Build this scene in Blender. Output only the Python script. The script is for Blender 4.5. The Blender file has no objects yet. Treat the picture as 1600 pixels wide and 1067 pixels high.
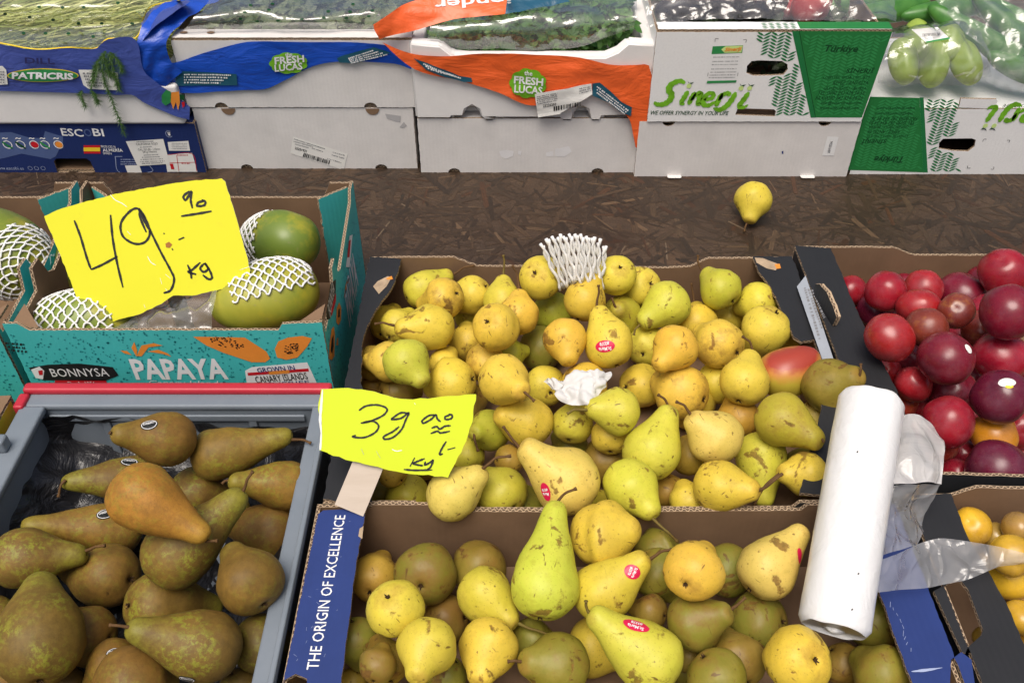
import bpy, bmesh, math, random
import numpy as np
from mathutils import Vector, Matrix, noise
from mathutils.bvhtree import BVHTree
from mathutils.geometry import tessellate_polygon

random.seed(7)
rng = np.random.default_rng(7)
S = bpy.context.scene
COL = S.collection
PI = math.pi

# ------------------------------------------------------------------ camera
FPX, PITCH, CAMH = 1440.0, math.radians(42), 0.92      # focal length in pixels of a 1600 px wide picture
cam_d = bpy.data.cameras.new('camera')
cam = bpy.data.objects.new('camera', cam_d)
COL.objects.link(cam)
cam.location = (0, 0, CAMH)
cam.rotation_euler = (PI/2 - PITCH, 0, 0)
cam_d.sensor_width = 36
cam_d.lens = 36*FPX/1600
cam_d.clip_start = 0.02
cam_d.clip_end = 2000
S.camera = cam

# ------------------------------------------------------------------ sky, sun, exposure
SUN_EL, SUN_AZ = math.radians(69), math.radians(205)    # azimuth clockwise from +Y: behind the camera
world = bpy.data.worlds.new('World')
S.world = world
world.use_nodes = True
wn = world.node_tree
wn.nodes.clear()
w_out = wn.nodes.new('ShaderNodeOutputWorld')
w_bg = wn.nodes.new('ShaderNodeBackground')
w_sky = wn.nodes.new('ShaderNodeTexSky')
w_sky.sky_type = 'NISHITA'
w_sky.sun_disc = False
w_sky.sun_elevation = SUN_EL
w_sky.sun_rotation = SUN_AZ
w_sky.dust_density = 8.0
w_sky.air_density = 1.0
w_sky.ozone_density = 1.0
w_bg.inputs['Strength'].default_value = 0.070
wn.links.new(w_sky.outputs[0], w_bg.inputs['Color'])
wn.links.new(w_bg.outputs[0], w_out.inputs['Surface'])

sun_d = bpy.data.lights.new('sun', 'SUN')
sun_d.energy = 1.5
sun_d.angle = math.radians(36)
sun_d.color = (1.0, 0.955, 0.89)
sun = bpy.data.objects.new('sun', sun_d)
COL.objects.link(sun)
sd = Vector((math.sin(SUN_AZ)*math.cos(SUN_EL), math.cos(SUN_AZ)*math.cos(SUN_EL), math.sin(SUN_EL)))
sun.rotation_euler = sd.to_track_quat('Z', 'Y').to_euler()
sun.location = sd*10

S.view_settings.view_transform = 'Standard'
S.view_settings.look = 'None'
S.view_settings.exposure = 0.65
S.view_settings.gamma = 1
S.view_settings.use_curve_mapping = False
S.cycles.max_bounces = 8
S.cycles.transparent_max_bounces = 16
S.cycles.use_denoising = True

# ------------------------------------------------------------------ measuring helpers
_F = Vector((0, math.cos(PITCH), -math.sin(PITCH)))
_U = Vector((0, math.sin(PITCH), math.cos(PITCH)))
_R = Vector((1, 0, 0))
_C = Vector((0, 0, CAMH))

def ray(x, y):
    return _F + _R*((x-800)/FPX) - _U*((y-533.5)/FPX)

def at(x, y, z=None, Y=None):
    """the place on the level z (or on the upright plane Y) that was measured at picture point x, y"""
    d = ray(x, y)
    t = (z-_C.z)/d.z if z is not None else (Y-_C.y)/d.y
    return _C + d*t

def on_plane(x, y, P, N):
    d = ray(x, y)
    return _C + d*((P-_C).dot(N)/d.dot(N))

def px_of(P):
    v = P-_C
    d = v.dot(_F)
    return 800+FPX*v.dot(_R)/d, 533.5-FPX*v.dot(_U)/d, d

# ------------------------------------------------------------------ material helpers
def new_mat(name):
    m = bpy.data.materials.new(name)
    m.use_nodes = True
    nt = m.node_tree
    nt.nodes.clear()
    out = nt.nodes.new('ShaderNodeOutputMaterial')
    b = nt.nodes.new('ShaderNodeBsdfPrincipled')
    nt.links.new(b.outputs[0], out.inputs[0])
    return m, nt, b, out

class NT:
    """small wrapper for writing node graphs"""
    def __init__(s, nt): s.nt = nt
    def n(s, t, **kw):
        nd = s.nt.nodes.new(t)
        for k, v in kw.items(): setattr(nd, k, v)
        return nd
    def link(s, a, b): s.nt.links.new(a, b)
    def coord(s, kind='Object'): return s.n('ShaderNodeTexCoord').outputs[kind]
    def mapping(s, src, scale=(1,1,1), rot=(0,0,0), loc=(0,0,0)):
        m = s.n('ShaderNodeMapping')
        m.inputs['Scale'].default_value = scale
        m.inputs['Rotation'].default_value = rot
        m.inputs['Location'].default_value = loc
        s.link(src, m.inputs['Vector'])
        return m.outputs[0]
    def noise(s, src, scale, detail=3, rough=.5, dist=0):
        t = s.n('ShaderNodeTexNoise')
        t.inputs['Scale'].default_value = scale
        t.inputs['Detail'].default_value = detail
        t.inputs['Roughness'].default_value = rough
        t.inputs['Distortion'].default_value = dist
        if src is not None: s.link(src, t.inputs['Vector'])
        return t.outputs[0]
    def voro(s, src, scale, feature='F1', rnd=1):
        t = s.n('ShaderNodeTexVoronoi', feature=feature)
        t.inputs['Scale'].default_value = scale
        t.inputs['Randomness'].default_value = rnd
        if src is not None: s.link(src, t.inputs['Vector'])
        return t.outputs[0]
    def ramp(s, src, stops, interp='LINEAR'):
        r = s.n('ShaderNodeValToRGB')
        r.color_ramp.interpolation = interp
        e = r.color_ramp.elements
        while len(e) < len(stops): e.new(0.5)
        for i, (p, c) in enumerate(stops):
            e[i].position = p
            e[i].color = (c, c, c, 1) if isinstance(c, (int, float)) else (*c, 1)
        s.link(src, r.inputs[0])
        return r.outputs[0]
    def mix(s, fac, a, b, blend='MIX'):
        m = s.n('ShaderNodeMix', data_type='RGBA', blend_type=blend)
        for inp, v in ((m.inputs[0], fac), (m.inputs[6], a), (m.inputs[7], b)):
            if isinstance(v, (int, float)): inp.default_value = v if inp == m.inputs[0] else (v, v, v, 1)
            elif isinstance(v, tuple): inp.default_value = (*v[:3], 1)
            else: s.link(v, inp)
        return m.outputs[2]
    def math(s, op, a, b=0.0, clamp=False):
        m = s.n('ShaderNodeMath', operation=op, use_clamp=clamp)
        for inp, v in ((m.inputs[0], a), (m.inputs[1], b)):
            if isinstance(v, (int, float)): inp.default_value = v
            else: s.link(v, inp)
        return m.outputs[0]
    def bump(s, h, strength=.3, dist=.001):
        b = s.n('ShaderNodeBump')
        b.inputs['Strength'].default_value = strength
        b.inputs['Distance'].default_value = dist
        s.link(h, b.inputs['Height'])
        return b.outputs[0]
    def attr(s, name, kind='GEOMETRY'):
        a = s.n('ShaderNodeAttribute', attribute_type=kind, attribute_name=name)
        return a

MATS = {}
def plain(name, col, rough=.6, spec=.3, var=.06, scale=30, bump=.0, metal=0):
    """one colour with a little uneven tone and fine relief"""
    if name in MATS: return MATS[name]
    m, nt, b, _ = new_mat(name)
    g = NT(nt)
    co = g.coord()
    n1 = g.noise(co, scale, 4, .6)
    dark = tuple(c*(1-var) for c in col)
    lite = tuple(min(1, c*(1+var)) for c in col)
    g.link(g.ramp(n1, [(.3, dark), (.7, lite)]), b.inputs['Base Color'])
    b.inputs['Roughness'].default_value = rough
    b.inputs['Specular IOR Level'].default_value = spec
    b.inputs['Metallic'].default_value = metal
    if bump:
        g.link(g.bump(g.noise(co, scale*8, 3), bump, .0006), b.inputs['Normal'])
    MATS[name] = m
    return m

def board(name, col, wear=(.42, .30, .19), wear_amt=.5, flute=True, rough=.55, dirt=.12):
    """printed face of corrugated board: faint flutes, scuffs where the print has worn through"""
    if name in MATS: return MATS[name]
    m, nt, b, _ = new_mat(name)
    g = NT(nt)
    co = g.coord()
    base = g.mix(g.ramp(g.noise(co, 9, 4, .65), [(.35, 0.0), (.7, 1.0)]), col, tuple(c*(1-dirt) for c in col))
    base = g.mix(g.ramp(g.noise(co, 260, 2), [(.45, 0.), (.75, .25)]), base, tuple(c*.8 for c in col))
    sc = g.noise(g.mapping(co, (1, 3.5, 1)), 55, 6, .75)
    fac = g.math('MULTIPLY', g.ramp(sc, [(.70, 0.), (.76, 1.)]), wear_amt)
    base = g.mix(fac, base, wear)
    g.link(base, b.inputs['Base Color'])
    b.inputs['Roughness'].default_value = rough
    b.inputs['Specular IOR Level'].default_value = .3
    if flute:
        w = g.n('ShaderNodeTexWave', wave_type='BANDS', bands_direction='X')
        w.inputs['Scale'].default_value = 45
        w.inputs['Distortion'].default_value = .4
        g.link(co, w.inputs['Vector'])
        h = g.math('ADD', g.math('MULTIPLY', w.outputs[1], .18), g.noise(co, 14, 3))
        h = g.math('ADD', h, g.math('MULTIPLY', g.noise(co, 5, 3, .6), 3.0))
        g.link(g.bump(h, .30, .0014), b.inputs['Normal'])
    MATS[name] = m
    return m

def kraft():
    return board('kraft board', (.235, .145, .085), wear=(.36, .25, .16), wear_amt=.4, rough=.75, dirt=.25)

def corrugated():
    """cut edge of board: two liners with a wavy flute between, drawn in the panel's own u, v, n"""
    if 'corrugated edge' in MATS: return MATS['corrugated edge']
    m, nt, b, _ = new_mat('corrugated edge')
    g = NT(nt)
    sep = g.n('ShaderNodeSeparateXYZ')
    g.link(g.coord(), sep.inputs[0])
    uv = g.math('ADD', sep.outputs[0], sep.outputs[1])
    s_ = g.math('SINE', g.math('MULTIPLY', uv, 2*PI/.0072))
    nn = g.math('ADD', g.math('MULTIPLY', sep.outputs[2], 2/.004), 1.0)          # -1 .. 1 through the board
    d = g.math('ABSOLUTE', g.math('SUBTRACT', nn, g.math('MULTIPLY', s_, .8)))
    line = g.ramp(d, [(.28, 1.), (.5, 0.)])
    lin = g.ramp(g.math('ABSOLUTE', nn), [(.72, 0.), (.85, 1.)])
    paper = g.math('MAXIMUM', line, lin)
    col = g.mix(paper, (.075, .045, .025), (.46, .34, .22))
    g.link(col, b.inputs['Base Color'])
    b.inputs['Roughness'].default_value = .85
    MATS['corrugated edge'] = m
    return m

# ------------------------------------------------------------------ object helpers
W = {}          # world matrix of everything made so far
def link(o, parent=None, world=Matrix()):
    COL.objects.link(o)
    W[o] = world.copy()
    if parent is not None:
        o.parent = parent
        o.matrix_parent_inverse = W[parent].inverted()
    o.matrix_basis = world
    return o

def tag(o, label=None, cat=None, group=None, kind=None):
    if label: o['label'] = label
    if cat: o['category'] = cat
    if group: o['group'] = group
    if kind: o['kind'] = kind
    return o

def thing(name, label, cat, loc, group=None):
    o = bpy.data.objects.new(name, None)
    o.empty_display_size = .05
    link(o, None, Matrix.Translation(Vector(loc)))
    return tag(o, label, cat, group)

def mesh_obj(name, verts, faces, mats, parent=None, world=Matrix(), smooth=False, midx=None):
    me = bpy.data.meshes.new(name)
    me.from_pydata([tuple(v) for v in verts], [], faces)
    for m in (mats if isinstance(mats, (list, tuple)) else [mats]): me.materials.append(m)
    if midx is not None: me.polygons.foreach_set('material_index', midx)
    if smooth: me.polygons.foreach_set('use_smooth', [True]*len(me.polygons))
    me.update()
    return link(bpy.data.objects.new(name, me), parent, world)

def world_obj(name, verts, faces, mats, parent=None, smooth=False, midx=None):
    """geometry given in world space; the object's origin goes to the foot of its bounds"""
    v = np.array([tuple(p) for p in verts])
    lo, hi = v.min(0), v.max(0)
    o = Vector(((lo[0]+hi[0])/2, (lo[1]+hi[1])/2, lo[2]))
    return mesh_obj(name, v-np.array(o), faces, mats, parent, Matrix.Translation(o), smooth, midx)

def frame(O, Uax, Vax):
    u = Vector(Uax).normalized()
    v = Vector(Vax)
    v = (v - u*v.dot(u)).normalized()
    n = u.cross(v)
    m = Matrix.Identity(4)
    for i in range(3):
        m[i][0], m[i][1], m[i][2], m[i][3] = u[i], v[i], n[i], O[i]
    return m

def ragged(poly, step=.006, amp=.0006):
    out = []
    n = len(poly)
    for i in range(n):
        a, b = Vector(poly[i]), Vector(poly[(i+1) % n])
        k = max(1, int((b-a).length/step))
        t = Vector((-(b-a).y, (b-a).x)).normalized() if (b-a).length > 1e-6 else Vector((0, 0))
        for j in range(k):
            p = a.lerp(b, j/k)
            if j: p = p + t*random.uniform(-amp, amp)
            out.append((p.x, p.y))
    return out

def slab_geo(outline, holes=(), th=.004):
    loops = [list(outline)]+[list(h) for h in holes]
    pts, faces, midx = [], [], []
    tri = tessellate_polygon([[Vector((x, y, 0)) for x, y in l] for l in loops])
    flat = [p for l in loops for p in l]
    n = len(flat)
    pts = [(x, y, 0) for x, y in flat]+[(x, y, -th) for x, y in flat]
    for a, b, c in tri:
        ax, bx, cx = flat[a], flat[b], flat[c]
        cr = (bx[0]-ax[0])*(cx[1]-ax[1])-(bx[1]-ax[1])*(cx[0]-ax[0])
        if abs(cr) < 1e-12: continue
        if cr < 0: b, c = c, b
        faces.append((a, b, c)); midx.append(0)
        faces.append((n+a, n+c, n+b)); midx.append(1)
    k = 0
    for li, l in enumerate(loops):
        area = sum(l[i][0]*l[(i+1) % len(l)][1]-l[(i+1) % len(l)][0]*l[i][1] for i in range(len(l)))
        ccw = area > 0
        for i in range(len(l)):
            a, b = k+i, k+(i+1) % len(l)
            f = (a, n+a, n+b, b) if (ccw == (li == 0)) else (a, b, n+b, n+a)
            faces.append(f); midx.append(2)
        k += len(l)
    return pts, faces, midx

def panel(name, outline, M, mats, parent, holes=(), th=.004, rag=0):
    """a sheet of board: outline in its own u, v; printed face 0, back 1, cut edge 2"""
    if rag: outline = ragged(outline, amp=rag)
    v, f, mi = slab_geo(outline, holes, th)
    return mesh_obj(name, v, f, mats, parent, M, False, mi)

def rect(u0, v0, u1, v1): return [(u0, v0), (u1, v0), (u1, v1), (u0, v1)]
def roundrect(u0, v0, u1, v1, r, n=5):
    o = []
    for cx, cy, a0 in ((u1-r, v1-r, 0), (u0+r, v1-r, 90), (u0+r, v0+r, 180), (u1-r, v0+r, 270)):
        for i in range(n+1):
            a = math.radians(a0+90*i/n)
            o.append((cx+r*math.cos(a), cy+r*math.sin(a)))
    return o
def ellipse(cx, cy, rx, ry, n=28): return [(cx+rx*math.cos(2*PI*i/n), cy+ry*math.sin(2*PI*i/n)) for i in range(n)]

# ------------------------------------------------------------------ flat print: lettering, strokes, shapes
_txt = {}
def text_geo(s, bold=0.0, res=2):
    key = (s, bold)
    if key in _txt: return _txt[key]
    cu = bpy.data.curves.new('t', 'FONT')
    cu.body = s
    cu.size = 1
    cu.offset = bold
    cu.resolution_u = res
    cu.align_x = 'CENTER'
    cu.align_y = 'CENTER'
    o = bpy.data.objects.new('t', cu)
    me = bpy.data.meshes.new_from_object(o)
    v = np.zeros(len(me.vertices)*3)
    me.vertices.foreach_get('co', v)
    v = v.reshape(-1, 3)[:, :2]
    f = [tuple(p.vertices) for p in me.polygons]
    bpy.data.objects.remove(o); bpy.data.curves.remove(cu); bpy.data.meshes.remove(me)
    if len(v):
        v = v-(v.min(0)+v.max(0))/2
    _txt[key] = (v, f)
    return _txt[key]

def text_2d(s, cx, cy, width=None, height=None, rot=0, shear=0, bold=0.0, flip=False):
    """lettering fitted to a width and/or a height, centred at cx, cy"""
    v, f = text_geo(s, bold)
    ext = v.max(0)-v.min(0)
    sy = height/ext[1] if height else width/ext[0]
    sx = width/ext[0] if width else sy
    q = v*np.array([sx, sy])
    q[:, 0] += q[:, 1]*shear
    if flip: q[:, 0] *= -1
    c, s_ = math.cos(rot), math.sin(rot)
    q = q@np.array([[c, s_], [-s_, c]])+np.array([cx, cy])
    if flip: f = [tuple(reversed(t)) for t in f]
    return q, f

def smooth_line(pts, n=6):
    if len(pts) < 3: return [tuple(p) for p in pts]
    P = [np.array(p, float) for p in pts]
    P = [2*P[0]-P[1]]+P+[2*P[-1]-P[-2]]
    out = []
    for i in range(1, len(P)-2):
        a, b, c, d = P[i-1:i+3]
        for j in range(n):
            t = j/n
            out.append(.5*((2*b)+(-a+c)*t+(2*a-5*b+4*c-d)*t*t+(-a+3*b-3*c+d)*t**3))
    out.append(P[-2])
    return [tuple(p) for p in out]

def strokes_2d(lines, width, taper=True, n=6):
    V, Fc = [], []
    for ln in lines:
        wid = width
        if isinstance(ln, dict): wid, ln = ln['w'], ln['p']
        q = smooth_line(ln, n)
        k = len(q)
        b0 = len(V)
        for i, p in enumerate(q):
            a = np.array(q[max(0, i-1)]); b = np.array(q[min(k-1, i+1)])
            d = b-a
            L = np.hypot(*d) or 1
            nx, ny = -d[1]/L, d[0]/L
            w = np.interp(i/(k-1), np.linspace(0, 1, len(wid)), wid) if isinstance(wid, (list, tuple)) else wid
            if taper:
                e = min(i, k-1-i)
                w = w*(0.55+.45*min(1, e/2))*(1+.12*math.sin(i*1.7+b0))
            V += [(p[0]+nx*w/2, p[1]+ny*w/2), (p[0]-nx*w/2, p[1]-ny*w/2)]
            if i: Fc.append((b0+2*i-2, b0+2*i-1, b0+2*i+1, b0+2*i))
    return np.array(V), Fc

def poly_2d(polys):
    V, Fc = [], []
    for p in polys:
        b0 = len(V)
        V += list(p)
        for t in tessellate_polygon([[Vector((x, y, 0)) for x, y in p]]):
            a, b, c = t
            cr = (p[b][0]-p[a][0])*(p[c][1]-p[a][1])-(p[b][1]-p[a][1])*(p[c][0]-p[a][0])
            if cr < 0: b, c = c, b
            Fc.append((b0+a, b0+b, b0+c))
    return np.array(V), Fc

def finer(geo, n):
    """split flat print into small triangles so that it can follow a wavy sheet"""
    v, f = geo
    V = [tuple(p) for p in v]
    T = []
    for t in f:
        for i in range(1, len(t)-1): T.append((t[0], t[i], t[i+1]))
    for _ in range(n):
        mid, out = {}, []
        def m(a, b):
            k = (min(a, b), max(a, b))
            if k not in mid:
                V.append(((V[a][0]+V[b][0])/2, (V[a][1]+V[b][1])/2)); mid[k] = len(V)-1
            return mid[k]
        for a, b, c in T:
            ab, bc, ca = m(a, b), m(b, c), m(c, a)
            out += [(a, ab, ca), (ab, b, bc), (ca, bc, c), (ab, bc, ca)]
        T = out
    return np.array(V), T

def merge_2d(items):
    V, Fc = [], []
    for v, f in items:
        b0 = len(V)
        V += [tuple(p) for p in v]
        Fc += [tuple(b0+i for i in t) for t in f]
    return np.array(V), Fc

def print_on(name, geo, M, mat, parent, lift=.0005):
    """flat print lying on a sheet whose frame is M"""
    v, f = geo
    if len(v) == 0: return None
    return mesh_obj(name, [(p[0], p[1], lift) for p in v], f, mat, parent, M)

def print_fn(name, geo, fn, mat, parent):
    """flat print laid over a curved sheet: fn turns flat coordinates into a world point"""
    v, f = geo
    return world_obj(name, [fn(p[0], p[1]) for p in v], f, mat, parent)

def tube_geo(pts, rad, seg=8, cap=True):
    pts = [Vector(p) for p in pts]
    V, Fc = [], []
    up = Vector((0, 0, 1))
    n = len(pts)
    for i, p in enumerate(pts):
        d = (pts[min(n-1, i+1)]-pts[max(0, i-1)]).normalized()
        if abs(d.dot(up)) > .95: a = d.orthogonal().normalized()
        else: a = d.cross(up).normalized()
        b = d.cross(a)
        r = rad[i] if isinstance(rad, (list, tuple)) else rad
        for k in range(seg):
            t = 2*PI*k/seg
            V.append(p+a*(r*math.cos(t))+b*(r*math.sin(t)))
        if i:
            o = (i-1)*seg
            for k in range(seg):
                Fc.append((o+k, o+(k+1) % seg, o+seg+(k+1) % seg, o+seg+k))
    if cap:
        Fc.append(tuple(range(seg-1, -1, -1)))
        Fc.append(tuple((n-1)*seg+k for k in range(seg)))
    return V, Fc

def join_geo(items):
    V, Fc = [], []
    for v, f in items:
        b0 = len(V)
        V += list(v)
        Fc += [tuple(b0+i for i in t) for t in f]
    return V, Fc

def box_geo(x0, y0, z0, x1, y1, z1):
    V = [(x, y, z) for z in (z0, z1) for y in (y0, y1) for x in (x0, x1)]
    return V, [(0, 2, 3, 1), (4, 5, 7, 6), (0, 1, 5, 4), (2, 6, 7, 3), (0, 4, 6, 2), (1, 3, 7, 5)]

def rounded_obj(name, geo, mat, parent, bevel=.004, seg=3):
    o = world_obj(name, geo[0], geo[1], mat, parent)
    bm = bmesh.new(); bm.from_mesh(o.data)
    bmesh.ops.remove_doubles(bm, verts=bm.verts, dist=1e-5)
    bmesh.ops.recalc_face_normals(bm, faces=bm.faces)
    bmesh.ops.bevel(bm, geom=bm.edges[:], offset=bevel, segments=seg, affect='EDGES', profile=.6)
    for f in bm.faces: f.smooth = True
    bm.to_mesh(o.data); bm.free()
    o.modifiers.new('even normals', 'WEIGHTED_NORMAL')
    return o

def catmull(P, t):
    """P: list of points, t in 0..1"""
    n = len(P)
    x = min(max(t, 0), 1)*(n-1)
    i = min(int(x), n-2)
    u = x-i
    b, c = P[i], P[i+1]
    a = P[i-1] if i > 0 else b*2-c
    d = P[i+2] if i+2 < n else c*2-b
    return .5*((2*b)+(c-a)*u+(2*a-5*b+4*c-d)*u*u+(3*b-a-3*c+d)*u**3)

def sheet(name, rows, mat, parent=None, nu=40, nv=24, amp=.004, freq=18, seed=0, th=0):
    """a soft sheet through a grid of points, with wrinkles"""
    rows = [[np.array(p) for p in r] for r in rows]
    V = []
    for j in range(nv+1):
        tv = j/nv
        for i in range(nu+1):
            tu = i/nu
            cr = [catmull(r, tu) for r in rows]
            V.append(catmull(cr, tv))
    V = np.array(V).reshape(nv+1, nu+1, 3)
    du = np.gradient(V, axis=1); dv = np.gradient(V, axis=0)
    N = np.cross(du, dv)
    N /= (np.linalg.norm(N, axis=2, keepdims=True)+1e-12)
    if N[..., 2].mean() < 0 and abs(N[..., 2].mean()) > .2: N = -N
    for j in range(nv+1):
        for i in range(nu+1):
            p = V[j, i]
            q = Vector(p)*freq+Vector((seed*7.3, seed*3.1, 0))
            w = abs(noise.noise(q))*2-.4 + .5*noise.noise(q*2.7)
            V[j, i] = p+N[j, i]*w*amp
    F_ = [(j*(nu+1)+i, j*(nu+1)+i+1, (j+1)*(nu+1)+i+1, (j+1)*(nu+1)+i) for j in range(nv) for i in range(nu)]
    o = world_obj(name, V.reshape(-1, 3), F_, mat, parent, smooth=True)
    return o

# ------------------------------------------------------------------ shared materials
KRAFT, EDGE = kraft(), corrugated()
WHITE_BOARD = board('white board', (.74, .715, .69), wear=(.44, .38, .32), wear_amt=.35, dirt=.16)
GLOSS_WHITE = board('gloss white board', (.80, .80, .79), wear=(.6, .6, .58), wear_amt=.3, dirt=.05, rough=.4)
NAVY = board('navy board', (.012, .028, .13), wear=(.2, .22, .3), wear_amt=.45, dirt=.2)
BLUE_BOARD = board('blue board', (.022, .045, .185), wear=(.35, .4, .55), wear_amt=.35, dirt=.2)
BLACK_BOARD = board('black board', (.022, .023, .026), wear=(.12, .12, .12), wear_amt=.3, dirt=.2)
GREEN_BOARD = board('green board', (.018, .19, .045), wear=(.1, .35, .13), wear_amt=.25, dirt=.12)
TEAL = board('teal board', (.062, .50, .49), wear=(.45, .55, .5), wear_amt=.5, dirt=.1)
YELLOW_BOARD = board('yellow board', (.75, .55, .03), wear=(.5, .4, .2), wear_amt=.4)
INK_WHITE = plain('white ink', (.80, .80, .80), .5, .3, .04)
INK_PALE = plain('pale blue ink', (.34, .40, .58), .5, .3, .05)
INK_HAZE = plain('washed blue ink', (.075, .115, .26), .5, .3, .05)
INK_BLACK = plain('black ink', (.015, .015, .016), .5, .3, .05)
INK_GREY = plain('grey ink', (.22, .22, .23), .6, .3, .05)
INK_DARKGREEN = plain('dark green ink', (.006, .06, .018), .5, .3, .05)
INK_LEAF = plain('leaf green ink', (.015, .17, .05), .5, .3, .06)
INK_LEAF2 = plain('soft leaf green ink', (.03, .25, .07), .5, .3, .06)
INK_LIME = plain('lime ink', (.16, .42, .02), .5, .3, .3, 60)
INK_LIME2 = plain('pale lime ink', (.55, .72, .25), .5, .3, .1)
INK_RED = plain('red ink', (.55, .012, .02), .5, .3, .06)
INK_ORANGE = plain('orange ink', (.78, .27, .04), .5, .3, .06)
INK_YELLOW = plain('yellow ink', (.85, .60, .03), .5, .3, .06)
INK_TEAL = plain('deep teal ink', (.015, .085, .13), .5, .3, .06)
PAPER = plain('label paper', (.78, .77, .73), .6, .3, .03)
FOAM = plain('white foam', (.74, .72, .70), .75, .25, .03, 40, bump=.25)
MARKER = plain('black marker', (.008, .008, .008), .45, .35, .05)

def film_mat(name, tint=(1, 1, 1), haze=.06, hazecol=(.8, .8, .8), rough=.08, bump=.5, scale=60, gain=1.0, crease=.10, cscale=2.0):
    """thin clear plastic: see-through, with sharp sheen on its creases"""
    m, nt, b, out = new_mat(name)
    nt.nodes.remove(b)
    g = NT(nt)
    co = g.coord()
    tr = g.n('ShaderNodeBsdfTransparent'); tr.inputs[0].default_value = (*tint, 1)
    gl = g.n('ShaderNodeBsdfGlossy'); gl.inputs['Roughness'].default_value = rough
    df = g.n('ShaderNodeBsdfDiffuse'); df.inputs[0].default_value = (*hazecol, 1)
    tl = g.n('ShaderNodeBsdfTranslucent'); tl.inputs[0].default_value = (*hazecol, 1)
    fr = g.n('ShaderNodeLayerWeight')
    wob = g.n('ShaderNodeVectorMath', operation='ADD')
    tn = g.n('ShaderNodeTexNoise'); tn.inputs['Scale'].default_value = scale*1.3; g.link(co, tn.inputs['Vector'])
    sv = g.n('ShaderNodeVectorMath', operation='SCALE'); g.link(tn.outputs['Color'], sv.inputs[0]); sv.inputs['Scale'].default_value = .6/scale
    g.link(co, wob.inputs[0]); g.link(sv.outputs[0], wob.inputs[1])
    cd_ = g.voro(g.mapping(wob.outputs[0], (1, .45, 1), (0, 0, .7)), scale*cscale, 'DISTANCE_TO_EDGE')
    cr = g.ramp(cd_, [(0, 1.), (.16, 0.)])
    stre = g.noise(g.mapping(co, (1, 5, 1), (0, 0, .55)), scale*.9, 3, .6, .5)
    h = g.math('ADD', g.math('ADD', g.math('MULTIPLY', g.noise(co, scale*.45, 3, .5, .8), .8), g.math('MULTIPLY', stre, .45)), g.math('MULTIPLY', cr, crease))
    nb = g.bump(h, bump, .006)
    for nd in (gl, fr): g.link(nb, nd.inputs['Normal'])
    g.link(nb, df.inputs['Normal'])
    ms = g.n('ShaderNodeMixShader'); ms.inputs[0].default_value = .45
    g.link(df.outputs[0], ms.inputs[1]); g.link(tl.outputs[0], ms.inputs[2])
    m1 = g.n('ShaderNodeMixShader')
    g.link(g.math('ADD', g.math('MULTIPLY', g.noise(co, 12, 3), haze*1.2), haze*.4, True), m1.inputs[0])
    g.link(tr.outputs[0], m1.inputs[1]); g.link(ms.outputs[0], m1.inputs[2])
    m2 = g.n('ShaderNodeMixShader')
    sheen = g.math('ADD', g.math('MULTIPLY', g.math('POWER', fr.outputs['Facing'], 3.0), .75), .055)
    g.link(g.math('MULTIPLY', sheen, gain, True), m2.inputs[0])
    g.link(m1.outputs[0], m2.inputs[1]); g.link(gl.outputs[0], m2.inputs[2])
    g.link(m2.outputs[0], out.inputs[0])
    return m

CLEAR = film_mat('clear film', haze=.12, hazecol=(.85, .87, .83), bump=.8, scale=10, gain=2.4, rough=.09, crease=.12)
CLEAR_BAG = film_mat('clear bag', haze=.14, bump=.8, scale=14, gain=1.7, rough=.09, crease=.16)
BAG_WHITE = film_mat('milky bag film', tint=(.95, .95, .95), haze=.80, hazecol=(.90, .89, .88), bump=.6, scale=16, gain=.8, rough=.2, crease=.22, cscale=3.0)
BAG_THIN = film_mat('thin bag film', tint=(.97, .97, .98), haze=.36, hazecol=(.88, .89, .9), bump=.7, scale=16, gain=1.1, rough=.14, crease=.22, cscale=3.0)

def poly_film(name, col, rough=.32, bump=.35, through=.12):
    m, nt, b, out = new_mat(name)
    g = NT(nt)
    co = g.coord()
    n1 = g.noise(g.mapping(co, (1, 1, 2.5)), 7, 4, .6, .6)
    g.link(g.mix(g.ramp(n1, [(.35, 0.), (.75, 1.)]), col, tuple(min(1, c*1.25+.01) for c in col)), b.inputs['Base Color'])
    b.inputs['Roughness'].default_value = rough
    b.inputs['Specular IOR Level'].default_value = .5
    h = g.noise(g.mapping(co, (1, 1, 2.2)), 14, 5, .6, 1.0)
    g.link(g.bump(h, bump, .012), b.inputs['Normal'])
    return m
BLUE_FILM = poly_film('blue film', (.008, .062, .42))
INDIGO_FILM = poly_film('indigo film', (.045, .07, .28))
ORANGE_FILM = poly_film('orange film', (.76, .115, .022), .38)
TEAL_FILM = poly_film('dark teal film', (.012, .08, .14))
BLACK_FILM = poly_film('black film', (.010, .010, .012), .28, .8)

# ------------------------------------------------------------------ measuring on a flat sheet
def loc_fn(M):
    P = M.translation
    N = M.to_3x3().col[2]
    Mi = M.inverted()
    def f(x, y):
        q = Mi@on_plane(x, y, P, N)
        return q.x, q.y
    return f

def txt_geo(M, s, x0, y0, x1, y1, hpx, bold=0.0, shear=0.0):
    """lettering running from picture point 0 to picture point 1 (middle of the line), hpx high"""
    f = loc_fn(M)
    a, b = np.array(f(x0, y0)), np.array(f(x1, y1))
    xm, ym = (x0+x1)/2, (y0+y1)/2
    dx, dy = x1-x0, y1-y0
    L = math.hypot(dx, dy)
    nx, ny = -dy/L*hpx/2, dx/L*hpx/2
    c, d = np.array(f(xm-nx, ym-ny)), np.array(f(xm+nx, ym+ny))
    e = b-a
    return text_2d(s, *((a+b)/2), width=float(np.hypot(*e)), height=float(np.hypot(*(c-d))),
                   rot=math.atan2(e[1], e[0]), shear=shear, bold=bold)

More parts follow.
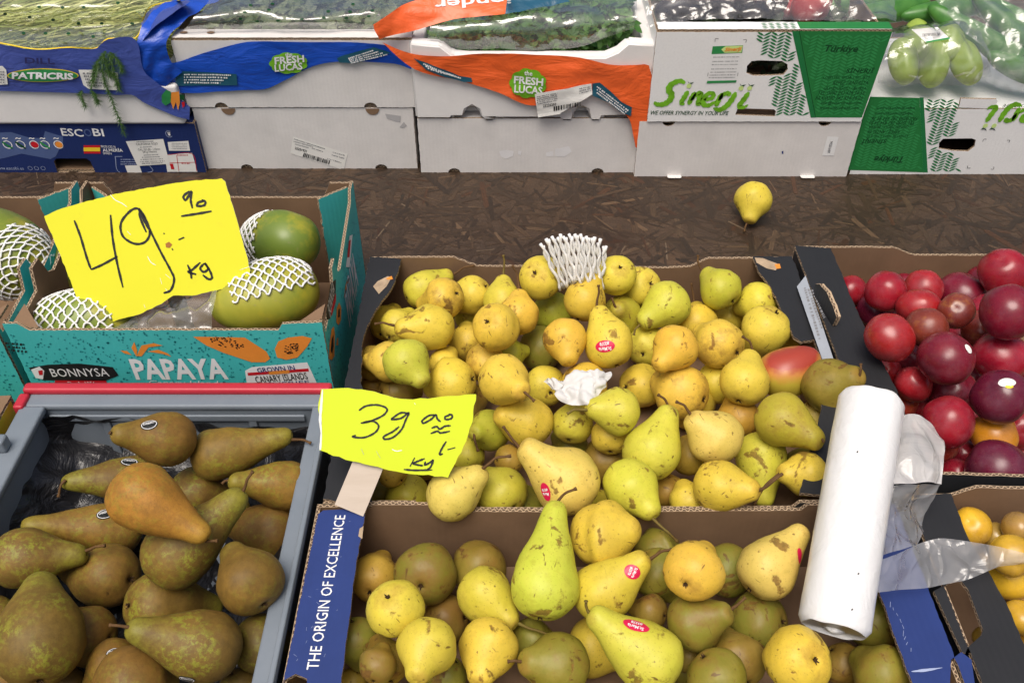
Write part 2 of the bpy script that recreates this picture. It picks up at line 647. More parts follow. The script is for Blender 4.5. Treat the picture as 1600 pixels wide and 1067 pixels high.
def txt(M, s, x0, y0, x1, y1, hpx, mat, parent, bold=0.0, shear=0.0, lift=.0005, name='lettering'):
    return print_on(name, txt_geo(M, s, x0, y0, x1, y1, hpx, bold, shear), M, mat, parent, lift)

def pxpoly(M, pts):
    f = loc_fn(M)
    return [f(x, y) for x, y in pts]

def shape(M, pts, mat, parent, name='printed_shape', lift=.0004):
    p = pxpoly(M, pts)
    return print_on(name, poly_2d([p]), M, mat, parent, lift)

def pen(M, lines, wpx, mat, parent, name='marker_stroke', lift=.0006, taper=True):
    f = loc_fn(M)
    a = f(800, 500); 
    x, y = lines[0][0] if not isinstance(lines[0], dict) else lines[0]['p'][0]
    a, b = f(x, y), f(x+10, y)
    sc = math.hypot(a[0]-b[0], a[1]-b[1])/10
    out = []
    for l in lines:
        if isinstance(l, dict): out.append({'w': [w*sc for w in l['w']], 'p': [f(*q) for q in l['p']]})
        else: out.append([f(*q) for q in l])
    return print_on(name, strokes_2d(out, wpx*sc, taper), M, mat, parent, lift)

def zoomed(ox, oy, sc, pts):
    return [(ox+x/sc, oy+y/sc) for x, y in pts]

def bars(M, x0, y0, x1, y1, hpx, n, mat, parent, lift=.0008):
    """a bar code between two picture points"""
    f = loc_fn(M)
    polys = []
    t = 0
    r = random.Random(n)
    dx, dy = x1-x0, y1-y0
    L = math.hypot(dx, dy)
    ux, uy = -dy/L*hpx, dx/L*hpx
    while t < 1:
        w = r.choice((.012, .02, .035))
        e = min(1, t+w)
        q = [(x0+dx*t, y0+dy*t), (x0+dx*e, y0+dy*e), (x0+dx*e+ux, y0+dy*e+uy), (x0+dx*t+ux, y0+dy*t+uy)]
        polys.append([f(*p) for p in q])
        t = e+r.choice((.012, .02, .03))
    return print_on('bar_code', poly_2d(polys), M, mat, parent, lift)

def inpoly(x, y, poly):
    c = False
    n = len(poly)
    for i in range(n):
        x1, y1 = poly[i]; x2, y2 = poly[(i+1) % n]
        if (y1 > y) != (y2 > y) and x < (x2-x1)*(y-y1)/(y2-y1)+x1: c = not c
    return c

def leaf_pattern(M, pts, mat, parent, lift=.0004, row=.0056, length=.0150, thick=.0034, step=.0118, gaps=()):
    """chevron print of slanted leaves inside a picture outline"""
    poly = pxpoly(M, pts)
    xs = [p[0] for p in poly]; ys = [p[1] for p in poly]
    out = []
    j = 0
    y = min(ys)-.01
    while y < max(ys)+.01:
        x = min(xs)-.01
        i = 0
        while x < max(xs)+.01:
            ang = (.50 if i % 2 else -.50)
            cx, cy = x, y
            c, s = math.cos(ang), math.sin(ang)
            q = []
            for a, b in ((-.5, 0), (-.2, -.45), (.15, -.5), (.5, 0), (.1, .5), (-.25, .38)):
                q.append((cx+a*length*c-b*thick*s, cy+a*length*s+b*thick*c))
            if all(inpoly(px_, py_, poly) for px_, py_ in q) and not any(inpoly(px_, py_, h_) for h_ in gaps for px_, py_ in q): out.append(q)
            x += step; i += 1
        y += row; j += 1
    return tag(print_on('printed_pattern', poly_2d(out), M, mat, parent, lift), kind='stuff')

# ------------------------------------------------------------------ ground and table
m, nt, b, _ = new_mat('grey paving')
g = NT(nt); co = g.coord()
g.link(g.mix(g.noise(co, 3, 6, .7), (.10, .10, .10), (.17, .165, .16)), b.inputs['Base Color'])
b.inputs['Roughness'].default_value = .9
ground = mesh_obj('ground', [(-400, -400, 0), (400, -400, 0), (400, 400, 0), (-400, 400, 0)], [(0, 1, 2, 3)], m, None, Matrix.Translation((0, 0, -.78)))
tag(ground, kind='structure')

m, nt, b, _ = new_mat('dark strand board')
g = NT(nt); co = g.coord()
col = g.ramp(g.noise(co, 6, 5, .7), [(.3, (.030, .0175, .0100)), (.62, (.058, .033, .0175)), (.8, (.11, .058, .026))])
for k, a in enumerate((.3, 1.2, 2.2, 2.8)):
    nn = g.noise(g.mapping(co, (28, 330, 1), (0, 0, a)), 1.0, 3, .6)
    col = g.mix(g.math('MULTIPLY', g.ramp(nn, [(.60, 0.), (.74, 1.)]), .5), col, (.12, .075, .042))
g.link(col, b.inputs['Base Color'])
b.inputs['Roughness'].default_value = .62
g.link(g.bump(g.noise(co, 140, 5, .7), .5, .002), b.inputs['Normal'])
OSB = m
table = thing('market_table', 'dark brown strand board table top under all the crates', 'table', (0, 1.1, -.78))
tv, tf = box_geo(-1.5, .1, -.024, 1.5, 2.4, 0)
world_obj('table_top', tv, tf, OSB, table)
for sx in (-1.35, 1.35):
    for sy in (.25, 2.2):
        tv, tf = box_geo(sx-.03, sy-.03, -.78, sx+.03, sy+.03, -.024)
        world_obj('leg', tv, tf, OSB, table)
# pressed wood strands on the open part of the board
m, nt, b, _ = new_mat('wood strand')
g = NT(nt)
at_c = g.attr('tone'); at_u = g.attr('fibre')
fib = g.noise(g.mapping(at_u.outputs['Vector'], (3, 40, 1)), 1.0, 4, .65)
g.link(g.mix(g.ramp(fib, [(.35, 0.), (.7, 1.)]), at_c.outputs['Color'], g.mix(.55, at_c.outputs['Color'], (.006, .004, .003))), b.inputs['Base Color'])
b.inputs['Roughness'].default_value = .48
g.link(g.bump(fib, .3, .0008), b.inputs['Normal'])
V, Fc, tone, uvw = [], [], [], []
r = random.Random(3)
for i in range(4200):
    L, wd = r.uniform(.02, .09), r.uniform(.0012, .011)
    x, y = r.uniform(-1.0, 1.05), r.uniform(1.0, 1.58)
    a = r.uniform(0, PI)
    c, s = math.cos(a), math.sin(a)
    z = r.uniform(.0002, .0006)
    base = r.random()
    if base < .70: cc = (.041, .0240, .0132)
    elif base < .95: cc = (.062, .036, .019)
    elif base < .99: cc = (.100, .060, .032)
    else: cc = (.13, .09, .055); wd *= .35
    if r.random() < .05: cc = (.06, .026, .011)
    k = r.uniform(.7, 1.3)
    b0 = len(V)
    ends = []
    for t in (-.5, -.42, .42, .5):
        wf = r.uniform(.25, .7) if abs(t) == .5 else 1
        for sgn in (-1, 1):
            lx, ly = L*(t+r.uniform(-.02, .02)), wd*.5*sgn*wf
            V.append((x+lx*c-ly*s, y+lx*s+ly*c, z))
            tone.append((cc[0]*k, cc[1]*k, cc[2]*k, 1))
            uvw.append((lx*12+i, ly*12, 0))
    for q in (0, 2, 4): Fc.append((b0+q, b0+q+2, b0+q+3, b0+q+1))
st = mesh_obj('wood_strand', V, Fc, m, table)
ca = st.data.color_attributes.new('tone', 'FLOAT_COLOR', 'POINT')
ca.data.foreach_set('color', np.array(tone, float).ravel())
ua = st.data.attributes.new('fibre', 'FLOAT_VECTOR', 'POINT')
ua.data.foreach_set('vector', np.array(uvw, float).ravel())
tag(st, kind='stuff')

# ------------------------------------------------------------------ the row of boxes at the back
def half_notch(cu, v, r, up, n=8):
    """points of a half-round cut in a bottom (up=1) or top (up=-1) edge, left to right"""
    return [(cu-r*math.cos(PI*i/n), v+up*r*.8*math.sin(PI*i/n)) for i in range(n+1)]

def carton(name, label, x0, x1, yf, z0, z1, depth, mats, group=None, bottom=(), topc=(), holes=(), lid='closed', cat='box', flare=0.0, rim=.03):
    t = thing(name, label, cat, ((x0+x1)/2, yf+depth/2, z0), group)
    w, h = x1-x0, z1-z0
    M = frame((x0, yf, z0), (1, 0, 0), (0, 0, 1))
    out = [(0, 0)]
    for c in bottom: out += half_notch(c, 0, .0115, 1)
    out += [(w, 0), (w+flare, h)]
    for c in sorted(topc, reverse=True): out += list(reversed(half_notch(c, h, .0115, -1)))
    out += [(0, h)]
    fp = panel('front_panel', out, M, [mats, KRAFT, EDGE], t, holes, rag=.0004)
    th = .004
    panel('side_panel', rect(0, 0, depth-2*th, h-.001), frame((x0, yf+depth-th, z0+.0005), (0, -1, 0), (0, 0, 1)), [mats, KRAFT, EDGE], t)
    panel('side_panel', rect(0, 0, depth-2*th, h-.001), frame((x1, yf+th, z0+.0005), (0, 1, 0), (0, 0, 1)), [mats, KRAFT, EDGE], t)
    panel('back_panel', rect(0, 0, w, h), frame((x1, yf+depth, z0), (-1, 0, 0), (0, 0, 1)), [mats, KRAFT, EDGE], t)
    panel('base_panel', rect(th, th, w-th, depth-th), frame((x0, yf, z0+.005), (1, 0, 0), (0, 1, 0)), [KRAFT, KRAFT, EDGE], t)
    if lid == 'closed':
        panel('top_panel', rect(th+.001, .001, w-th-.001, depth-th-.001), frame((x0, yf+th, z1-.0012), (1, 0, 0), (0, 1, 0)), [mats, KRAFT, EDGE], t)
    elif lid == 'rim':
        panel('top_flap', rect(.002, .0, w+flare-.002, rim), frame((x0, yf+.001, z1+.0045), (1, 0, 0), (0, 1, .05)), [mats, KRAFT, EDGE], t, rag=.0006)
    return t, fp, M

# --- navy vegetable box, far left
Yn = 1.494
navy, navy_f, Mn = carton('vegetable_box', 'navy blue printed vegetable box with flag and white labels, at the far left', -.985, -.572, Yn, 0, .102, .30, NAVY,
    holes=[[(.985-.85+a, b) for a, b in ((-.001, .0003), (.0, .024), (.006, .030), (.062, .030), (.068, .024), (.07, .0003))][::-1]], lid='closed')
f0 = loc_fn(Mn)
Z1 = lambda pts: zoomed(0, 0, 3.557, pts)
def ztxt(M, Z, s, x0, y0, x1, y1, h, mat, parent, **kw):
    (a, b), (c, d) = Z([(x0, y0), (x1, y1)])
    sc = Z([(0, 0)])[0]; s1 = Z([(1, 0)])[0][0]-sc[0]
    return txt(M, s, a, b, c, d, h*s1, mat, parent, **kw)
ztxt(Mn, Z1, 'ESC', 340, 733, 462, 740, 40, INK_WHITE, navy_f, bold=.015)
ztxt(Mn, Z1, 'O', 466, 737, 510, 739, 40, INK_HAZE, navy_f, bold=.015)
ztxt(Mn, Z1, 'BI', 515, 735, 576, 738, 40, INK_WHITE, navy_f, bold=.015)
ztxt(Mn, Z1, 'PRODUCED IN', 562, 815, 642, 817, 13, INK_WHITE, navy_f)
ztxt(Mn, Z1, 'ALMERÍA', 570, 832, 682, 834, 20, INK_WHITE, navy_f, bold=.02)
ztxt(Mn, Z1, 'SPAIN', 573, 852, 620, 853, 12, INK_WHITE, navy_f)
ztxt(Mn, Z1, 'www.escobi.es', -30, 934, 132, 936, 16, INK_PALE, navy_f)
shape(Mn, Z1([(465, 808), (557, 808), (559, 854), (467, 854)]), INK_RED, navy_f, 'flag_print')
shape(Mn, Z1([(465, 820), (557, 820), (558, 841), (466, 841)]), INK_YELLOW, navy_f, 'flag_print', .0007)
shape(Mn, Z1([(-40, 740), (60, 735), (160, 765), (240, 770), (250, 730), (350, 760), (350, 790), (310, 870), (280, 885), (200, 870), (120, 855), (20, 880), (-40, 890)]), INK_HAZE, navy_f, 'printed_ribbon', .0002)
veg_ink = [INK_LEAF, INK_DARKGREEN, INK_RED, INK_LEAF2, INK_ORANGE]
for k, x in enumerate((42, 115, 190, 250, 325)):
    c = f0(x/3.557, 804/3.557)
    e = f0((x+26)/3.557, 804/3.557)
    rr = math.hypot(e[0]-c[0], e[1]-c[1])
    ring = [(np.array(ellipse(*c, rr, rr, 20)+ellipse(*c, rr*.8, rr*.8, 20))), [(i, (i+1) % 20, 20+(i+1) % 20, 20+i) for i in range(20)]]
    print_on('printed_ring', ring, Mn, INK_WHITE, navy_f, .0005)
    ink = veg_ink[k]
    if k in (2, 4): print_on('printed_vegetable', poly_2d([ellipse(c[0]+.001, c[1], rr*.8, rr*.75, 14)]), Mn, ink, navy_f, .0008)
    else: print_on('printed_vegetable', strokes_2d([[(c[0]-rr*.9, c[1]+rr*.7), (c[0]-.002, c[1]), (c[0]+rr*.8, c[1]-rr*.9)]], rr*.5, True), Mn, ink, navy_f, .0008)
    print_on('printed_mark', strokes_2d([[(c[0]-rr*.6, c[1]+rr*1.4), (c[0]-rr*.2, c[1]+rr*1.6), (c[0]+rr*.2, c[1]+rr*1.4), (c[0]+rr*.6, c[1]+rr*1.6)]], rr*.22), Mn, INK_WHITE, navy_f, .0006)
for x in (168, 203, 240):
    c = f0(x/3.557, 935/3.557)
    print_on('printed_ring', ((np.array(ellipse(*c, .0042, .0042, 16)+ellipse(*c, .0036, .0036, 16))), [(i, (i+1) % 16, 16+(i+1) % 16, 16+i) for i in range(16)]), Mn, INK_PALE, navy_f, .0005)
# hand mark in the corner
c = f0(940/3.557, 745/3.557)
print_on('printed_mark', strokes_2d([[(c[0]+.006*math.cos(t), c[1]+.0065*math.sin(t)) for t in np.linspace(.9, 5.6, 9)]], .0009), Mn, INK_PALE, navy_f)
print_on('printed_mark', poly_2d([ellipse(c[0], c[1]-.001, .0022, .0026, 10)]+[[(c[0]+d-.0004, c[1]), (c[0]+d+.0004, c[1]), (c[0]+d*1.3+.0004, c[1]+.004), (c[0]+d*1.3-.0004, c[1]+.004)] for d in (-.0016, -.0005, .0006, .0016)]), Mn, INK_WHITE, navy_f)
def greek(M, Z, x0, y0, x1, y1, h, mat, parent, lift=.0009, seed=0):
    """a line of print too small to read: a row of little word-shaped blocks"""
    (a, b), (c, d) = Z([(x0, y0), (x1, y1)])
    (e, e2), (g_, g2) = Z([(0, 0), (h, 0)])
    hp = (g_-e)*.7
    f = loc_fn(M)
    r = random.Random(int(x0*7+y0*13)+seed)
    L = math.hypot(c-a, d-b)
    ux, uy = (c-a)/L, (d-b)/L
    t, polys = 0, []
    while t < L:
        w = min(r.uniform(.35, 1.1)*hp, L-t)
        k = r.uniform(.7, 1.0)*hp/2
        q = [(t, k), (t+w, k), (t+w, -k), (t, -k)]
        polys.append([f(a+ux*x-uy*y, b+uy*x+ux*y) for x, y in q])
        t += w+(.35 if r.random() < .75 else .9)*hp
    return tag(print_on('small_print', poly_2d(polys), M, mat, parent, lift), kind='stuff')
# labels stuck on the navy box
lab = shape(Mn, Z1([(932, 790), (1047, 783), (1057, 838), (940, 838)]), PAPER, navy_f, 'label', .0006)
for k in range(4): greek(Mn, Z1, 955, 797+k*10, 1040, 797+k*10, 6, INK_GREY, lab)
lab = shape(Mn, Z1([(915, 860), (1068, 850), (1098, 955), (930, 955)]), PAPER, navy_f, 'label', .0006)
ztxt(Mn, Z1, 'I', 948, 925, 966, 925, 30, INK_RED, lab, lift=.0009, bold=.03)
pen(Mn, [Z1([(920, 905), (1082, 902)]), Z1([(982, 862), (995, 950)]), Z1([(920, 862), (1066, 854), (1094, 950)])], .8, INK_RED, lab, 'printed_line', .0009, False)
greek(Mn, Z1, 985, 862, 1045, 862, 9, INK_RED, lab); greek(Mn, Z1, 1010, 908, 1055, 908, 9, INK_RED, lab)
pen(Mn, [Z1([(640, 870), (680, 870)]), Z1([(640, 870), (668, 960), (840, 955), (832, 920)])], .9, INK_PALE, navy_f, 'printed_line', .0005, False)
for k in range(3): greek(Mn, Z1, 672, 886+k*13, 760, 886+k*13, 9, INK_PALE, navy_f)
shape(Mn, Z1([(695, 920), (775, 918), (790, 962), (710, 962)]), PAPER, navy_f, 'label', .0007)
lab = shape(Mn, Z1([(700, 785), (908, 772), (945, 910), (765, 922)]), PAPER, navy_f, 'label', .0010)
for s, y, x0, x1, h in (('CALIFORNIA ROJO', 803, 758, 878, 15), ('CAL: GG 80 - 110mm', 831, 768, 890, 11), ('5Kg Netos', 846, 795, 872, 15)):
    ztxt(Mn, Z1, s, x0, y, x1, y-4, h, INK_BLACK, lab, lift=.0013)
for y, x0, x1 in ((788, 760, 855), (818, 780, 845), (862, 800, 880), (874, 790, 890), (886, 782, 905), (898, 780, 915), (908, 790, 905)):
    greek(Mn, Z1, x0, y, x1, y-4, 8, INK_GREY, lab, .0013)

# --- white foam tray with dill, on the navy box
foam1 = thing('foam_tray', 'white foam tray on the navy box, holding bagged dill', 'tray', (-.77, 1.64, .103))
tv = []
tf = box_geo(-.97, 1.488, .103, -.585, 1.515, .178)
rounded_obj('front_wall', tf, FOAM, foam1, .006)
rounded_obj('back_wall', box_geo(-.97, 1.77, .103, -.585, 1.79, .178), FOAM, foam1, .006)
rounded_obj('side_wall', box_geo(-.97, 1.516, .103, -.95, 1.769, .178), FOAM, foam1, .005)
rounded_obj('side_wall', box_geo(-.61, 1.516, .103, -.585, 1.769, .195), FOAM, foam1, .005)
rounded_obj('tray_base', box_geo(-.949, 1.516, .103, -.611, 1.769, .113), FOAM, foam1, .003)

# --- two white cartons, one on the other
cart_a, cart_a_f, Ma = carton('white_carton', 'plain white carton with a tilted bar code label, under the blue plastic', -.574, -.178, 1.508, 0, .1255, .30, WHITE_BOARD,
    group='white cartons of the back row', bottom=(.075, .328), topc=(), lid='closed')
cart_b, cart_b_f, Mb = carton('white_carton', 'upper white carton wrapped in blue plastic, next to the foam tray of dill', -.580, -.172, 1.506, .1275, .252, .30, WHITE_BOARD,
    group='white cartons of the back row', bottom=(.060, .327), lid='rim', flare=.004)
for x in (357, 582):
    f = loc_fn(Ma); c = f(x, 172)
    print_on('thumb_flap', poly_2d([[(c[0]+.0125*math.cos(t), .1245-.0125*abs(math.sin(t))*1.0) for t in np.linspace(PI, 2*PI, 12)]]), Ma, KRAFT, cart_a_f, .0012)
lab = shape(Ma, zoomed(250, 0, 3.556, [(740, 758), (1042, 855), (1022, 946), (725, 852)]), PAPER, cart_a_f, 'label', .0006)
za = lambda pts: zoomed(250, 0, 3.556, pts)
bars(Ma, *za([(800, 848)])[0], *za([(950, 893)])[0], 6.5, 5, INK_BLACK, lab, .0010)
ztxt(Ma, za, '25221931', 750, 822, 815, 840, 14, INK_BLACK, lab, lift=.0010, bold=.02)
for k, (x0, y0, x1, y1) in enumerate(((745, 772, 920, 828), (742, 785, 850, 815), (750, 800, 830, 822), (845, 822, 905, 842), (960, 845, 1030, 865), (955, 860, 1025, 880), (930, 880, 1010, 905))):
    greek(Ma, za, x0, y0, x1, y1, 8, INK_GREY, lab, .0010)
shape(Ma, za([(1250, 632), (1300, 640), (1338, 645), (1335, 680), (1300, 672), (1262, 660)]), plain('torn grey paper', (.42, .41, .41), .8), cart_a_f, 'torn_patch', .0005)
shape(Ma, za([(1330, 708), (1355, 678), (1372, 700), (1350, 712)]), plain('torn grey paper', (.42, .41, .41), .8), cart_a_f, 'torn_patch', .0005)
for x in (135, 285): 
    p = at(*za([(x, 205)])[0], Y=1.52)
    print_on('torn_patch', poly_2d([ellipse(0, 0, .007, .004, 10)]), frame((p.x, 1.522, .2585), (1, 0, 0), (0, 1, 0)), KRAFT, cart_b, .0006)

# --- third column: white carton below, foam box above
cart_c, cart_c_f, Mc = carton('white_carton', 'scuffed white carton under the foam box with orange plastic', -.170, .236, 1.494, 0, .112, .30, WHITE_BOARD,
    group='white cartons of the back row', bottom=(.062, .330), lid='closed')
f = loc_fn(Mc)
scuff = plain('scuffed white', (.74, .73, .73), .7, .2, .05)
zc = lambda pts: zoomed(580, 0, 3.478, pts)
for q in ([(695, 822), (740, 815), (775, 822), (770, 850), (730, 865), (705, 850)], [(800, 820), (818, 822), (812, 845), (798, 838)], [(950, 830), (990, 820), (990, 850), (950, 850)], [(1000, 810), (1075, 795), (1090, 825), (1050, 852), (1000, 850)]):
    shape(Mc, zc(q), scuff, cart_c_f, 'worn_patch', .0004)
foam2 = thing('foam_box', 'white foam box with notched rim behind the orange plastic', 'box', (.035, 1.64, .112))
Mf = frame((-.176, 1.490, .1125), (1, 0, 0), (0, 0, 1))
out = [(.004, 0), (.068, 0), (.070, .004), (.09, .004), (.094, .018), (.105, .025), (.116, .018), (.12, .004), (.126, -.004), (.145, -.004), (.147, .004),
       (.262, .004), (.264, -.004), (.285, -.004), (.288, .016), (.298, .024), (.31, .018), (.315, -.004), (.335, -.004), (.338, .004), (.40, .006), (.415, .015), (.422, .138), (.372, .142), (.355, .126), (.335, .117), (.10, .117), (.075, .120), (.055, .137), (.002, .142)]
fw = panel('front_wall', out, Mf, [FOAM, FOAM, FOAM], foam2, th=.028)
bm = bmesh.new(); bm.from_mesh(fw.data)
bmesh.ops.dissolve_limit(bm, angle_limit=.02, verts=bm.verts, edges=bm.edges)
bmesh.ops.bevel(bm, geom=[e for e in bm.edges if e.calc_face_angle(0) > .5], offset=.004, segments=3, affect='EDGES')
for q in bm.faces: q.smooth = True
bm.to_mesh(fw.data); bm.free()
fw.modifiers.new('even normals', 'WEIGHTED_NORMAL')
rounded_obj('side_wall', box_geo(-.173, 1.5175, .1125, -.150, 1.80, .248), FOAM, foam2, .005)
rounded_obj('side_wall', box_geo(.222, 1.5175, .1125, .245, 1.80, .248), FOAM, foam2, .005)
rounded_obj('back_wall', box_geo(-.149, 1.77, .1125, .221, 1.80, .24), FOAM, foam2, .005)
rounded_obj('tray_base', box_geo(-.149, 1.518, .1125, .221, 1.769, .125), FOAM, foam2, .004)
world_obj('foot', *box_geo(-.05, 1.5, .111, .1, 1.6, .1124), FOAM, foam2)

# --- fourth column: white carton below, printed green and white box above
cart_d, cart_d_f, Md = carton('white_carton', 'white carton with a small upright sticker, under the green and white box', .227, .622, 1.480, 0, .1135, .30, WHITE_BOARD,
    group='white cartons of the back row', topc=(.052, .33), lid='closed')
zd = lambda pts: zoomed(980, 0, 3.557, pts)
lab = shape(Md, zd([(1113, 758), (1175, 762), (1147, 865), (1082, 865)]), GLOSS_WHITE, cart_d_f, 'label', .0006)
ztxt(Md, zd, '9422016407', 1136, 785, 1118, 850, 14, INK_BLACK, lab, lift=.0010)
shape(Md, zd([(858, 842), (868, 838), (868, 856), (860, 856)]), BLUE_BOARD, cart_d_f, 'ink_spot', .0005)
for x in (262, 1002):
    c = at(*zd([(x, 985)])[0], z=.002)
    print_on('bottom_tab', poly_2d([roundrect(-.013, -.006, .013, .006, .004)]), frame((c.x, 1.476, .003), (1, 0, 0), (0, 1, 0)), WHITE_BOARD, cart_d, .0)

Ms0 = frame((.24, 1.477, .114), (1, 0, 0), (0, 0, 1))
hole1 = pxpoly(Ms0, zd([(665, 372), (690, 345), (730, 340), (860, 344), (890, 362), (892, 390), (868, 420), (800, 424), (700, 425), (662, 410)]))
notch = pxpoly(Ms0, zd([(600, 642), (612, 610), (625, 606), (815, 612), (826, 622), (820, 651)]))
xs1, xs2 = at(1347, 185, Y=1.477).x, at(1395, 49, Y=1.477).x
box_s, box_s_f, Ms = carton('printed_box', 'green and white printed box with brush lettering and dark handle slot', .24, xs1, 1.477, .115, .279, .30, GLOSS_WHITE,
    group='green and white printed boxes', holes=[hole1, notch], lid='rim', flare=xs2-xs1, rim=.026)
# green end of the print, its edge line and leaf patterns
shape(Ms, zd([(950, 174), (1474, 176), (1304, 654), (1042, 654)]), GREEN_BOARD, box_s_f, 'printed_field', .0003)
shape(Ms, zd([(916, 174), (950, 174), (1044, 654), (1020, 654)]), INK_LEAF, box_s_f, 'printed_field', .0004)
pen(Ms, [zd([(956, 172), (1046, 650)])], .9, INK_DARKGREEN, box_s_f, 'printed_line', .0006, False)
leaf_pattern(Ms, zd([(700, 172), (922, 172), (1026, 652), (818, 652)]), INK_LEAF, box_s_f, gaps=[hole1, notch])
leaf_pattern(Ms, zd([(962, 180), (1468, 182), (1298, 650), (1050, 650)]), INK_LEAF2, box_s_f, .0005)
T = lambda s, x0, y0, x1, y1, h, mat=INK_DARKGREEN, **kw: ztxt(Ms, zd, s, x0, y0, x1, y1, h, mat, box_s_f, lift=.0008, **kw)
T('Türkiye', 1092, 275, 1283, 277, 48, bold=.025, shear=.22)
T('SİNERJİ', 1218, 392, 1370, 394, 38, shear=.2, bold=.01)
for s, y, x0, x1 in (('LOJİSTİK GIDA LTD. ŞTİ.', 430, 1090, 1352), ('KEPEZ / ANTALYA', 460, 1145, 1342), ('GÜNDOĞDU / BURSA', 488, 1093, 1332), ('TEL :0090 242 434 34 56', 516, 1060, 1320), ('FAX:0090 242 434 34 26', 544, 1048, 1310), ('info@sinerjifresh.com', 573, 1076, 1300), ('www.sinerjifresh.com', 601, 1068, 1288)):
    T(s, x0, y, x1, y, 22, shear=.18)
T('WE OFFER SYNERGY IN YOUR LIFE', 128, 626, 562, 629, 22, bold=.012, shear=.2)
def brush_logo(M, Z, par):
    S_ = lambda pts, w: {'p': Z(pts), 'w': w}
    ls = [S_([(322, 462), (290, 450), (245, 470), (232, 500), (246, 525), (238, 555), (205, 578), (165, 580), (150, 565)], [4, 5.5, 7, 7.5, 7, 7, 6.5, 5, 3]),
          S_([(338, 505), (318, 540), (300, 572), (318, 580)], [5, 6, 5, 3]),
          S_([(378, 512), (358, 545), (340, 582)], [5, 6, 5]), S_([(352, 560), (385, 525), (408, 520), (398, 555), (392, 578), (410, 578)], [3, 5, 6, 6, 5, 3]),
          S_([(425, 555), (470, 545), (478, 522), (450, 520), (424, 552), (424, 580), (455, 585), (492, 562)], [4, 5, 5, 5, 6, 6, 5, 3]),
          S_([(528, 518), (508, 555), (492, 592)], [5, 6, 5]), S_([(506, 560), (535, 525), (562, 520), (566, 535)], [3, 5, 6, 4]),
          S_([(604, 512), (580, 555), (548, 592), (512, 610), (478, 600)], [5, 6.5, 6.5, 6, 3]),
          S_([(676, 512), (650, 550), (622, 590), (648, 596), (672, 582)], [5, 6, 6, 4, 2])]
    for l_ in ls: l_['w'] = [w*1.4 for w in l_['w']]
    pen(M, ls, 5, INK_LIME, par, 'brush_lettering', .0009)
    f = loc_fn(M)
    for x, y in ((343, 478), (632, 491), (680, 491)):
        c = f(*Z([(x, y)])[0])
        print_on('printed_ball', poly_2d([ellipse(*c, .0042, .0044, 16)]), M, INK_LIME2, par, .0009)
        pts = [(x+5, y-14), (x-8, y-28), (x-2, y-16), (x+8, y-18), (x+28, y-22), (x+14, y-10)]
        print_on('printed_leaf', poly_2d([[f(*q) for q in Z(pts)]]), M, INK_DARKGREEN, par, .0010)
brush_logo(Ms, zd, box_s_f)
Mtf = frame((.24, 1.478, .2835), (1, 0, 0), (0, 1, .05))
ftop = loc_fn(Mtf)
a0, a1 = ftop(*zd([(955, 150)])[0])[0], ftop(*zd([(1470, 150)])[0])[0]
print_on('printed_field', poly_2d([rect(a0, .001, a1, .0255)]), Mtf, GREEN_BOARD, box_s, .0004)
print_on('printed_pattern', poly_2d([[(u, v), (u+.006, v-.0012), (u+.011, v+.002), (u+.004, v+.0022)] for u in np.arange(a0-.062, a0-.012, .0118) for v in np.arange(.003, .024, .0056)]), Mtf, INK_LEAF, box_s, .0004)['kind'] = 'stuff'
lab = shape(Ms, zd([(475, 258), (644, 252), (606, 460), (441, 464)]), GLOSS_WHITE, box_s_f, 'label', .0006)
shape(Ms, zd([(475, 258), (644, 252), (638, 295), (468, 302)]), INK_LEAF2, lab, 'printed_field', .0008)
shape(Ms, zd([(545, 258), (642, 254), (634, 292), (540, 294), (522, 275)]), INK_LIME2, lab, 'printed_field', .0010)
ztxt(Ms, zd, 'Sinerji', 542, 279, 632, 274, 28, INK_ORANGE, lab, bold=.04, shear=.3, lift=.0013)
shape(Ms, zd([(444, 450), (608, 446), (604, 459), (441, 464)]), INK_LEAF2, lab, 'printed_field', .0008)
for k, y in enumerate((318, 342, 360, 384, 402, 418, 432)):
    greek(Ms, zd, 478-k*4, y, 622-k*4, y-2, 8, INK_GREY, lab, .0010)
pen(Ms, [zd([(488, 232), (490, 216), (508, 217)]), zd([(645, 222), (662, 222), (658, 238)]), zd([(447, 425), (450, 405)]), zd([(612, 425), (616, 405)])], .7, INK_BLACK, box_s_f, 'printed_line', .0006, False)
dk = plain('dark inside of box', (.012, .012, .014), .5)

# --- fifth column: the same print upside down
box_u, box_u_f, Mu = None, None, None
Mu0 = frame((.63, 1.488, 0), (1, 0, 0), (0, 0, 1))
zu = lambda pts: zoomed(1240, 0, 3.556, pts)
hole1 = pxpoly(Mu0, zu([(808, 795), (830, 772), (990, 770), (1012, 778), (1005, 815), (970, 842), (880, 838), (806, 826)]))
notch = pxpoly(Mu0, zu([(918, 598), (930, 549), (1128, 553), (1134, 566), (1115, 606)]))
box_u, box_u_f, Mu = carton('printed_box', 'green and white printed box standing upside down at the far right', .63, 1.03, 1.488, .0, .1335, .30, GLOSS_WHITE,
    group='green and white printed boxes', holes=[hole1, notch], lid='closed')
shape(Mu, zu([(425, 538), (700, 545), (720, 958), (298, 945), (312, 860)]), GREEN_BOARD, box_u_f, 'printed_field', .0003)
shape(Mu, zu([(700, 542), (722, 542), (745, 958), (720, 958)]), INK_LEAF, box_u_f, 'printed_field', .0004)
leaf_pattern(Mu, zu([(722, 545), (922, 550), (932, 962), (745, 957)]), INK_LEAF, box_u_f, gaps=[hole1, notch])
leaf_pattern(Mu, zu([(440, 545), (700, 548), (718, 950), (305, 940)]), INK_LEAF2, box_u_f, .0005)
T = lambda s, x0, y0, x1, y1, h, **kw: ztxt(Mu, zu, s, x0, y0, x1, y1, h, INK_DARKGREEN, box_u_f, lift=.0008, **kw)
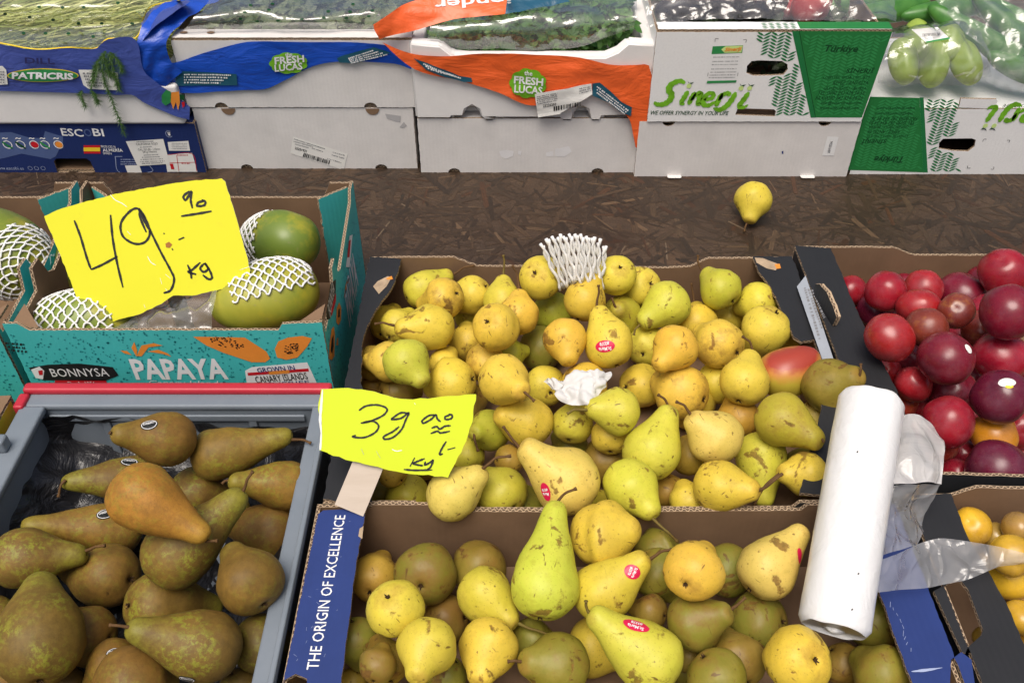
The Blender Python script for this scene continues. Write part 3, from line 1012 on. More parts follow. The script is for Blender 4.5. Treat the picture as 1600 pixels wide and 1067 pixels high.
T('Türkiye', 615, 882, 448, 880, 44, bold=.025, shear=.22)
T('SİNERJİ', 515, 785, 380, 785, 32, shear=.2, bold=.01)
for s, y, x0, x1 in (('LOJİSTİK GIDA LTD. ŞTİ.', 757, 632, 402), ('KEPEZ / ANTALYA', 732, 588, 408), ('GÜNDOĞDU / BURSA', 708, 636, 415), ('TEL :0090 242 434 34 56', 683, 672, 418), ('FAX:0090 242 434 34 26', 659, 688, 432), ('info@sinerjifresh.com', 630, 662, 452), ('www.sinerjifresh.com', 600, 676, 462)):
    T(s, x0, y, x1, y, 20, shear=.18)
T('WE OFFER SYNERGY IN YOUR LIFE', 1640, 590, 1162, 588, 18, bold=.012, shear=.2)
# upside down brush logo: the upright one turned about a centre
def turned(cx, cy, Z0):
    return lambda pts: [(2*cx-x, 2*cy-y) for x, y in Z0(pts)]
def zflip(pts):      # logo coordinates of the upright box, turned 180 degrees and shifted to the lower box
    o = []
    for x, y in pts:
        X, Y_ = 1090+(655-x), 655-(y-535)*1.0
        o.append((1240+X/3.556, Y_/3.556))
    return o
brush_logo(Mu, zflip, box_u_f)
pen(Mu, [zu([(1050, 788), (1056, 774), (1072, 774)]), zu([(1185, 780), (1200, 780), (1196, 792)]), zu([(968, 920), (966, 934), (982, 934)]), zu([(1095, 940), (1110, 940), (1112, 926)])], .7, INK_BLACK, box_u_f, 'printed_line', .0006, False)

# ------------------------------------------------------------------ plastic and greens on the back row
def wav(x, z, k=0.0, amp=.0022):
    q = Vector((x*16, z*26, k))
    return amp*(noise.noise(q)+.5*noise.noise(q*2.3))+.0048

def front_film(name, top, bot, Z, Yf, mat, label, cat, k=0.0, n=46, rows=12, amp=.0022):
    """plastic hanging on an upright front: both edges measured in the picture"""
    top = smooth_line(Z(top), 8); bot = smooth_line(Z(bot), 8)
    def res(l, m):
        d = np.r_[0, np.cumsum([math.hypot(l[i+1][0]-l[i][0], l[i+1][1]-l[i][1]) for i in range(len(l)-1)])]
        t = np.linspace(0, d[-1], m)
        return list(zip(np.interp(t, d, [p[0] for p in l]), np.interp(t, d, [p[1] for p in l])))
    top, bot = res(top, n), res(bot, n)
    V = []
    for j in range(rows+1):
        for i in range(n):
            t = j/rows
            x, y = top[i][0]*(1-t)+bot[i][0]*t, top[i][1]*(1-t)+bot[i][1]*t
            P = at(x, y, Y=Yf)
            V.append((P.x, Yf-wav(P.x, P.z, k, amp), P.z))
    Fc = [(j*n+i, (j+1)*n+i, (j+1)*n+i+1, j*n+i+1) for j in range(rows) for i in range(n-1)]
    o = world_obj(name, V, Fc, mat, None, True)
    return tag(o, label, cat)

def film_fn(Yf, k=0.0, amp=.0022, lift=.0022):
    def f(x, y):
        P = at(x, y, Y=Yf)
        return (P.x, Yf-wav(P.x, P.z, k, amp)-lift, P.z)
    return f

def px_text(s, x0, y0, x1, y1, h, bold=0.0, shear=0.0):
    """lettering in picture pixels (y down)"""
    q, f = text_2d(s, 0, 0, width=math.hypot(x1-x0, y1-y0), height=h, bold=bold, shear=shear)
    a = math.atan2(y1-y0, x1-x0)
    c, s_ = math.cos(a), math.sin(a)
    out = [((x0+x1)/2+c*p[0]+s_*p[1], (y0+y1)/2+s_*p[0]-c*p[1]) for p in q]
    return np.array(out), f

def film_text(par, fn, Z, s, x0, y0, x1, y1, h, mat, **kw):
    (a, b), (c, d) = Z([(x0, y0), (x1, y1)])
    k = Z([(1, 0)])[0][0]-Z([(0, 0)])[0][0]
    return print_fn('lettering', finer(px_text(s, a, b, c, d, h*k, **kw), 1), fn, mat, par)
def film_poly(par, fn, Z, pts, mat, name='printed_shape'):
    v, f = poly_2d([Z(pts)])
    return print_fn(name, finer((v, f), 3), fn, mat, par)
def film_greek(par, fn, Z, x0, y0, x1, y1, h, mat, seed=0):
    r = random.Random(int(x0+y0*3)+seed)
    L = math.hypot(x1-x0, y1-y0); ux, uy = (x1-x0)/L, (y1-y0)/L
    t, polys = 0, []
    while t < L:
        w = min(r.uniform(.4, 1.1)*h, L-t); k = h*r.uniform(.3, .45)
        polys.append(Z([(x0+ux*a-uy*b, y0+uy*a+ux*b) for a, b in ((t, -k), (t+w, -k), (t+w, k), (t, k))]))
        t += w+(.3 if r.random() < .75 else .8)*h
    return tag(print_fn('small_print', poly_2d(polys), fn, mat, par), kind='stuff')
def cloud(cx, cy, rx, ry, n=9):
    o = []
    for i in range(72):
        t = 2*PI*i/72
        k = 1+.10*abs(math.sin(t*n/2))
        o.append((cx+rx*k*math.cos(t), cy+ry*k*math.sin(t)))
    return o

# blue plastic round the upper white carton
bf = front_film('plastic_wrap', [(20, 330), (90, 342), (250, 290), (440, 237), (600, 224), (900, 230), (1150, 234), (1300, 262), (1398, 372)],
                [(-15, 450), (60, 500), (180, 512), (420, 498), (585, 490), (700, 440), (920, 346), (1270, 346), (1400, 382)], za, 1.505, BLUE_FILM,
                'blue plastic wrap with green cloud logo across the white carton', 'plastic wrap', .3)
fn = film_fn(1.505, .3)
film_poly(bf, fn, za, cloud(718, 343, 98, 56), INK_LIME, 'printed_logo')
fn2 = film_fn(1.505, .3, lift=.0034)
film_text(bf, fn2, za, 'the', 700, 294, 740, 290, 20, INK_WHITE, bold=.02)
film_text(bf, fn2, za, 'FRESH', 642, 328, 805, 316, 42, INK_WHITE, bold=.03)
film_text(bf, fn2, za, 'LUCAS', 642, 370, 795, 358, 40, INK_WHITE, bold=.03)
film_poly(bf, fn, za, [(95, 385), (430, 403), (435, 466), (90, 470)], INK_TEAL)
film_poly(bf, fn, za, [(985, 318), (1010, 305), (1190, 252), (1285, 285), (1090, 345), (1000, 342)], INK_TEAL)
for k in range(4):
    film_greek(bf, fn2, za, 140, 405+k*15, 400-k*20, 408+k*15, 10, INK_WHITE)
    film_greek(bf, fn2, za, 1050+k*5, 318+k*10-k*2, 1190+k*25, 268+k*8, 9, INK_WHITE)
# its free end rising between the foam tray and the carton
o = sheet('plastic_wrap', [[at(*p, Y=y) for p, y in (((352, -6), 1.62), ((300, 25), 1.55), ((262, 60), 1.497), ((266, 95), 1.492), ((285, 112), 1.497))],
                           [at(*p, Y=y) for p, y in (((320, -6), 1.63), ((272, 22), 1.55), ((238, 62), 1.490), ((240, 105), 1.487), ((262, 132), 1.492))],
                           [at(*p, Y=y) for p, y in (((285, -6), 1.62), ((240, 18), 1.55), ((216, 60), 1.492), ((222, 110), 1.488), ((247, 143), 1.494))]],
          BLUE_FILM, None, 36, 14, .004, 30, 2)
tag(o, 'twisted blue plastic end rising between the dill and the white carton', 'plastic wrap')

# orange plastic over the foam box
of = front_film('plastic_wrap', [(215, 292), (400, 300), (600, 286), (900, 292), (1150, 312), (1300, 345), (1420, 350), (1500, 345), (1515, 380), (1532, 440)],
                [(60, 225), (240, 372), (500, 440), (690, 496), (860, 566), (1050, 545), (1200, 505), (1320, 575), (1400, 640), (1425, 740), (1450, 812), (1534, 680)], zc, 1.4865, ORANGE_FILM,
                'orange plastic wrap with green cloud logo across the foam box', 'plastic wrap', 1.7, 60, 16, .0030)
fn, fn2 = film_fn(1.4865, 1.7, .0030), film_fn(1.4865, 1.7, .0030, .0034)
film_poly(of, fn, zc, cloud(852, 445, 93, 74), INK_LIME, 'printed_logo')
film_text(of, fn2, zc, 'the', 832, 388, 876, 390, 26, INK_WHITE, bold=.02)
film_text(of, fn2, zc, 'FRESH', 776, 425, 934, 436, 42, INK_WHITE, bold=.03)
film_text(of, fn2, zc, 'LUCAS', 778, 472, 930, 482, 42, INK_WHITE, bold=.03)
film_poly(of, fn, zc, [(232, 308), (290, 330), (400, 372), (480, 408), (545, 418), (550, 440), (505, 440), (400, 412), (300, 372)], INK_TEAL)
film_poly(of, fn, zc, [(1200, 448), (1240, 442), (1300, 490), (1360, 548), (1415, 575), (1410, 622), (1350, 600), (1290, 550), (1200, 510)], INK_TEAL)
for k in range(3):
    film_greek(of, fn2, zc, 285+k*12, 338+k*12, 430+k*30, 398+k*11, 10, INK_WHITE)
    film_greek(of, fn2, zc, 1225+k*0, 462+k*16, 1395-k*10, 592+k*8, 9, INK_WHITE)
fn3 = film_fn(1.4865, 1.7, .0030, .0050)
lab = film_poly(of, fn3, zc, [(888, 498), (1010, 474), (1195, 444), (1200, 500), (1030, 600), (1025, 606), (906, 626)], PAPER, 'label')
fn4 = film_fn(1.4865, 1.7, .0030, .0062)
film_text(lab, fn4, zc, '25226297', 932, 562, 1005, 552, 16, INK_BLACK, bold=.02)
for k in range(5): film_greek(lab, fn4, zc, 900, 512+k*10, 1010, 490+k*10, 7, INK_GREY)
for k in range(3): film_greek(lab, fn4, zc, 1130, 470+k*12, 1190, 460+k*10, 7, INK_GREY)
r = random.Random(5); polys = []; x = 990
while x < 1135:
    w = r.choice((3, 5, 8)); y = 565-(x-990)*.2
    polys.append(zc([(x, y), (x+w, y-1), (x+w, y+24), (x, y+25)])); x += w+r.choice((3, 4, 6))
print_fn('bar_code', poly_2d(polys), fn4, INK_BLACK, lab)
# its upper flap, thrown back over the box and showing its print upside down
Q = lambda x, y, Y: at(580+x/3.478, y/3.478, Y=Y)
fl_rows = [[Q(10, 135, 1.478), Q(110, 70, 1.50), Q(215, 10, 1.53), Q(420, -25, 1.55), Q(740, -30, 1.56)],
           [Q(18, 170, 1.476), Q(120, 120, 1.497), Q(230, 75, 1.515), Q(440, 40, 1.53), Q(735, 22, 1.54)],
           [Q(45, 215, 1.476), Q(130, 190, 1.49), Q(235, 168, 1.503), Q(450, 108, 1.515), Q(728, 76, 1.52)]]
o = sheet('plastic_wrap', fl_rows, ORANGE_FILM, None, 40, 16, .003, 22, 5)
tag(o, 'orange plastic flap folded back above the left end of the foam box', 'plastic wrap')
flap = o
bv = BVHTree.FromPolygons([(W[o]@v.co) for v in o.data.vertices], [tuple(p.vertices) for p in o.data.polygons])
def on_flap(x, y):
    d = ray(x, y).normalized()
    h = bv.ray_cast(_C, d)
    return (h[0] if h[0] is not None else at(x, y, Y=1.52))-d*.0015
print_fn('lettering', px_text('ionder', 580+760/3.478, -2/3.478, 580+345/3.478, 30/3.478, 15, bold=.02), on_flap, INK_WHITE, flap)
pq = lambda pts: zoomed(580, 0, 3.478, pts)
o = sheet('plastic_wrap', [[Q(742, -30, 1.56), Q(900, -30, 1.56), Q(1100, -35, 1.57)], [Q(738, 20, 1.54), Q(900, 5, 1.545), Q(1070, -5, 1.55)], [Q(728, 78, 1.52), Q(900, 48, 1.53), Q(1080, 12, 1.545)]], TEAL_FILM, None, 24, 10, .003, 24, 6)
tag(o, 'dark teal plastic edge beside the orange flap above the foam box', 'plastic wrap')

# clear printed bag over the dill
Zp = lambda pts: zoomed(0, 0, 3.557, pts)
pf = front_film('herb_bag', [(-60, 240), (0, 240), (200, 272), (380, 262), (530, 268), (600, 215), (755, 212), (800, 380), (860, 440), (1000, 540), (1058, 590)],
                [(-60, 500), (0, 500), (150, 505), (300, 508), (450, 512), (640, 522), (740, 520), (800, 560), (880, 600), (980, 640), (1056, 660)], Zp, 1.4865, INDIGO_FILM,
                'blue printed herb bag with green oval logo over the foam tray', 'bag', 3.1, 50, 12, .0018)
fn, fn2 = film_fn(1.4865, 3.1, .0018), film_fn(1.4865, 3.1, .0018, .0036)
film_poly(pf, fn, Zp, ellipse(248, 410, 198, 38, 40), INK_YELLOW)
film_poly(pf, film_fn(1.4865, 3.1, .0018, .0028), Zp, ellipse(248, 410, 192, 34, 40), INK_LEAF2)
film_text(pf, fn2, Zp, 'PATRICRIS', 78, 408, 418, 414, 38, INK_WHITE, bold=.04)
film_text(pf, film_fn(1.4865, 3.1, .0018, .0045), Zp, 'DILL', 150, 324, 315, 330, 34, plain('faded purple ink', (.03, .03, .12), .5), bold=.02, shear=-.1)
lab = film_poly(pf, fn, Zp, [(-30, 358), (25, 357), (45, 380), (52, 460), (-30, 466)], PAPER, 'label')
lab2 = film_poly(pf, fn, Zp, [(445, 378), (560, 380), (662, 395), (668, 470), (655, 492), (500, 486), (470, 465)], PAPER, 'label')
for k in range(5): film_greek(lab2, fn2, Zp, 470+k*6, 396+k*17, 550+k*10, 398+k*17, 12, INK_GREY); film_greek(lab, fn2, Zp, -20, 388+k*15, 35, 388+k*15, 11, INK_GREY)
film_poly(pf, fn, Zp, [(905, 520), (930, 490), (955, 500), (955, 560), (925, 580), (905, 560)], INK_LEAF2, 'printed_vegetable')
film_poly(pf, fn, Zp, [(958, 505), (1000, 500), (1005, 560), (995, 605), (982, 560), (968, 600), (955, 560)], INK_ORANGE, 'printed_vegetable')
film_poly(pf, fn, Zp, [(1002, 515), (1030, 520), (1030, 550), (1005, 545)], INK_DARKGREEN, 'printed_vegetable')
film_poly(pf, fn, Zp, [(1014, 562), (1030, 556), (1032, 580), (1020, 592)], INK_RED, 'printed_vegetable')
v, f = strokes_2d([Zp([(-60, 240), (0, 240), (200, 274), (380, 264), (535, 268), (600, 216), (752, 212), (800, 100), (845, 35), (1000, 0)])], 1.6, False)
# clear top of the bag
rows = [[at(-40, 72, Y=1.487), at(60, 76, Y=1.487), at(150, 74, Y=1.487), at(205, 62, Y=1.487), at(225, 60, Y=1.49)],
        [at(-40, 45, z=.245), at(60, 45, z=.25), at(150, 42, z=.25), at(215, 38, z=.245), at(240, 40, z=.235)],
        [at(-40, 15, z=.29), at(60, 12, z=.295), at(160, 12, z=.29), at(230, 12, z=.275), at(268, 14, z=.26)],
        [at(-40, -25, z=.31), at(60, -28, z=.315), at(170, -28, z=.305), at(250, -25, z=.29), at(300, -22, z=.28)]]
o = sheet('bag_window', rows, film_mat('clear herb bag', haze=.07, bump=.6, scale=9, gain=1.6, rough=.08), pf, 60, 40, .004, 12, 1)
bvw = BVHTree.FromPolygons([(W[o]@q.co) for q in o.data.vertices], [tuple(p.vertices) for p in o.data.polygons])
def on_bag(x, y):
    d = ray(x, y).normalized(); h = bvw.ray_cast(_C, d)
    return (h[0] if h[0] is not None else at(x, y, Y=1.4875))-d*.002
print_fn('printed_line', (v, f), on_bag, INK_YELLOW, pf)
vv, ff = poly_2d([Zp([(760, 205), (800, 100), (850, 40), (1000, 0), (900, 0), (850, 20), (1030, -10), (1000, 40), (930, 85), (860, 130), (800, 190), (790, 280), (770, 270)])])
hole_geo = merge_2d([poly_2d([zoomed(0, 0, 3.557, ellipse(x, y, 11, 8, 10))]) for x, y in ((347, 43), (217, 40), (465, 42), (655, 18), (165, 98), (295, 112), (436, 132), (565, 132), (735, 132), (253, 187), (380, 188), (517, 205), (28, 80), (130, 185))])
tag(print_fn('air_hole', hole_geo, on_bag, INK_DARKGREEN, pf), kind='stuff')
o = sheet('bag_side', [[on_bag(*p) for p in Zp([(770, 205), (800, 110), (845, 45), (960, 5)])],
                       [at(*q, Y=y) for q, y in ((Zp([(770, 290)])[0], 1.487), (Zp([(830, 180)])[0], 1.49), (Zp([(930, 95)])[0], 1.515), (Zp([(1060, 10)])[0], 1.55))]], INDIGO_FILM, pf, 24, 8, .002, 30, 4)

# leafy masses
def leaf_mat(name, c1, c2):
    m, nt, b, _ = new_mat(name)
    g = NT(nt)
    oi = g.attr('tone').outputs['Fac']
    g.link(g.mix(oi, c1, c2), b.inputs['Base Color'])
    b.inputs['Roughness'].default_value = .5
    return m
def set_tone(o, tones):
    a = o.data.attributes.new('tone', 'FLOAT', 'POINT')
    a.data.foreach_set('value', np.array(tones, float))
def needles(name, n, gen, mat, parent=None, kind='stuff'):
    """many thin blades; gen returns base, direction, length, width"""
    V, Fc, tn = [], [], []
    for i in range(n):
        p, d, L, w = gen(i)
        d = d.normalized()
        a = d.cross(Vector((random.uniform(-1, 1), random.uniform(-1, 1), random.uniform(-1, 1)))).normalized()*w
        sag = Vector((0, 0, -L*.15))
        b0 = len(V)
        t = random.random()
        V += [p-a, p+a, p+d*L*.5+a*.8+sag*.3, p+d*L*.5-a*.8+sag*.3, p+d*L+sag]
        tn += [t]*5
        Fc += [(b0, b0+1, b0+2, b0+3), (b0+3, b0+2, b0+4)]
    o = world_obj(name, V, Fc, mat, parent)
    set_tone(o, tn)
    if kind: o['kind'] = kind
    return o
def leaves(name, n, gen, mat, parent=None, kind='stuff'):
    """many toothed leaves; gen returns centre, size"""
    V, Fc, tn = [], [], []
    for i in range(n):
        p, sz = gen(i)
        nrm = Vector((random.gauss(0, .6), random.gauss(-.3, .6), 1)).normalized()
        a = nrm.orthogonal().normalized(); a = Matrix.Rotation(random.uniform(0, 6.28), 3, nrm)@a
        b = nrm.cross(a)
        t = random.random()
        for lob in (-1, 0, 1):
            c, s = math.cos(lob*.9), math.sin(lob*.9)
            d, e = a*c+b*s, b*c-a*s
            b0 = len(V)
            L = sz*(1 if lob == 0 else .75)
            V += [p, p+d*L*.45+e*L*.28+nrm*L*.08, p+d*L*.75+e*L*.2, p+d*L, p+d*L*.75-e*L*.2, p+d*L*.45-e*L*.28+nrm*L*.08]
            tn += [t]*6
            Fc += [(b0, b0+5, b0+4, b0+3), (b0, b0+3, b0+2, b0+1)]
    o = world_obj(name, V, Fc, mat, parent)
    set_tone(o, tn)
    if kind: o['kind'] = kind
    return o

DILL = leaf_mat('pale dill stalk', (.62, .62, .22), (.34, .42, .10))
DILL2 = leaf_mat('dark dill frond', (.03, .085, .012), (.07, .15, .025))
PARS = leaf_mat('parsley leaf', (.03, .11, .014), (.11, .25, .035))
def gen(i):
    x, y = random.uniform(-.97, -.66), random.uniform(1.52, 1.80)
    z = .16+.09*min(1, (y-1.49)/.12)*random.random()**.4
    return Vector((x, y, z)), Vector((random.gauss(.8, .25), abs(random.gauss(.45, .4))+.05, random.gauss(.10, .12))), random.uniform(.06, .15), random.uniform(.0008, .0017)
o = needles('bagged_dill', 3400, gen, DILL, None)
tag(o, 'pale green dill stalks under the clear bag', 'dill')
# one sprig hanging out over the bag
sprig = thing('dill_sprig', 'dark green dill sprig hanging down over the blue bag and foam tray', 'dill', at(170, 200, Y=1.47))
paths = [[(165, 80), (160, 100), (163, 125), (172, 150), (183, 178), (194, 208)], [(160, 88), (148, 105), (143, 135)], [(172, 82), (184, 95), (190, 110)], [(165, 110), (178, 120), (187, 140)],
         [(155, 100), (150, 110), (146, 128)], [(128, 142), (126, 150), (133, 165)], [(143, 142), (148, 150), (152, 160)], [(170, 85), (175, 100), (182, 130)], [(160, 84), (166, 100), (170, 118)]]
V, Fc, tn = [], [], []
for pth in paths:
    q = [at(x, y, Y=1.476) for x, y in smooth_line(pth, 6)]
    v, f = tube_geo(q, .0007, 5)
    b0 = len(V); V += v; Fc += [tuple(b0+i for i in t) for t in f]; tn += [.3]*len(v)
    k = len(q)
    for i in range(k):
        for j in range(13):
            dr = (q[min(k-1, i+1)]-q[max(0, i-1)]).normalized()
            d = (Vector((random.gauss(0, .7), random.gauss(-.15, .25), random.gauss(0, .5)))+dr*.8).normalized()
            L = random.uniform(.006, .015)
            s = d.cross(Vector((0, 1, 0))).normalized()*.00045
            b0 = len(V)
            V += [q[i]-s, q[i]+s, q[i]+d*L]; Fc.append((b0, b0+1, b0+2)); tn += [random.random()]*3
o = world_obj('frond', V, Fc, DILL2, sprig); set_tone(o, tn)

# greens and clear film of the second and third boxes
def gen(i):
    return Vector((random.uniform(-.55, -.19), random.uniform(1.55, 1.84), random.uniform(.20, .262))), random.uniform(.012, .03)
o = leaves('packed_herbs', 900, gen, leaf_mat('dull herb leaf', (.06, .11, .03), (.20, .24, .12)))
tag(o, 'dull green herbs under clear film in the white carton', 'herbs')
o = sheet('clear_film', [[at(270, 60, Y=1.53), at(360, 50, Y=1.53), at(480, 50, Y=1.53), at(560, 50, Y=1.53), at(625, 52, Y=1.53)],
                         [at(300, 32, z=.282), at(380, 32, z=.280), at(480, 32, z=.284), at(560, 32, z=.278), at(630, 34, z=.276)],
                         [at(320, 12, z=.290), at(400, 12, z=.296), at(500, 12, z=.290), at(580, 12, z=.292), at(645, 14, z=.285)],
                         [at(350, -28, z=.295), at(420, -28, z=.305), at(520, -28, z=.295), at(600, -28, z=.30), at(660, -26, z=.29)]], CLEAR, None, 60, 40, .005, 11, 9)
tag(o, 'crumpled clear film with air holes over the herbs in the white carton', 'film')
bv2 = BVHTree.FromPolygons([(W[o]@q.co) for q in o.data.vertices], [tuple(p.vertices) for p in o.data.polygons])
def on_f2(x, y):
    d = ray(x, y).normalized(); h = bv2.ray_cast(_C, d)
    return (h[0] if h[0] is not None else at(x, y, z=.285))-d*.002
tag(print_fn('air_hole', merge_2d([poly_2d([za(ellipse(x, y, 11, 6, 10))]) for x, y in ((447, 106), (503, 30), (540, 120), (625, 22), (655, 117), (788, 108), (910, 100), (1035, 102), (935, 64), (1055, 66), (1072, 24), (1160, 92), (1180, 60), (470, 70), (605, 56))]), on_f2, INK_DARKGREEN, o), kind='stuff')
def gen(i):
    x = random.uniform(-.14, .21)
    y = random.uniform(1.53, 1.80)
    return Vector((x, y, random.uniform(.17, .235)+.035*max(0, x)/.2)), random.uniform(.012, .028)
o = leaves('packed_parsley', 1500, gen, PARS)
tag(o, 'dark green parsley leaves in the foam box under clear film', 'parsley')
o = sheet('clear_film', [[at(665, 78, Y=1.515), at(740, 78, Y=1.515), at(830, 77, Y=1.515), at(905, 72, Y=1.515), at(990, 45, Y=1.52)],
                         [at(670, 50, z=.268), at(745, 45, z=.272), at(830, 45, z=.270), at(900, 38, z=.280), at(995, 25, z=.285)],
                         [at(680, 22, z=.282), at(750, 20, z=.285), at(830, 18, z=.29), at(920, 12, z=.29), at(995, 5, z=.29)],
                         [at(690, -25, z=.29), at(760, -26, z=.29), at(850, -26, z=.295), at(930, -26, z=.295), at(1000, -26, z=.29)]], CLEAR, None, 60, 40, .005, 12, 12)
tag(o, 'clear film over the parsley in the foam box', 'film')

# bagged vegetables behind the printed boxes
def ellipsoid_geo(c, ax, r1, r2, nu=20, nv=14, lump=.04, seed=0, taper=0.0, bend=0.0, lobes=0):
    ax = Vector(ax).normalized(); a = ax.orthogonal().normalized(); b = ax.cross(a)
    V, Fc = [], []
    c = Vector(c)
    for j in range(nv+1):
        t = PI*j/nv
        h = -math.cos(t)
        rr = max(0.0, math.sin(t))**.85*(1+taper*h)
        for i in range(nu):
            p = 2*PI*i/nu
            k = 1+lump*noise.noise(Vector((math.cos(p)*rr*1.6+seed*5, math.sin(p)*rr*1.6, h*1.6)))
            if lobes: k *= 1-.10*abs(math.cos(p*lobes/2))
            V.append(c+ax*(h*r1)+(a*math.cos(p)+b*math.sin(p))*(rr*r2*k)+a*(bend*h*h))
        if j:
            for i in range(nu):
                Fc.append(((j-1)*nu+i, (j-1)*nu+(i+1) % nu, j*nu+(i+1) % nu, j*nu+i))
    return V, Fc
def veg(name, label, cat, c, ax, r1, r2, mat, group=None, **kw):
    o = world_obj(name, *ellipsoid_geo(c, ax, r1, r2, **kw), mat, None, True)
    return tag(o, label, cat, group)
def skin(name, c1, c2, scale=20, rough=.35, spec=.45, stretch=(1, 1, 1)):
    m, nt, b, _ = new_mat(name)
    g = NT(nt); co = g.coord()
    g.link(g.mix(g.ramp(g.noise(g.mapping(co, stretch), scale, 5, .65), [(.3, 0.), (.7, 1.)]), c1, c2), b.inputs['Base Color'])
    b.inputs['Roughness'].default_value = rough
    b.inputs['Specular IOR Level'].default_value = spec
    g.link(g.bump(g.noise(co, 160, 2), .12, .0008), b.inputs['Normal'])
    return m
PEPPER = skin('pale green pepper skin', (.22, .34, .03), (.36, .46, .10), 14)
CUKE = skin('cucumber skin', (.03, .13, .02), (.08, .23, .04), 30)
REDP = skin('red pepper skin', (.50, .012, .016), (.32, .008, .012), 20)
AUBER = skin('aubergine skin', (.008, .006, .010), (.02, .012, .02), 10, .25)
for k, (x, y, r_) in enumerate(((1415, 108, .027), (1462, 112, .028), (1512, 108, .028), (1440, 78, .027), (1490, 72, .028))):
    c = at(x, y, Y=1.535+.035*(k > 2)); c.z = max(c.z, .1335+r_*.9)
    veg('green_pepper', ('pale green pepper at the left end of the front clear bag', 'pale green pepper in the middle of the front clear bag', 'pale green pepper at the right end of the front clear bag', 'pale green pepper behind, under the left of the bag tag', 'pale green pepper under the white bag tag')[k],
        'pepper', c+Vector((0, .018, .006)), (.25*math.sin(k*2), .85, .55), r_*1.65, r_, PEPPER, 'peppers in the front clear bag', lobes=4, seed=k, nu=28)
def bag_over(name, label, pts, zz, seed, amp=.006, freq=20, mat=CLEAR_BAG):
    rows = [[at(x, y, Y=Y) for x, y, Y in r] for r in pts]
    o = sheet(name, rows, mat, None, 56, 40, amp, freq, seed)
    return tag(o, label, 'bag')
bag = bag_over('clear_bag', 'clear bag of pale green peppers on the upside-down box, with white tag',
    [[(1372, 128, 1.508), (1410, 133, 1.495), (1460, 132, 1.493), (1505, 133, 1.495), (1548, 118, 1.51)],
     [(1370, 100, 1.503), (1410, 98, 1.488), (1460, 100, 1.486), (1510, 96, 1.488), (1545, 85, 1.51)],
     [(1385, 62, 1.55), (1420, 52, 1.535), (1460, 48, 1.53), (1500, 45, 1.535), (1530, 50, 1.56)],
     [(1390, 45, 1.62), (1425, 38, 1.62), (1460, 32, 1.62), (1495, 30, 1.62), (1525, 38, 1.63)]], 0, 21)
bvb = BVHTree.FromPolygons([(W[bag]@q.co) for q in bag.data.vertices], [tuple(p.vertices) for p in bag.data.polygons])
def on_pb(x, y):
    d = ray(x, y).normalized(); h = bvb.ray_cast(_C, d)
    return (h[0] if h[0] is not None else at(x, y, Y=1.53))-d*.004
lab = print_fn('bag_tag', poly_2d([zu([(655, 165), (800, 152), (868, 215), (735, 238)])]), on_pb, PAPER, bag)
def on_pb2(x, y): return Vector(on_pb(x, y))-ray(x, y).normalized()*.001
print_fn('printed_line', poly_2d([zu([(735, 232), (866, 208), (868, 218), (737, 240)])]), on_pb2, INK_LEAF2, lab)
r = random.Random(8); polys = []; x = 715
while x < 815:
    w = r.choice((2, 4, 6)); y = 188-(x-715)*.06
    polys.append(zu([(x, y), (x+w, y), (x+w+4, y+16), (x+4, y+16)])); x += w+r.choice((3, 5))
print_fn('bar_code', poly_2d(polys), on_pb2, INK_BLACK, lab)
cuk = [(1525, 55, 1.58, (1, -.55, -.35), .085), (1560, 78, 1.56, (1, -.5, -.55), .07), (1585, 50, 1.60, (.8, -.6, -.5), .09), (1490, 15, 1.66, (1, .2, .1), .09), (1550, 15, 1.66, (1, -.4, -.3), .09), (1598, 110, 1.53, (1, -.2, -.3), .06), (1395, 18, 1.66, (1, .3, 0), .07), (1340, 8, 1.68, (1, .1, .05), .07)]
lb = ('cucumber in clear bag, sloping down right of the peppers', 'cucumber in clear bag, lowest in front at the right', 'cucumber in clear bag at the upper right corner', 'dark cucumber behind the white bag tag', 'dark cucumber at the top, right of the bag tag', 'cucumber end by the right picture edge above the box', 'dark cucumber behind the green box corner', 'dark green cucumber next to the red pepper')
for k, (x, y, Y, ax, L) in enumerate(cuk):
    veg('cucumber', lb[k], 'cucumber', at(x, y, Y=Y), ax, L*1.15, .021, CUKE, 'bagged cucumbers', seed=k, bend=.006, nu=16, nv=18, lump=.08)
bag_over('clear_bag', 'clear bag wrinkled around the cucumbers at the right edge',
    [[(1540, 128, 1.50), (1570, 142, 1.495), (1600, 142, 1.495), (1640, 140, 1.50)],
     [(1545, 85, 1.525), (1570, 95, 1.515), (1600, 100, 1.505), (1640, 100, 1.505)],
     [(1490, 35, 1.585), (1540, 38, 1.565), (1590, 48, 1.55), (1640, 50, 1.55)],
     [(1450, -15, 1.65), (1520, -15, 1.64), (1580, -12, 1.62), (1640, -10, 1.62)]], 0, 33, .007)
for k, (x, y, Y, r_) in enumerate(((1268, 8, 1.58, .034), (1240, 4, 1.62, .03))):
    veg('red_pepper', ('red pepper in plastic behind the green and white box', 'red pepper end half hidden left of the other red pepper')[k], 'pepper', at(x, y, Y=Y), (.5, .2, .8), r_*1.1, r_, REDP, None, lobes=4, nu=28, seed=k+9)
for k, (x, y, Y) in enumerate(((1130, 5, 1.58), (1075, 10, 1.58), (1190, 8, 1.60))):
    veg('aubergine', ('dark aubergine in plastic, middle of three behind the white box end', 'dark aubergine in plastic, left of three behind the white box end', 'dark aubergine in plastic beside the red pepper')[k], 'aubergine', at(x, y, Y=Y), (1, .2*k, .1), .06, .026, AUBER, None, seed=k)
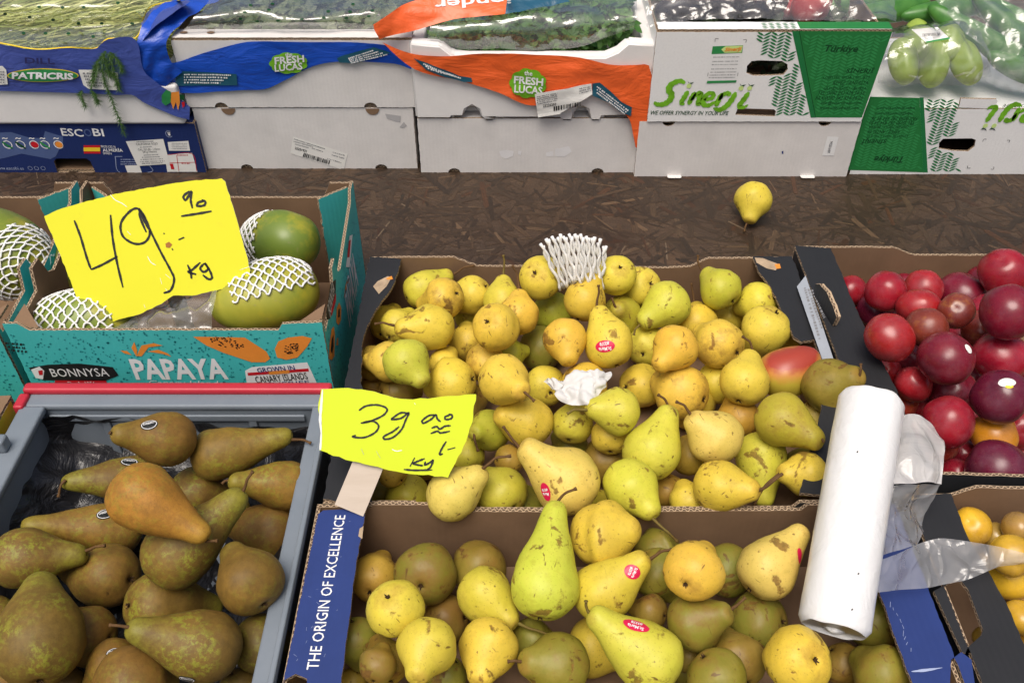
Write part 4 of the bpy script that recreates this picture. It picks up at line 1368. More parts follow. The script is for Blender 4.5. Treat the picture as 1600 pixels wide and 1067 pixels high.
bag_over('clear_bag', 'shiny crumpled clear bag behind the rim of the white box',
    [[(1010, 45, 1.515), (1080, 32, 1.515), (1160, 30, 1.515), (1240, 32, 1.515), (1330, 32, 1.515), (1400, 34, 1.53)],
     [(1010, 18, 1.54), (1080, 12, 1.53), (1160, 10, 1.53), (1240, 8, 1.53), (1330, 12, 1.535), (1400, 20, 1.55)],
     [(1005, -20, 1.58), (1080, -22, 1.57), (1160, -25, 1.57), (1240, -28, 1.57), (1330, -20, 1.58), (1400, -10, 1.59)]], 0, 41, .008, 24)
# dark filling so that nothing shows through under the bags
for nm, lbl, x0, x1, y0, y1, z0, z1 in (('packed_leaves', 'dark leaves packed in the box with the handle slot', .25, .63, 1.53, 1.77, .13, .262),):
    def gen(i): return Vector((random.uniform(x0, x1), random.uniform(y0, y1), random.uniform(z0, z1))), random.uniform(.015, .035)
    o = leaves(nm, 700, gen, leaf_mat('dark packed leaf', (.02, .04, .012), (.05, .08, .03)))
    tag(o, lbl, 'leaves')

# ------------------------------------------------------------------ crates
def tray(name, label, x0, x1, y0, y1, h, outer, front=None, back=None, group=None, side_h=None, thw=.004, side_out=None):
    """open board tray; front/back: top profile as (fraction of width, height) pairs"""
    t = thing(name, label, 'crate', ((x0+x1)/2, (y0+y1)/2, 0), group)
    w, d = x1-x0, y1-y0
    sh = side_h or h-.0045
    th = thw
    panel('floor_panel', rect(.0, .0, w-2*th-.001, d-2*th-.001), frame((x0+th+.0005, y0+th+.0005, .006), (1, 0, 0), (0, 1, 0)), [KRAFT, outer, EDGE], t)
    prof = [(f*w, z) for f, z in (front or ((0, h-.005), (1, h-.005)))]
    fr = panel('front_wall', [(0, .001), (w, .001)]+prof[::-1], frame((x0, y0, 0), (1, 0, 0), (0, 0, 1)), [outer, KRAFT, EDGE], t, rag=.0005)
    prof = [(f*w, z) for f, z in (back or ((0, h-.005), (1, h-.005)))]
    panel('back_wall', [(0, .001), (w, .001)]+prof[::-1], frame((x0, y1-th, 0), (1, 0, 0), (0, 0, 1)), [KRAFT, outer, EDGE], t, rag=.0005)
    L = d-2*th-.002
    so = side_out or [(0, 0), (L, 0), (L, sh), (0, sh)]
    lw = panel('side_wall', so if side_out is None else [(L-a*L, b) for a, b in reversed(side_out)], frame((x0, y1-th-.001, .001), (0, -1, 0), (0, 0, 1)), [outer, KRAFT, EDGE], t)
    rw = panel('side_wall', so if side_out is None else [(a*L, b) for a, b in side_out], frame((x1, y0+th+.001, .001), (0, 1, 0), (0, 0, 1)), [outer, KRAFT, EDGE], t)
    return t, fr, lw, rw

def ledge(t, pts, z, mat, name='side_ledge', holes=(), rag=.0010):
    """level board ledge along a crate side; pts are measured picture points, or world (x, y) pairs in a tuple of 3"""
    w = []
    for p in pts:
        if len(p) == 3: w.append((p[0], p[1]))
        else:
            q = at(p[0], p[1], z=z); w.append((q.x, q.y))
    hh = []
    for h in holes: hh.append([(at(*p, z=z).x, at(*p, z=z).y) for p in h])
    area = sum(w[i][0]*w[(i+1) % len(w)][1]-w[(i+1) % len(w)][0]*w[i][1] for i in range(len(w)))
    if area < 0: w = w[::-1]
    return panel(name, w, frame((0, 0, z), (1, 0, 0), (0, 1, 0)), [mat, KRAFT, EDGE], t, hh, rag=rag)

TORN = plain('torn board', (.40, .30, .20), .9, .2, .2, 80)
# rear pear crate
rx0, rx1, ry0, ry1 = -.206, .405, .6285, 1.072
rear, rear_f, _, _ = tray('pear_crate', 'rear crate of yellow pears with black ledges and torn edges', rx0, rx1, ry0, ry1, .12, BLACK_BOARD,
    front=((0, .117), (.165, .117), (.17, .106), (.40, .105), (.84, .108), (.85, .118), (.94, .118), (.945, .117), (1, .117)),
    back=((0, .119), (.085, .121), (.20, .121), (.255, .105), (.70, .102), (.76, .104), (.80, .119), (1, .12)), group='crates of pears')
ledge(rear, [(rx0, ry1, 0), (627, 405), (622, 425), (612, 450), (598, 468), (585, 488), (574, 508), (566, 535), (564, 600), (585, 660), (581, 790), (rx0, .632, 0)], .12, BLACK_BOARD)
ledge(rear, [(rx1, ry1, 0), (1176, 401), (1186, 425), (1205, 450), (1218, 478), (1230, 505), (1240, 526), (1252, 534), (1272, 530), (1282, 560), (1283, 640), (1250, 770), (rx1, .632, 0)], .12, BLACK_BOARD)
for q in ([(583, 448), (590, 440), (606, 432), (612, 434), (604, 448), (592, 460)], [(1179, 403), (1192, 404), (1218, 414), (1212, 423), (1198, 420), (1182, 411)]):
    M0 = frame((0, 0, .12), (1, 0, 0), (0, 1, 0))
    shape(M0, q, TORN, rear, 'torn_patch', .0006)
shape(M0, [(603, 436), (612, 432), (614, 437), (606, 438)], INK_ORANGE, rear, 'sticker_scrap', .0010)
shape(M0, [(1210, 414), (1218, 413), (1220, 420), (1213, 421)], INK_ORANGE, rear, 'sticker_scrap', .0010)

# front pear crate
fx0, fx1, fy0, fy1 = -.212, .415, .235, .6275
frontc, front_f, _, _ = tray('pear_crate', 'front crate of mixed pears with blue printed ledges', fx0, fx1, fy0, fy1, .12, BLUE_BOARD,
    back=((0, .117), (.068, .117), (.07, .1205), (.225, .1205), (.232, .109), (.50, .108), (.84, .111), (.85, .1205), (1, .117)), group='crates of pears')
lgl = ledge(frontc, [(497, 803), (505, 797), (572, 794), (565, 830), (553, 905), (543, 985), (533, 1067), (fx0+.045, .40, 0), (fx0+.04, fy0+.004, 0), (fx0, fy0+.004, 0), (fx0, .40, 0), (436, 1062), (440, 1046), (452, 1046)][:8]+[(fx0+.04, fy0+.004, 0), (fx0, fy0+.004, 0)], .122, BLUE_BOARD, rag=.0006,
    holes=[[(434, 1120), (444, 1062), (462, 1052), (480, 1060), (476, 1120)]])
M1 = frame((0, 0, .122), (1, 0, 0), (0, 1, 0))
txt(M1, 'THE ORIGIN OF EXCELLENCE', 488, 1046, 532, 805, 17, INK_WHITE, lgl, bold=.004)
lgr = ledge(frontc, [(1352, 862), (1362, 890), (1380, 940), (1402, 1005), (1426, 1067), (fx1-.05, .40, 0), (fx1-.048, fy0+.004, 0), (fx1, fy0+.004, 0), (fx1, fy1-.004, 0), (fx1-.055, fy1-.004, 0)], .122, BLUE_BOARD, rag=.0006,
    holes=[[(1482, 1120), (1486, 1030), (1502, 1018), (1518, 1030), (1530, 1120)]])
pen(M1, [{'p': [(1424, 1049), (1445, 1047), (1472, 1043)], 'w': [2, 5, 1]}], 4, INK_PALE, lgr, 'ink_smear', .0006)
for k in range(9):
    x, y = 1392+k*4+random.uniform(-2, 2), 940+k*9
    pen(M1, [[(x, y), (x+random.uniform(-3, 3), y+random.uniform(3, 9))]], .9, INK_PALE, lgr, 'scratch', .0006)
for k in range(22):
    x, y = random.uniform(500, 555), random.uniform(810, 1030)
    x -= (y-810)*.17
    pen(M1, [[(x, y), (x+random.uniform(-5, 5), y+random.uniform(-4, 6))]], .6, INK_PALE, lgl, 'scratch', .0006)
shape(M1, [(562, 826), (568, 822), (566, 842), (560, 838)], TORN, lgl, 'torn_patch', .0006)

# plum crate
qx0, qx1, qy0, qy1 = .412, 1.02, .655, 1.092
plumc, _, plum_l, _ = tray('plum_crate', 'brown and black crate of dark red plums', qx0, qx1, qy0, qy1, .125, BLACK_BOARD,
    front=((0, .12), (.06, .12), (.07, .135), (.30, .128), (1, .12)), back=((0, .124), (.10, .124), (.235, .124), (.29, .110), (1, .108)))
ledge(plumc, [(qx0, qy1, 0), (1298, 388), (1312, 420), (1330, 465), (1362, 535), (1400, 606), (1412, 640), (qx0+.058, qy0+.004, 0), (qx0, qy0+.004, 0)], .125, BLACK_BOARD, rag=.0006)
M2 = frame((0, 0, .125), (1, 0, 0), (0, 1, 0))
z7 = lambda pts: zoomed(1220, 370, 2.482, pts)
lab = shape(M2, z7([(62, 195), (96, 152), (208, 488), (165, 490)]), plain('grey blue label', (.33, .36, .40), .5), plumc, 'label', .0008)
for k in range(3):
    greek(M2, z7, 92+k*14, 200+k*4, 150+k*10, 400-k*40, 14, INK_GREY, lab, .0012)
# upright torn tab on the ledge
tb0 = at(*z7([(128, 225)])[0], z=.126); tb1 = at(*z7([(200, 345)])[0], z=.126)
dirv = (tb1-tb0); L = dirv.length
panel('stacking_tab', [(0, 0), (L, 0), (L*1.05, .018), (L*.8, .024), (L*.45, .028), (L*.1, .024), (-.004, .016)], frame(tb0, dirv, (0, 0, 1)), [BLACK_BOARD, KRAFT, EDGE], plumc, th=.006, rag=.001)

# crate of yellow plums, right front
yx0, yx1, yy0, yy1 = .432, 1.03, .235, .640
yelc, _, _, _ = tray('yellow_plum_crate', 'black crate of yellow plums in the right front corner', yx0, yx1, yy0, yy1, .12, BLACK_BOARD,
    back=((0, .118), (.08, .12), (.12, .134), (.40, .128), (.44, .115), (1, .115)))
z8 = lambda pts: zoomed(1200, 590, 2.2375, pts)
ledge(yelc, [(yx0, yy1-.004, 0)]+z8([(640, 405), (665, 470), (700, 560), (760, 660), (830, 780), (895, 930)])+[(yx0+.115, .40, 0), (yx0+.115, yy0+.004, 0), (yx0, yy0+.004, 0)], .121, BLACK_BOARD, rag=.0006,
    holes=[z8([(580, 745), (640, 712), (670, 703), (700, 740), (752, 880), (745, 900), (700, 940), (690, 962), (680, 960)])])
hole_edge = [at(*p, z=.1215) for p in z8([(668, 700), (712, 790), (755, 878), (745, 905), (708, 935)])]

# papaya crates
DOT = plain('dark teal dot', (.012, .20, .22), .5)
def papaya_crate(label, dx):
    X0, X1, Y0, Y1 = -.622+dx, -.232+dx, .85, 1.16
    so = [(0, 0), (1, 0), (1, .194), (.92, .194), (.88, .180), (.45, .158), (.40, .166), (.37, .195), (.30, .195), (.27, .165), (.02, .160), (0, .186)]
    t, fr, lw, rw = tray('papaya_crate', label, X0, X1, Y0, Y1, .18, TEAL,
        front=((0, .184), (.045, .184), (.075, .173), (.86, .173), (.875, .183), (1, .186)),
        back=((0, .190), (.06, .190), (.09, .165), (.88, .165), (.91, .190), (1, .190)), group='papaya crates', side_out=so)
    Mfr, Mrw = W[fr], W[rw]
    # folded corner posts of double board
    for cx, sx in ((X0+.0045, 1), (X1-.0045, -1)):
        for cy, sy in ((Y0+.0045, 1), (Y1-.0095, -1)):
            tri = [(0, 0), (.035*sx, 0), (0, .045*sy)]
            if sx*sy < 0: tri = tri[::-1]
            if sy < 0:
                panel('corner_post', rect(0, .006, .05, .187), frame((cx+.003*sx, cy, 0), (.75*sx, -.65, 0), (0, 0, 1)) if sx > 0 else frame((cx-.041, cy-.033, 0), (.75, .65, 0), (0, 0, 1)), [TEAL, KRAFT, EDGE], t, rag=.001)
            else:
                panel('corner_flap', tri, frame((cx, cy, .1745), (1, 0, 0), (0, 1, 0)), [KRAFT, KRAFT, EDGE], t)
    # dots of the print
    rr = random.Random(int(dx*100)+2)
    d = []
    for k in range(760):
        u, v = rr.uniform(.004, X1-X0-.004), rr.uniform(.06, .170)
        a = rr.uniform(.0008, .0019)
        d.append([(u-a, v), (u-.2*a, v-a*.8), (u+a, v+.2*a), (u+.1*a, v+a*1.2)])
    tag(print_on('printed_dots', poly_2d(d), Mfr, DOT, fr, .0003), kind='stuff')
    d = []
    for k in range(600):
        u, v = rr.uniform(.004, .29), rr.uniform(.005, .155)
        a = rr.uniform(.0008, .0019)
        d.append([(u-a, v), (u-.2*a, v-a*.8), (u+a, v+.2*a), (u+.1*a, v+a*1.2)])
    tag(print_on('printed_dots', poly_2d(d), Mrw, DOT, rw, .0003), kind='stuff')
    return t, fr, lw, rw
pap, pap_f, pap_l, pap_r = papaya_crate('teal papaya crate under the large yellow price sign', 0)
pap2, _, _, _ = papaya_crate('teal papaya crate cut off by the left picture edge', -.402)
zj = lambda pts: zoomed(0, 260, 2.667, pts)
Mp = W[pap_f]
ztxt(Mp, zj, 'PAPAYA', 552, 845, 942, 843, 84, INK_WHITE, pap_f, bold=.03)
shape(Mp, zj([(805, 708), (1020, 712), (1110, 770), (1126, 800), (1105, 815), (1050, 815), (930, 775), (860, 745)]), INK_ORANGE, pap_f, 'printed_papaya', .0005)
shape(Mp, zj([(1145, 760), (1160, 728), (1200, 712), (1260, 705), (1300, 715), (1280, 750), (1240, 795), (1195, 805), (1155, 795)]), INK_ORANGE, pap_f, 'printed_papaya', .0005)
f = loc_fn(Mp)
sd_ = []
rr = random.Random(4)
for k in range(150):
    if k < 90: a, b = rr.uniform(-1, 1), rr.uniform(-1, 1); x, y = 945+a*70+b*10, 732+b*22+a*12
    else: a, b = rr.uniform(-1, 1), rr.uniform(-1, 1); x, y = 1214+a*34, 757+b*22-a*8
    if a*a+b*b > 1 or y < 712: continue
    c = f(*zj([(x, y)])[0]); sd_.append(ellipse(*c, .0011, .0010, 6))
tag(print_on('printed_seeds', poly_2d(sd_), Mp, INK_BLACK, pap_f, .0008), kind='stuff')
def lf(pts): return [q for q in zj(pts)]
for q in ([(570, 792), (548, 755), (560, 730), (572, 765)], [(500, 765), (530, 768), (550, 785), (520, 778)], [(570, 788), (590, 745), (640, 735), (680, 745), (620, 752), (590, 790)], [(615, 770), (660, 762), (700, 778), (715, 792), (680, 780)]):
    shape(Mp, zj(q), INK_ORANGE, pap_f, 'printed_leaf', .0006)
shape(Mp, zj([(1050, 835), (1280, 815), (1322, 905), (1318, 915), (1030, 915), (1022, 850)]), INK_WHITE, pap_f, 'printed_badge', .0005)
shape(Mp, zj([(1032, 858), (1285, 840), (1288, 852), (1034, 870)]), INK_RED, pap_f, 'printed_band', .0008)
shape(Mp, zj([(1120, 852), (1205, 846), (1207, 860), (1122, 866)]), INK_ORANGE, pap_f, 'printed_band', .0010)
ztxt(Mp, zj, 'GROWN IN', 1072, 848, 1228, 836, 20, BLUE_BOARD, pap_f, lift=.0010, bold=.015)
ztxt(Mp, zj, 'CANARY ISLANDS', 1065, 888, 1280, 870, 28, INK_BLACK, pap_f, lift=.0010, bold=.01)
ztxt(Mp, zj, 'TENERIFE', 1080, 908, 1290, 896, 14, BLUE_BOARD, pap_f, lift=.0010)
shape(Mp, zj([(120, 838), (200, 825), (330, 820), (470, 835), (495, 870), (440, 892), (180, 890), (150, 870)]), INK_BLACK, pap_f, 'printed_badge', .0005)
shape(Mp, zj([(230, 890), (440, 888), (452, 912), (225, 912)]), INK_RED, pap_f, 'printed_band', .0005)
ztxt(Mp, zj, 'BONNYSA', 212, 858, 452, 856, 32, INK_WHITE, pap_f, lift=.0008)
ztxt(Mp, zj, 'Desde 1956', 285, 902, 398, 902, 14, INK_WHITE, pap_f, lift=.0008)
shape(Mp, zj([(130, 845), (165, 832), (185, 850), (180, 885), (150, 880)]), INK_WHITE, pap_f, 'printed_mark', .0007)
shape(Mp, zj([(160, 850), (178, 846), (180, 866), (165, 868)]), INK_RED, pap_f, 'printed_mark', .0009)
for k, y in enumerate((735, 750, 765)): greek(Mp, zj, 22+k*12, y, 92+k*12, y+6, 14, INK_BLACK, pap_f, .0006)
ztxt(Mp, zj, 'Canary Islands', 620, 902, 930, 904, 22, INK_WHITE, pap_f, lift=.0006, shear=.25)
Mr = W[pap_r]
ztxt(Mr, zj, 'PAPAYA', 1445, 600, 1482, 420, 34, INK_WHITE, pap_r, bold=.03)
shape(Mr, zj([(1358, 610), (1375, 490), (1398, 470), (1398, 520), (1375, 635), (1360, 640)]), INK_BLACK, pap_r, 'printed_badge', .0005)
shape(Mr, zj([(1376, 600), (1398, 525), (1398, 560), (1380, 625)]), INK_RED, pap_r, 'printed_band', .0007)
ztxt(Mr, zj, 'BONNYSA', 1368, 605, 1388, 495, 15, INK_WHITE, pap_r, lift=.0008)
for q, c in (([(1370, 800), (1372, 740), (1380, 680), (1390, 665), (1394, 700), (1392, 790), (1380, 808)], INK_ORANGE), ([(1400, 650), (1402, 590), (1412, 566), (1421, 590), (1420, 640), (1410, 662)], INK_ORANGE), ([(1400, 745), (1403, 715), (1408, 715), (1408, 745)], INK_ORANGE),
             ([(1376, 770), (1380, 720), (1387, 700), (1388, 750), (1382, 780)], INK_BLACK), ([(1406, 630), (1408, 596), (1414, 592), (1414, 626)], INK_BLACK),
             ([(1432, 550), (1438, 500), (1444, 470), (1442, 520)], INK_ORANGE), ([(1444, 490), (1450, 468), (1456, 462), (1450, 486)], INK_ORANGE)):
    shape(Mr, zj(q), c, pap_r, 'printed_papaya', .0005 if c is INK_ORANGE else .0008)
shape(Mr, zj([(1440, 420), (1455, 290), (1468, 285), (1456, 420)]), INK_WHITE, pap_r, 'printed_badge', .0005)
shape(Mr, zj([(1445, 380), (1452, 310), (1460, 306), (1454, 378)]), INK_RED, pap_r, 'printed_band', .0008)

# small crate at the far left edge
smc, _, _, _ = tray('brown_tray', 'brown tray with yellow side at the left picture edge', -.97, -.606, .42, .785, .125, YELLOW_BOARD)
z9 = lambda pts: zoomed(0, 580, 2.191, pts)
ledge(smc, [(-.67, .785, 0), (-.606, .785, 0), (-.606, .425, 0), (-.66, .425, 0)], .1255, KRAFT)

# grey plastic crate with red bar
GREYP = skin('grey blue plastic', (.155, .185, .22), (.20, .23, .265), 8, .45, .4)
REDPL = skin('red plastic', (.42, .018, .035), (.50, .03, .05), 8, .38, .45)
gx0, gx1, gy0, gy1, gz = -.592, -.212, .20, .796, .121
gc = thing('plastic_crate', 'grey plastic crate with red bar, full of brown pears', 'crate', ((gx0+gx1)/2, .5, 0))
def rb(name, *a, mat=GREYP, bev=.003): return rounded_obj(name, box_geo(*a), mat, gc, bev, 2)
rb('floor_panel', gx0+.02, gy0+.02, .002, gx1-.02, gy1-.02, .008, bev=.001)
rb('back_wall', gx0+.012, gy1-.022, .003, gx1-.012, gy1-.016, gz-.004, bev=.0015)
rb('front_wall', gx0+.012, gy0+.012, .003, gx1-.012, gy0+.018, gz-.004, bev=.0015)
rb('side_wall', gx0+.018, gy0+.019, .003, gx0+.024, gy1-.023, gz-.004, bev=.0015)
rb('side_wall', gx1-.028, gy0+.019, .003, gx1-.022, gy1-.023, gz-.004, bev=.0015)
rb('rim', gx1-.028, gy0, gz-.010, gx1-.006, gy1-.024, gz, bev=.003)
rb('rim_lip', gx1-.012, gy0+.004, gz+.0004, gx1-.006, gy1-.028, gz+.005, bev=.0018)
rb('rim', gx0, gy0, gz-.010, gx0+.030, gy1-.024, gz, bev=.003)
rb('rim', gx0+.004, gy1-.0235, gz-.010, gx1-.004, gy1-.002, gz-.001, bev=.003)
rb('red_bar', gx0-.004, gy1-.004, gz-.004, gx1-.008, gy1+.010, gz+.007, mat=REDPL, bev=.004)
rb('red_hinge', gx0+.004, gy1-.050, gz-.030, gx0+.016, gy1-.026, gz-.0105, mat=REDPL, bev=.003)
rb('bar_end', gx0-.006, gy1-.030, gz-.012, gx0+.006, gy1-.006, gz+.004, mat=REDPL, bev=.003)
for k in range(3): rb('wall_rib', gx0+.09+k*.09, gy1-.0255, .02, gx0+.10+k*.09, gy1-.0225, gz-.02, bev=.0012)
rb('wall_step', gx0+.03, gy1-.026, gz-.026, gx1-.04, gy1-.0225, gz-.016, bev=.0015)
rb('handle_post', gx0-.004, gy1-.10, gz+.0005, gx0+.016, gy1-.085, gz+.018, bev=.003)
rb('handle_post', gx0-.002, gy1-.17, gz+.0005, gx0+.012, gy1-.155, gz+.012, bev=.003)
# black liner
A = lambda x, y, z: at(x/2.191, 580+y/2.191, z=z)
o = sheet('crate_liner', [[A(120, 165, .112), A(300, 158, .106), A(560, 160, .10), A(820, 190, .10), A(1060, 190, .108)],
                          [A(110, 230, .085), A(300, 230, .055), A(560, 240, .045), A(820, 260, .045), A(1070, 270, .085)],
                          [A(40, 400, .085), A(280, 380, .040), A(560, 420, .020), A(820, 430, .020), A(1040, 430, .075)],
                          [A(-60, 560, .085), A(240, 560, .020), A(560, 620, .014), A(820, 640, .014), A(1000, 640, .07)],
                          [A(-120, 800, .085), A(200, 820, .016), A(560, 850, .014), A(820, 860, .014), A(960, 860, .07)],
                          [A(-200, 1150, .085), A(160, 1150, .016), A(560, 1150, .014), A(820, 1150, .014), A(900, 1150, .07)]], BLACK_FILM, None, 60, 60, .006, 20, 3)
tag(o, 'crumpled black plastic liner under the brown pears in the grey crate', 'liner')

# ------------------------------------------------------------------ price signs
def fluo(name, col):
    m, nt, b, _ = new_mat(name)
    g = NT(nt); co = g.coord()
    n1 = g.noise(co, 25, 5, .7)
    base = g.mix(g.ramp(n1, [(.62, 0.), (.80, .35)]), col, (.55, .45, .05))
    base = g.mix(g.ramp(g.noise(co, 6, 3), [(.3, 0.), (.8, .25)]), base, tuple(c*.85 for c in col))
    g.link(base, b.inputs['Base Color'])
    b.inputs['Roughness'].default_value = .6
    b.inputs['Specular IOR Level'].default_value = .25
    g.link(g.bump(g.noise(co, 30, 4), .15, .002), b.inputs['Normal'])
    return m
FLUO1, FLUO2 = fluo('fluorescent yellow card', (.70, .68, .025)), fluo('fluorescent lime card', (.59, .70, .022))
CARD_EDGE = plain('card edge', (.8, .8, .74), .8)
def sign(name, label, pts, P, N, mat, rag):
    N = Vector(N).normalized()
    M = frame(P, (1, 0, 0), N.cross(Vector((1, 0, 0))))
    t = thing(name, label, 'price sign', P, 'handwritten price signs')
    c = panel('card', pxpoly(M, pts), M, [mat, CARD_EDGE, CARD_EDGE], t, th=.0012, rag=rag)
    return t, c, M
sg, sgc, Mg = sign('price_sign', 'large yellow card handwritten 49.90 per kg, over the papayas',
    [(69, 338), (96, 326), (180, 303), (290, 284), (346, 279), (352, 284), (372, 350), (391, 422), (388, 434), (372, 448), (345, 452), (300, 462), (270, 462), (252, 475), (215, 492), (142, 511), (136, 506), (104, 424)],
    at(235, 420, Y=.945), (.04, -.80, .60), FLUO1, .0006)
jz = lambda *pts: zj(list(pts))
pen(Mg, [jz((310, 225), (335, 290), (362, 380), (380, 430)), jz((380, 430), (430, 408), (490, 375)), jz((461, 202), (470, 300), (488, 400), (513, 505)),
         jz((610, 275), (585, 215), (578, 178), (545, 185), (505, 235), (512, 290), (560, 322), (605, 315), (625, 275), (605, 215), (580, 175)),
         jz((585, 185), (625, 265), (672, 360), (710, 430), (726, 470), (712, 515), (682, 528)),
         jz((682, 278), (686, 282)), jz((744, 306), (768, 296)), jz((717, 342), (721, 349)),
         jz((790, 103), (765, 125), (775, 140), (798, 105), (795, 140), (802, 175)), jz((850, 145), (828, 150), (822, 165), (850, 163), (856, 148), (840, 140)),
         jz((755, 208), (820, 198), (882, 187)),
         jz((782, 410), (795, 440), (798, 468)), jz((835, 400), (800, 432), (785, 440), (818, 450)), jz((850, 405), (835, 425), (850, 440), (868, 425), (852, 402), (872, 430), (884, 462), (870, 470), (845, 452))],
    3.6, MARKER, sgc, 'handwriting')
pen(Mg, [{'p': jz((583, 195), (608, 235), (625, 268)), 'w': [3, 5, 4]}], 4, MARKER, sgc, 'handwriting', .0008)
stain = plain('rust stain', (.35, .14, .03), .7)
shape(Mg, jz((690, 322), (705, 314), (718, 326), (708, 340), (692, 338)), stain, sgc, 'stain', .0005)
SCUFF = plain('white scuff', (.8, .8, .72), .8)
tag(pen(Mg, [jz((460, 118), (480, 140), (510, 155), (530, 170)), jz((530, 270), (545, 285)), jz((615, 375), (630, 400), (650, 412)), jz((668, 465), (675, 490)), jz((690, 450), (712, 468)), jz((1000, 432), (1040, 418)), jz((600, 575), (606, 590)), jz((690, 510), (700, 520))], 1.2, SCUFF, sgc, 'scuff', .0005), kind='stuff')
# card 2, on its stick
sg2, sgc2, Mg2 = sign('price_sign', 'small torn lime card handwritten 39.90 per kg, on a wooden stick',
    [(502, 608), (520, 607), (545, 606), (575, 610), (615, 621), (645, 624), (680, 621), (744, 616), (738, 660), (728, 690), (700, 746), (690, 744), (660, 742), (610, 735), (560, 722), (520, 712), (499, 703), (503, 660), (497, 640)],
    at(615, 675, Y=.665), (.0, -.72, .70), FLUO2, .0009)
z3 = lambda *pts: zoomed(480, 590, 3.81, pts)
pen(Mg2, [z3((308, 195), (350, 168), (420, 162), (475, 185), (450, 225), (370, 260), (318, 270)), z3((330, 266), (390, 258), (425, 285), (405, 325), (340, 355), (272, 352), (290, 342)),
          z3((610, 215), (560, 208), (515, 235), (505, 248), (560, 240), (605, 208), (585, 255), (560, 310), (510, 355), (462, 365), (458, 348), (510, 320), (548, 290)),
          z3((765, 222), (725, 225), (685, 255), (695, 270), (740, 245), (765, 220), (775, 245), (795, 262)), z3((850, 222), (822, 232), (825, 248), (858, 242), (862, 222), (840, 218)),
          z3((740, 300), (770, 290), (790, 305), (820, 288), (855, 285)), z3((735, 332), (775, 318), (795, 328), (850, 318)),
          z3((828, 378), (802, 420), (788, 455), (808, 452)), z3((835, 428), (882, 415)),
          z3((640, 475), (612, 528)), z3((700, 480), (650, 500), (630, 510), (668, 520), (690, 522)), z3((705, 498), (700, 518), (730, 505), (750, 490), (735, 530), (712, 548)), z3((575, 545), (640, 550), (745, 548))],
    3.0, MARKER, sgc2, 'handwriting')
pen(Mg2, [z3((322, 422), (338, 458)), z3((412, 436), (436, 478))], .9, plain('staple steel', (.35, .35, .34), .35, .5, .05, metal=.8), sgc2, 'staple', .0008)
pen(Mg2, [z3((505, 425), (530, 436), (565, 432)), z3((638, 150), (645, 160))], 1.4, SCUFF, sgc2, 'scuff', .0006)
pen(Mg2, [{'p': z3((92, 70), (85, 150), (78, 250), (84, 330), (78, 430)), 'w': [2, 4, 4, 2, 4]}], 3, SCUFF, sgc2, 'torn_edge', .0005)
WOOD = skin('pale wood', (.50, .42, .34), (.60, .52, .44), 6, .7, .2, (1, 1, 8))
p0, p1 = on_plane(*z3((375, 520))[0], W[sgc2].translation-Vector(Mg2.to_3x3().col[2])*.006, Vector(Mg2.to_3x3().col[2])), on_plane(*z3((248, 790))[0], W[sgc2].translation-Vector(Mg2.to_3x3().col[2])*.006, Vector(Mg2.to_3x3().col[2]))
p2 = on_plane(*z3((440, 330))[0], W[sgc2].translation-Vector(Mg2.to_3x3().col[2])*.006, Vector(Mg2.to_3x3().col[2]))
dv = (p1-p2); n_ = Vector(Mg2.to_3x3().col[2]); s_ = dv.cross(n_).normalized()*.0165
nn_ = n_*.003
V = [p2-s_, p2+s_, p1+s_, p1-s_, p2-s_-nn_, p2+s_-nn_, p1+s_-nn_, p1-s_-nn_]
stick = world_obj('stick', V, [(0, 1, 2, 3), (7, 6, 5, 4), (0, 4, 5, 1), (1, 5, 6, 2), (2, 6, 7, 3), (3, 7, 4, 0)], WOOD, sg2)
# stick of the large sign, pushed between the papayas
c0 = at(262, 440, Y=.955); 
V, Fc = box_geo(c0.x-.011, .962, .03, c0.x+.011, .968, c0.z-.01)
world_obj('stick', V, Fc, WOOD, sg)
o = sheet('clear_bag', [[at(*p, Y=y) for p, y in ((zj([(470, 640)])[0], .93), (zj([(560, 590)])[0], .945), (zj([(680, 565)])[0], .955), (zj([(800, 530)])[0], .955), (zj([(930, 510)])[0], .95))],
                        [at(*p, Y=y) for p, y in ((zj([(475, 670)])[0], .905), (zj([(570, 640)])[0], .91), (zj([(690, 620)])[0], .90), (zj([(790, 600)])[0], .905), (zj([(905, 560)])[0], .915))],
                        [at(*p, Y=y) for p, y in ((zj([(480, 720)])[0], .87), (zj([(580, 720)])[0], .875), (zj([(700, 730)])[0], .872), (zj([(790, 730)])[0], .875), (zj([(870, 710)])[0], .88))]],
          film_mat('crumpled bag film', haze=.30, hazecol=(.75, .76, .72), bump=.5, scale=18, gain=1.2), None, 50, 36, .008, 34, 8)
tag(o, 'crumpled clear bag below the large price sign in the papaya crate', 'bag')

# ------------------------------------------------------------------ bag roll and loose bags
m, nt, b, _ = new_mat('rolled plastic bags')
g = NT(nt); co = g.coord()
b.inputs['Base Color'].default_value = (.76, .76, .76, 1)
b.inputs['Roughness'].default_value = .28
b.inputs['Specular IOR Level'].default_value = .5
b.inputs['Subsurface Weight'].default_value = .25
b.inputs['Subsurface Radius'].default_value = (.02, .02, .02)
b.inputs['Subsurface Scale'].default_value = .5
h = g.math('ADD', g.noise(g.mapping(co, (1, 1, .5)), 38, 5, .6, 1.5), g.math('MULTIPLY', g.noise(g.mapping(co, (1, 1, .25)), 90, 3), .35))
g.link(g.bump(h, .32, .005), b.inputs['Normal'])
ROLL = m
q0, q1 = at(1362, 622, z=.232), at(1302, 984, z=.138)
ax = (q1-q0)
Lr = ax.length
axn = ax.normalized(); a_ = axn.orthogonal().normalized(); b_ = axn.cross(a_)
d0 = px_of((q0+q1)/2)[2]
Rr = 52*d0/FPX
V, Fc = [], []
ns, nl = 56, 40
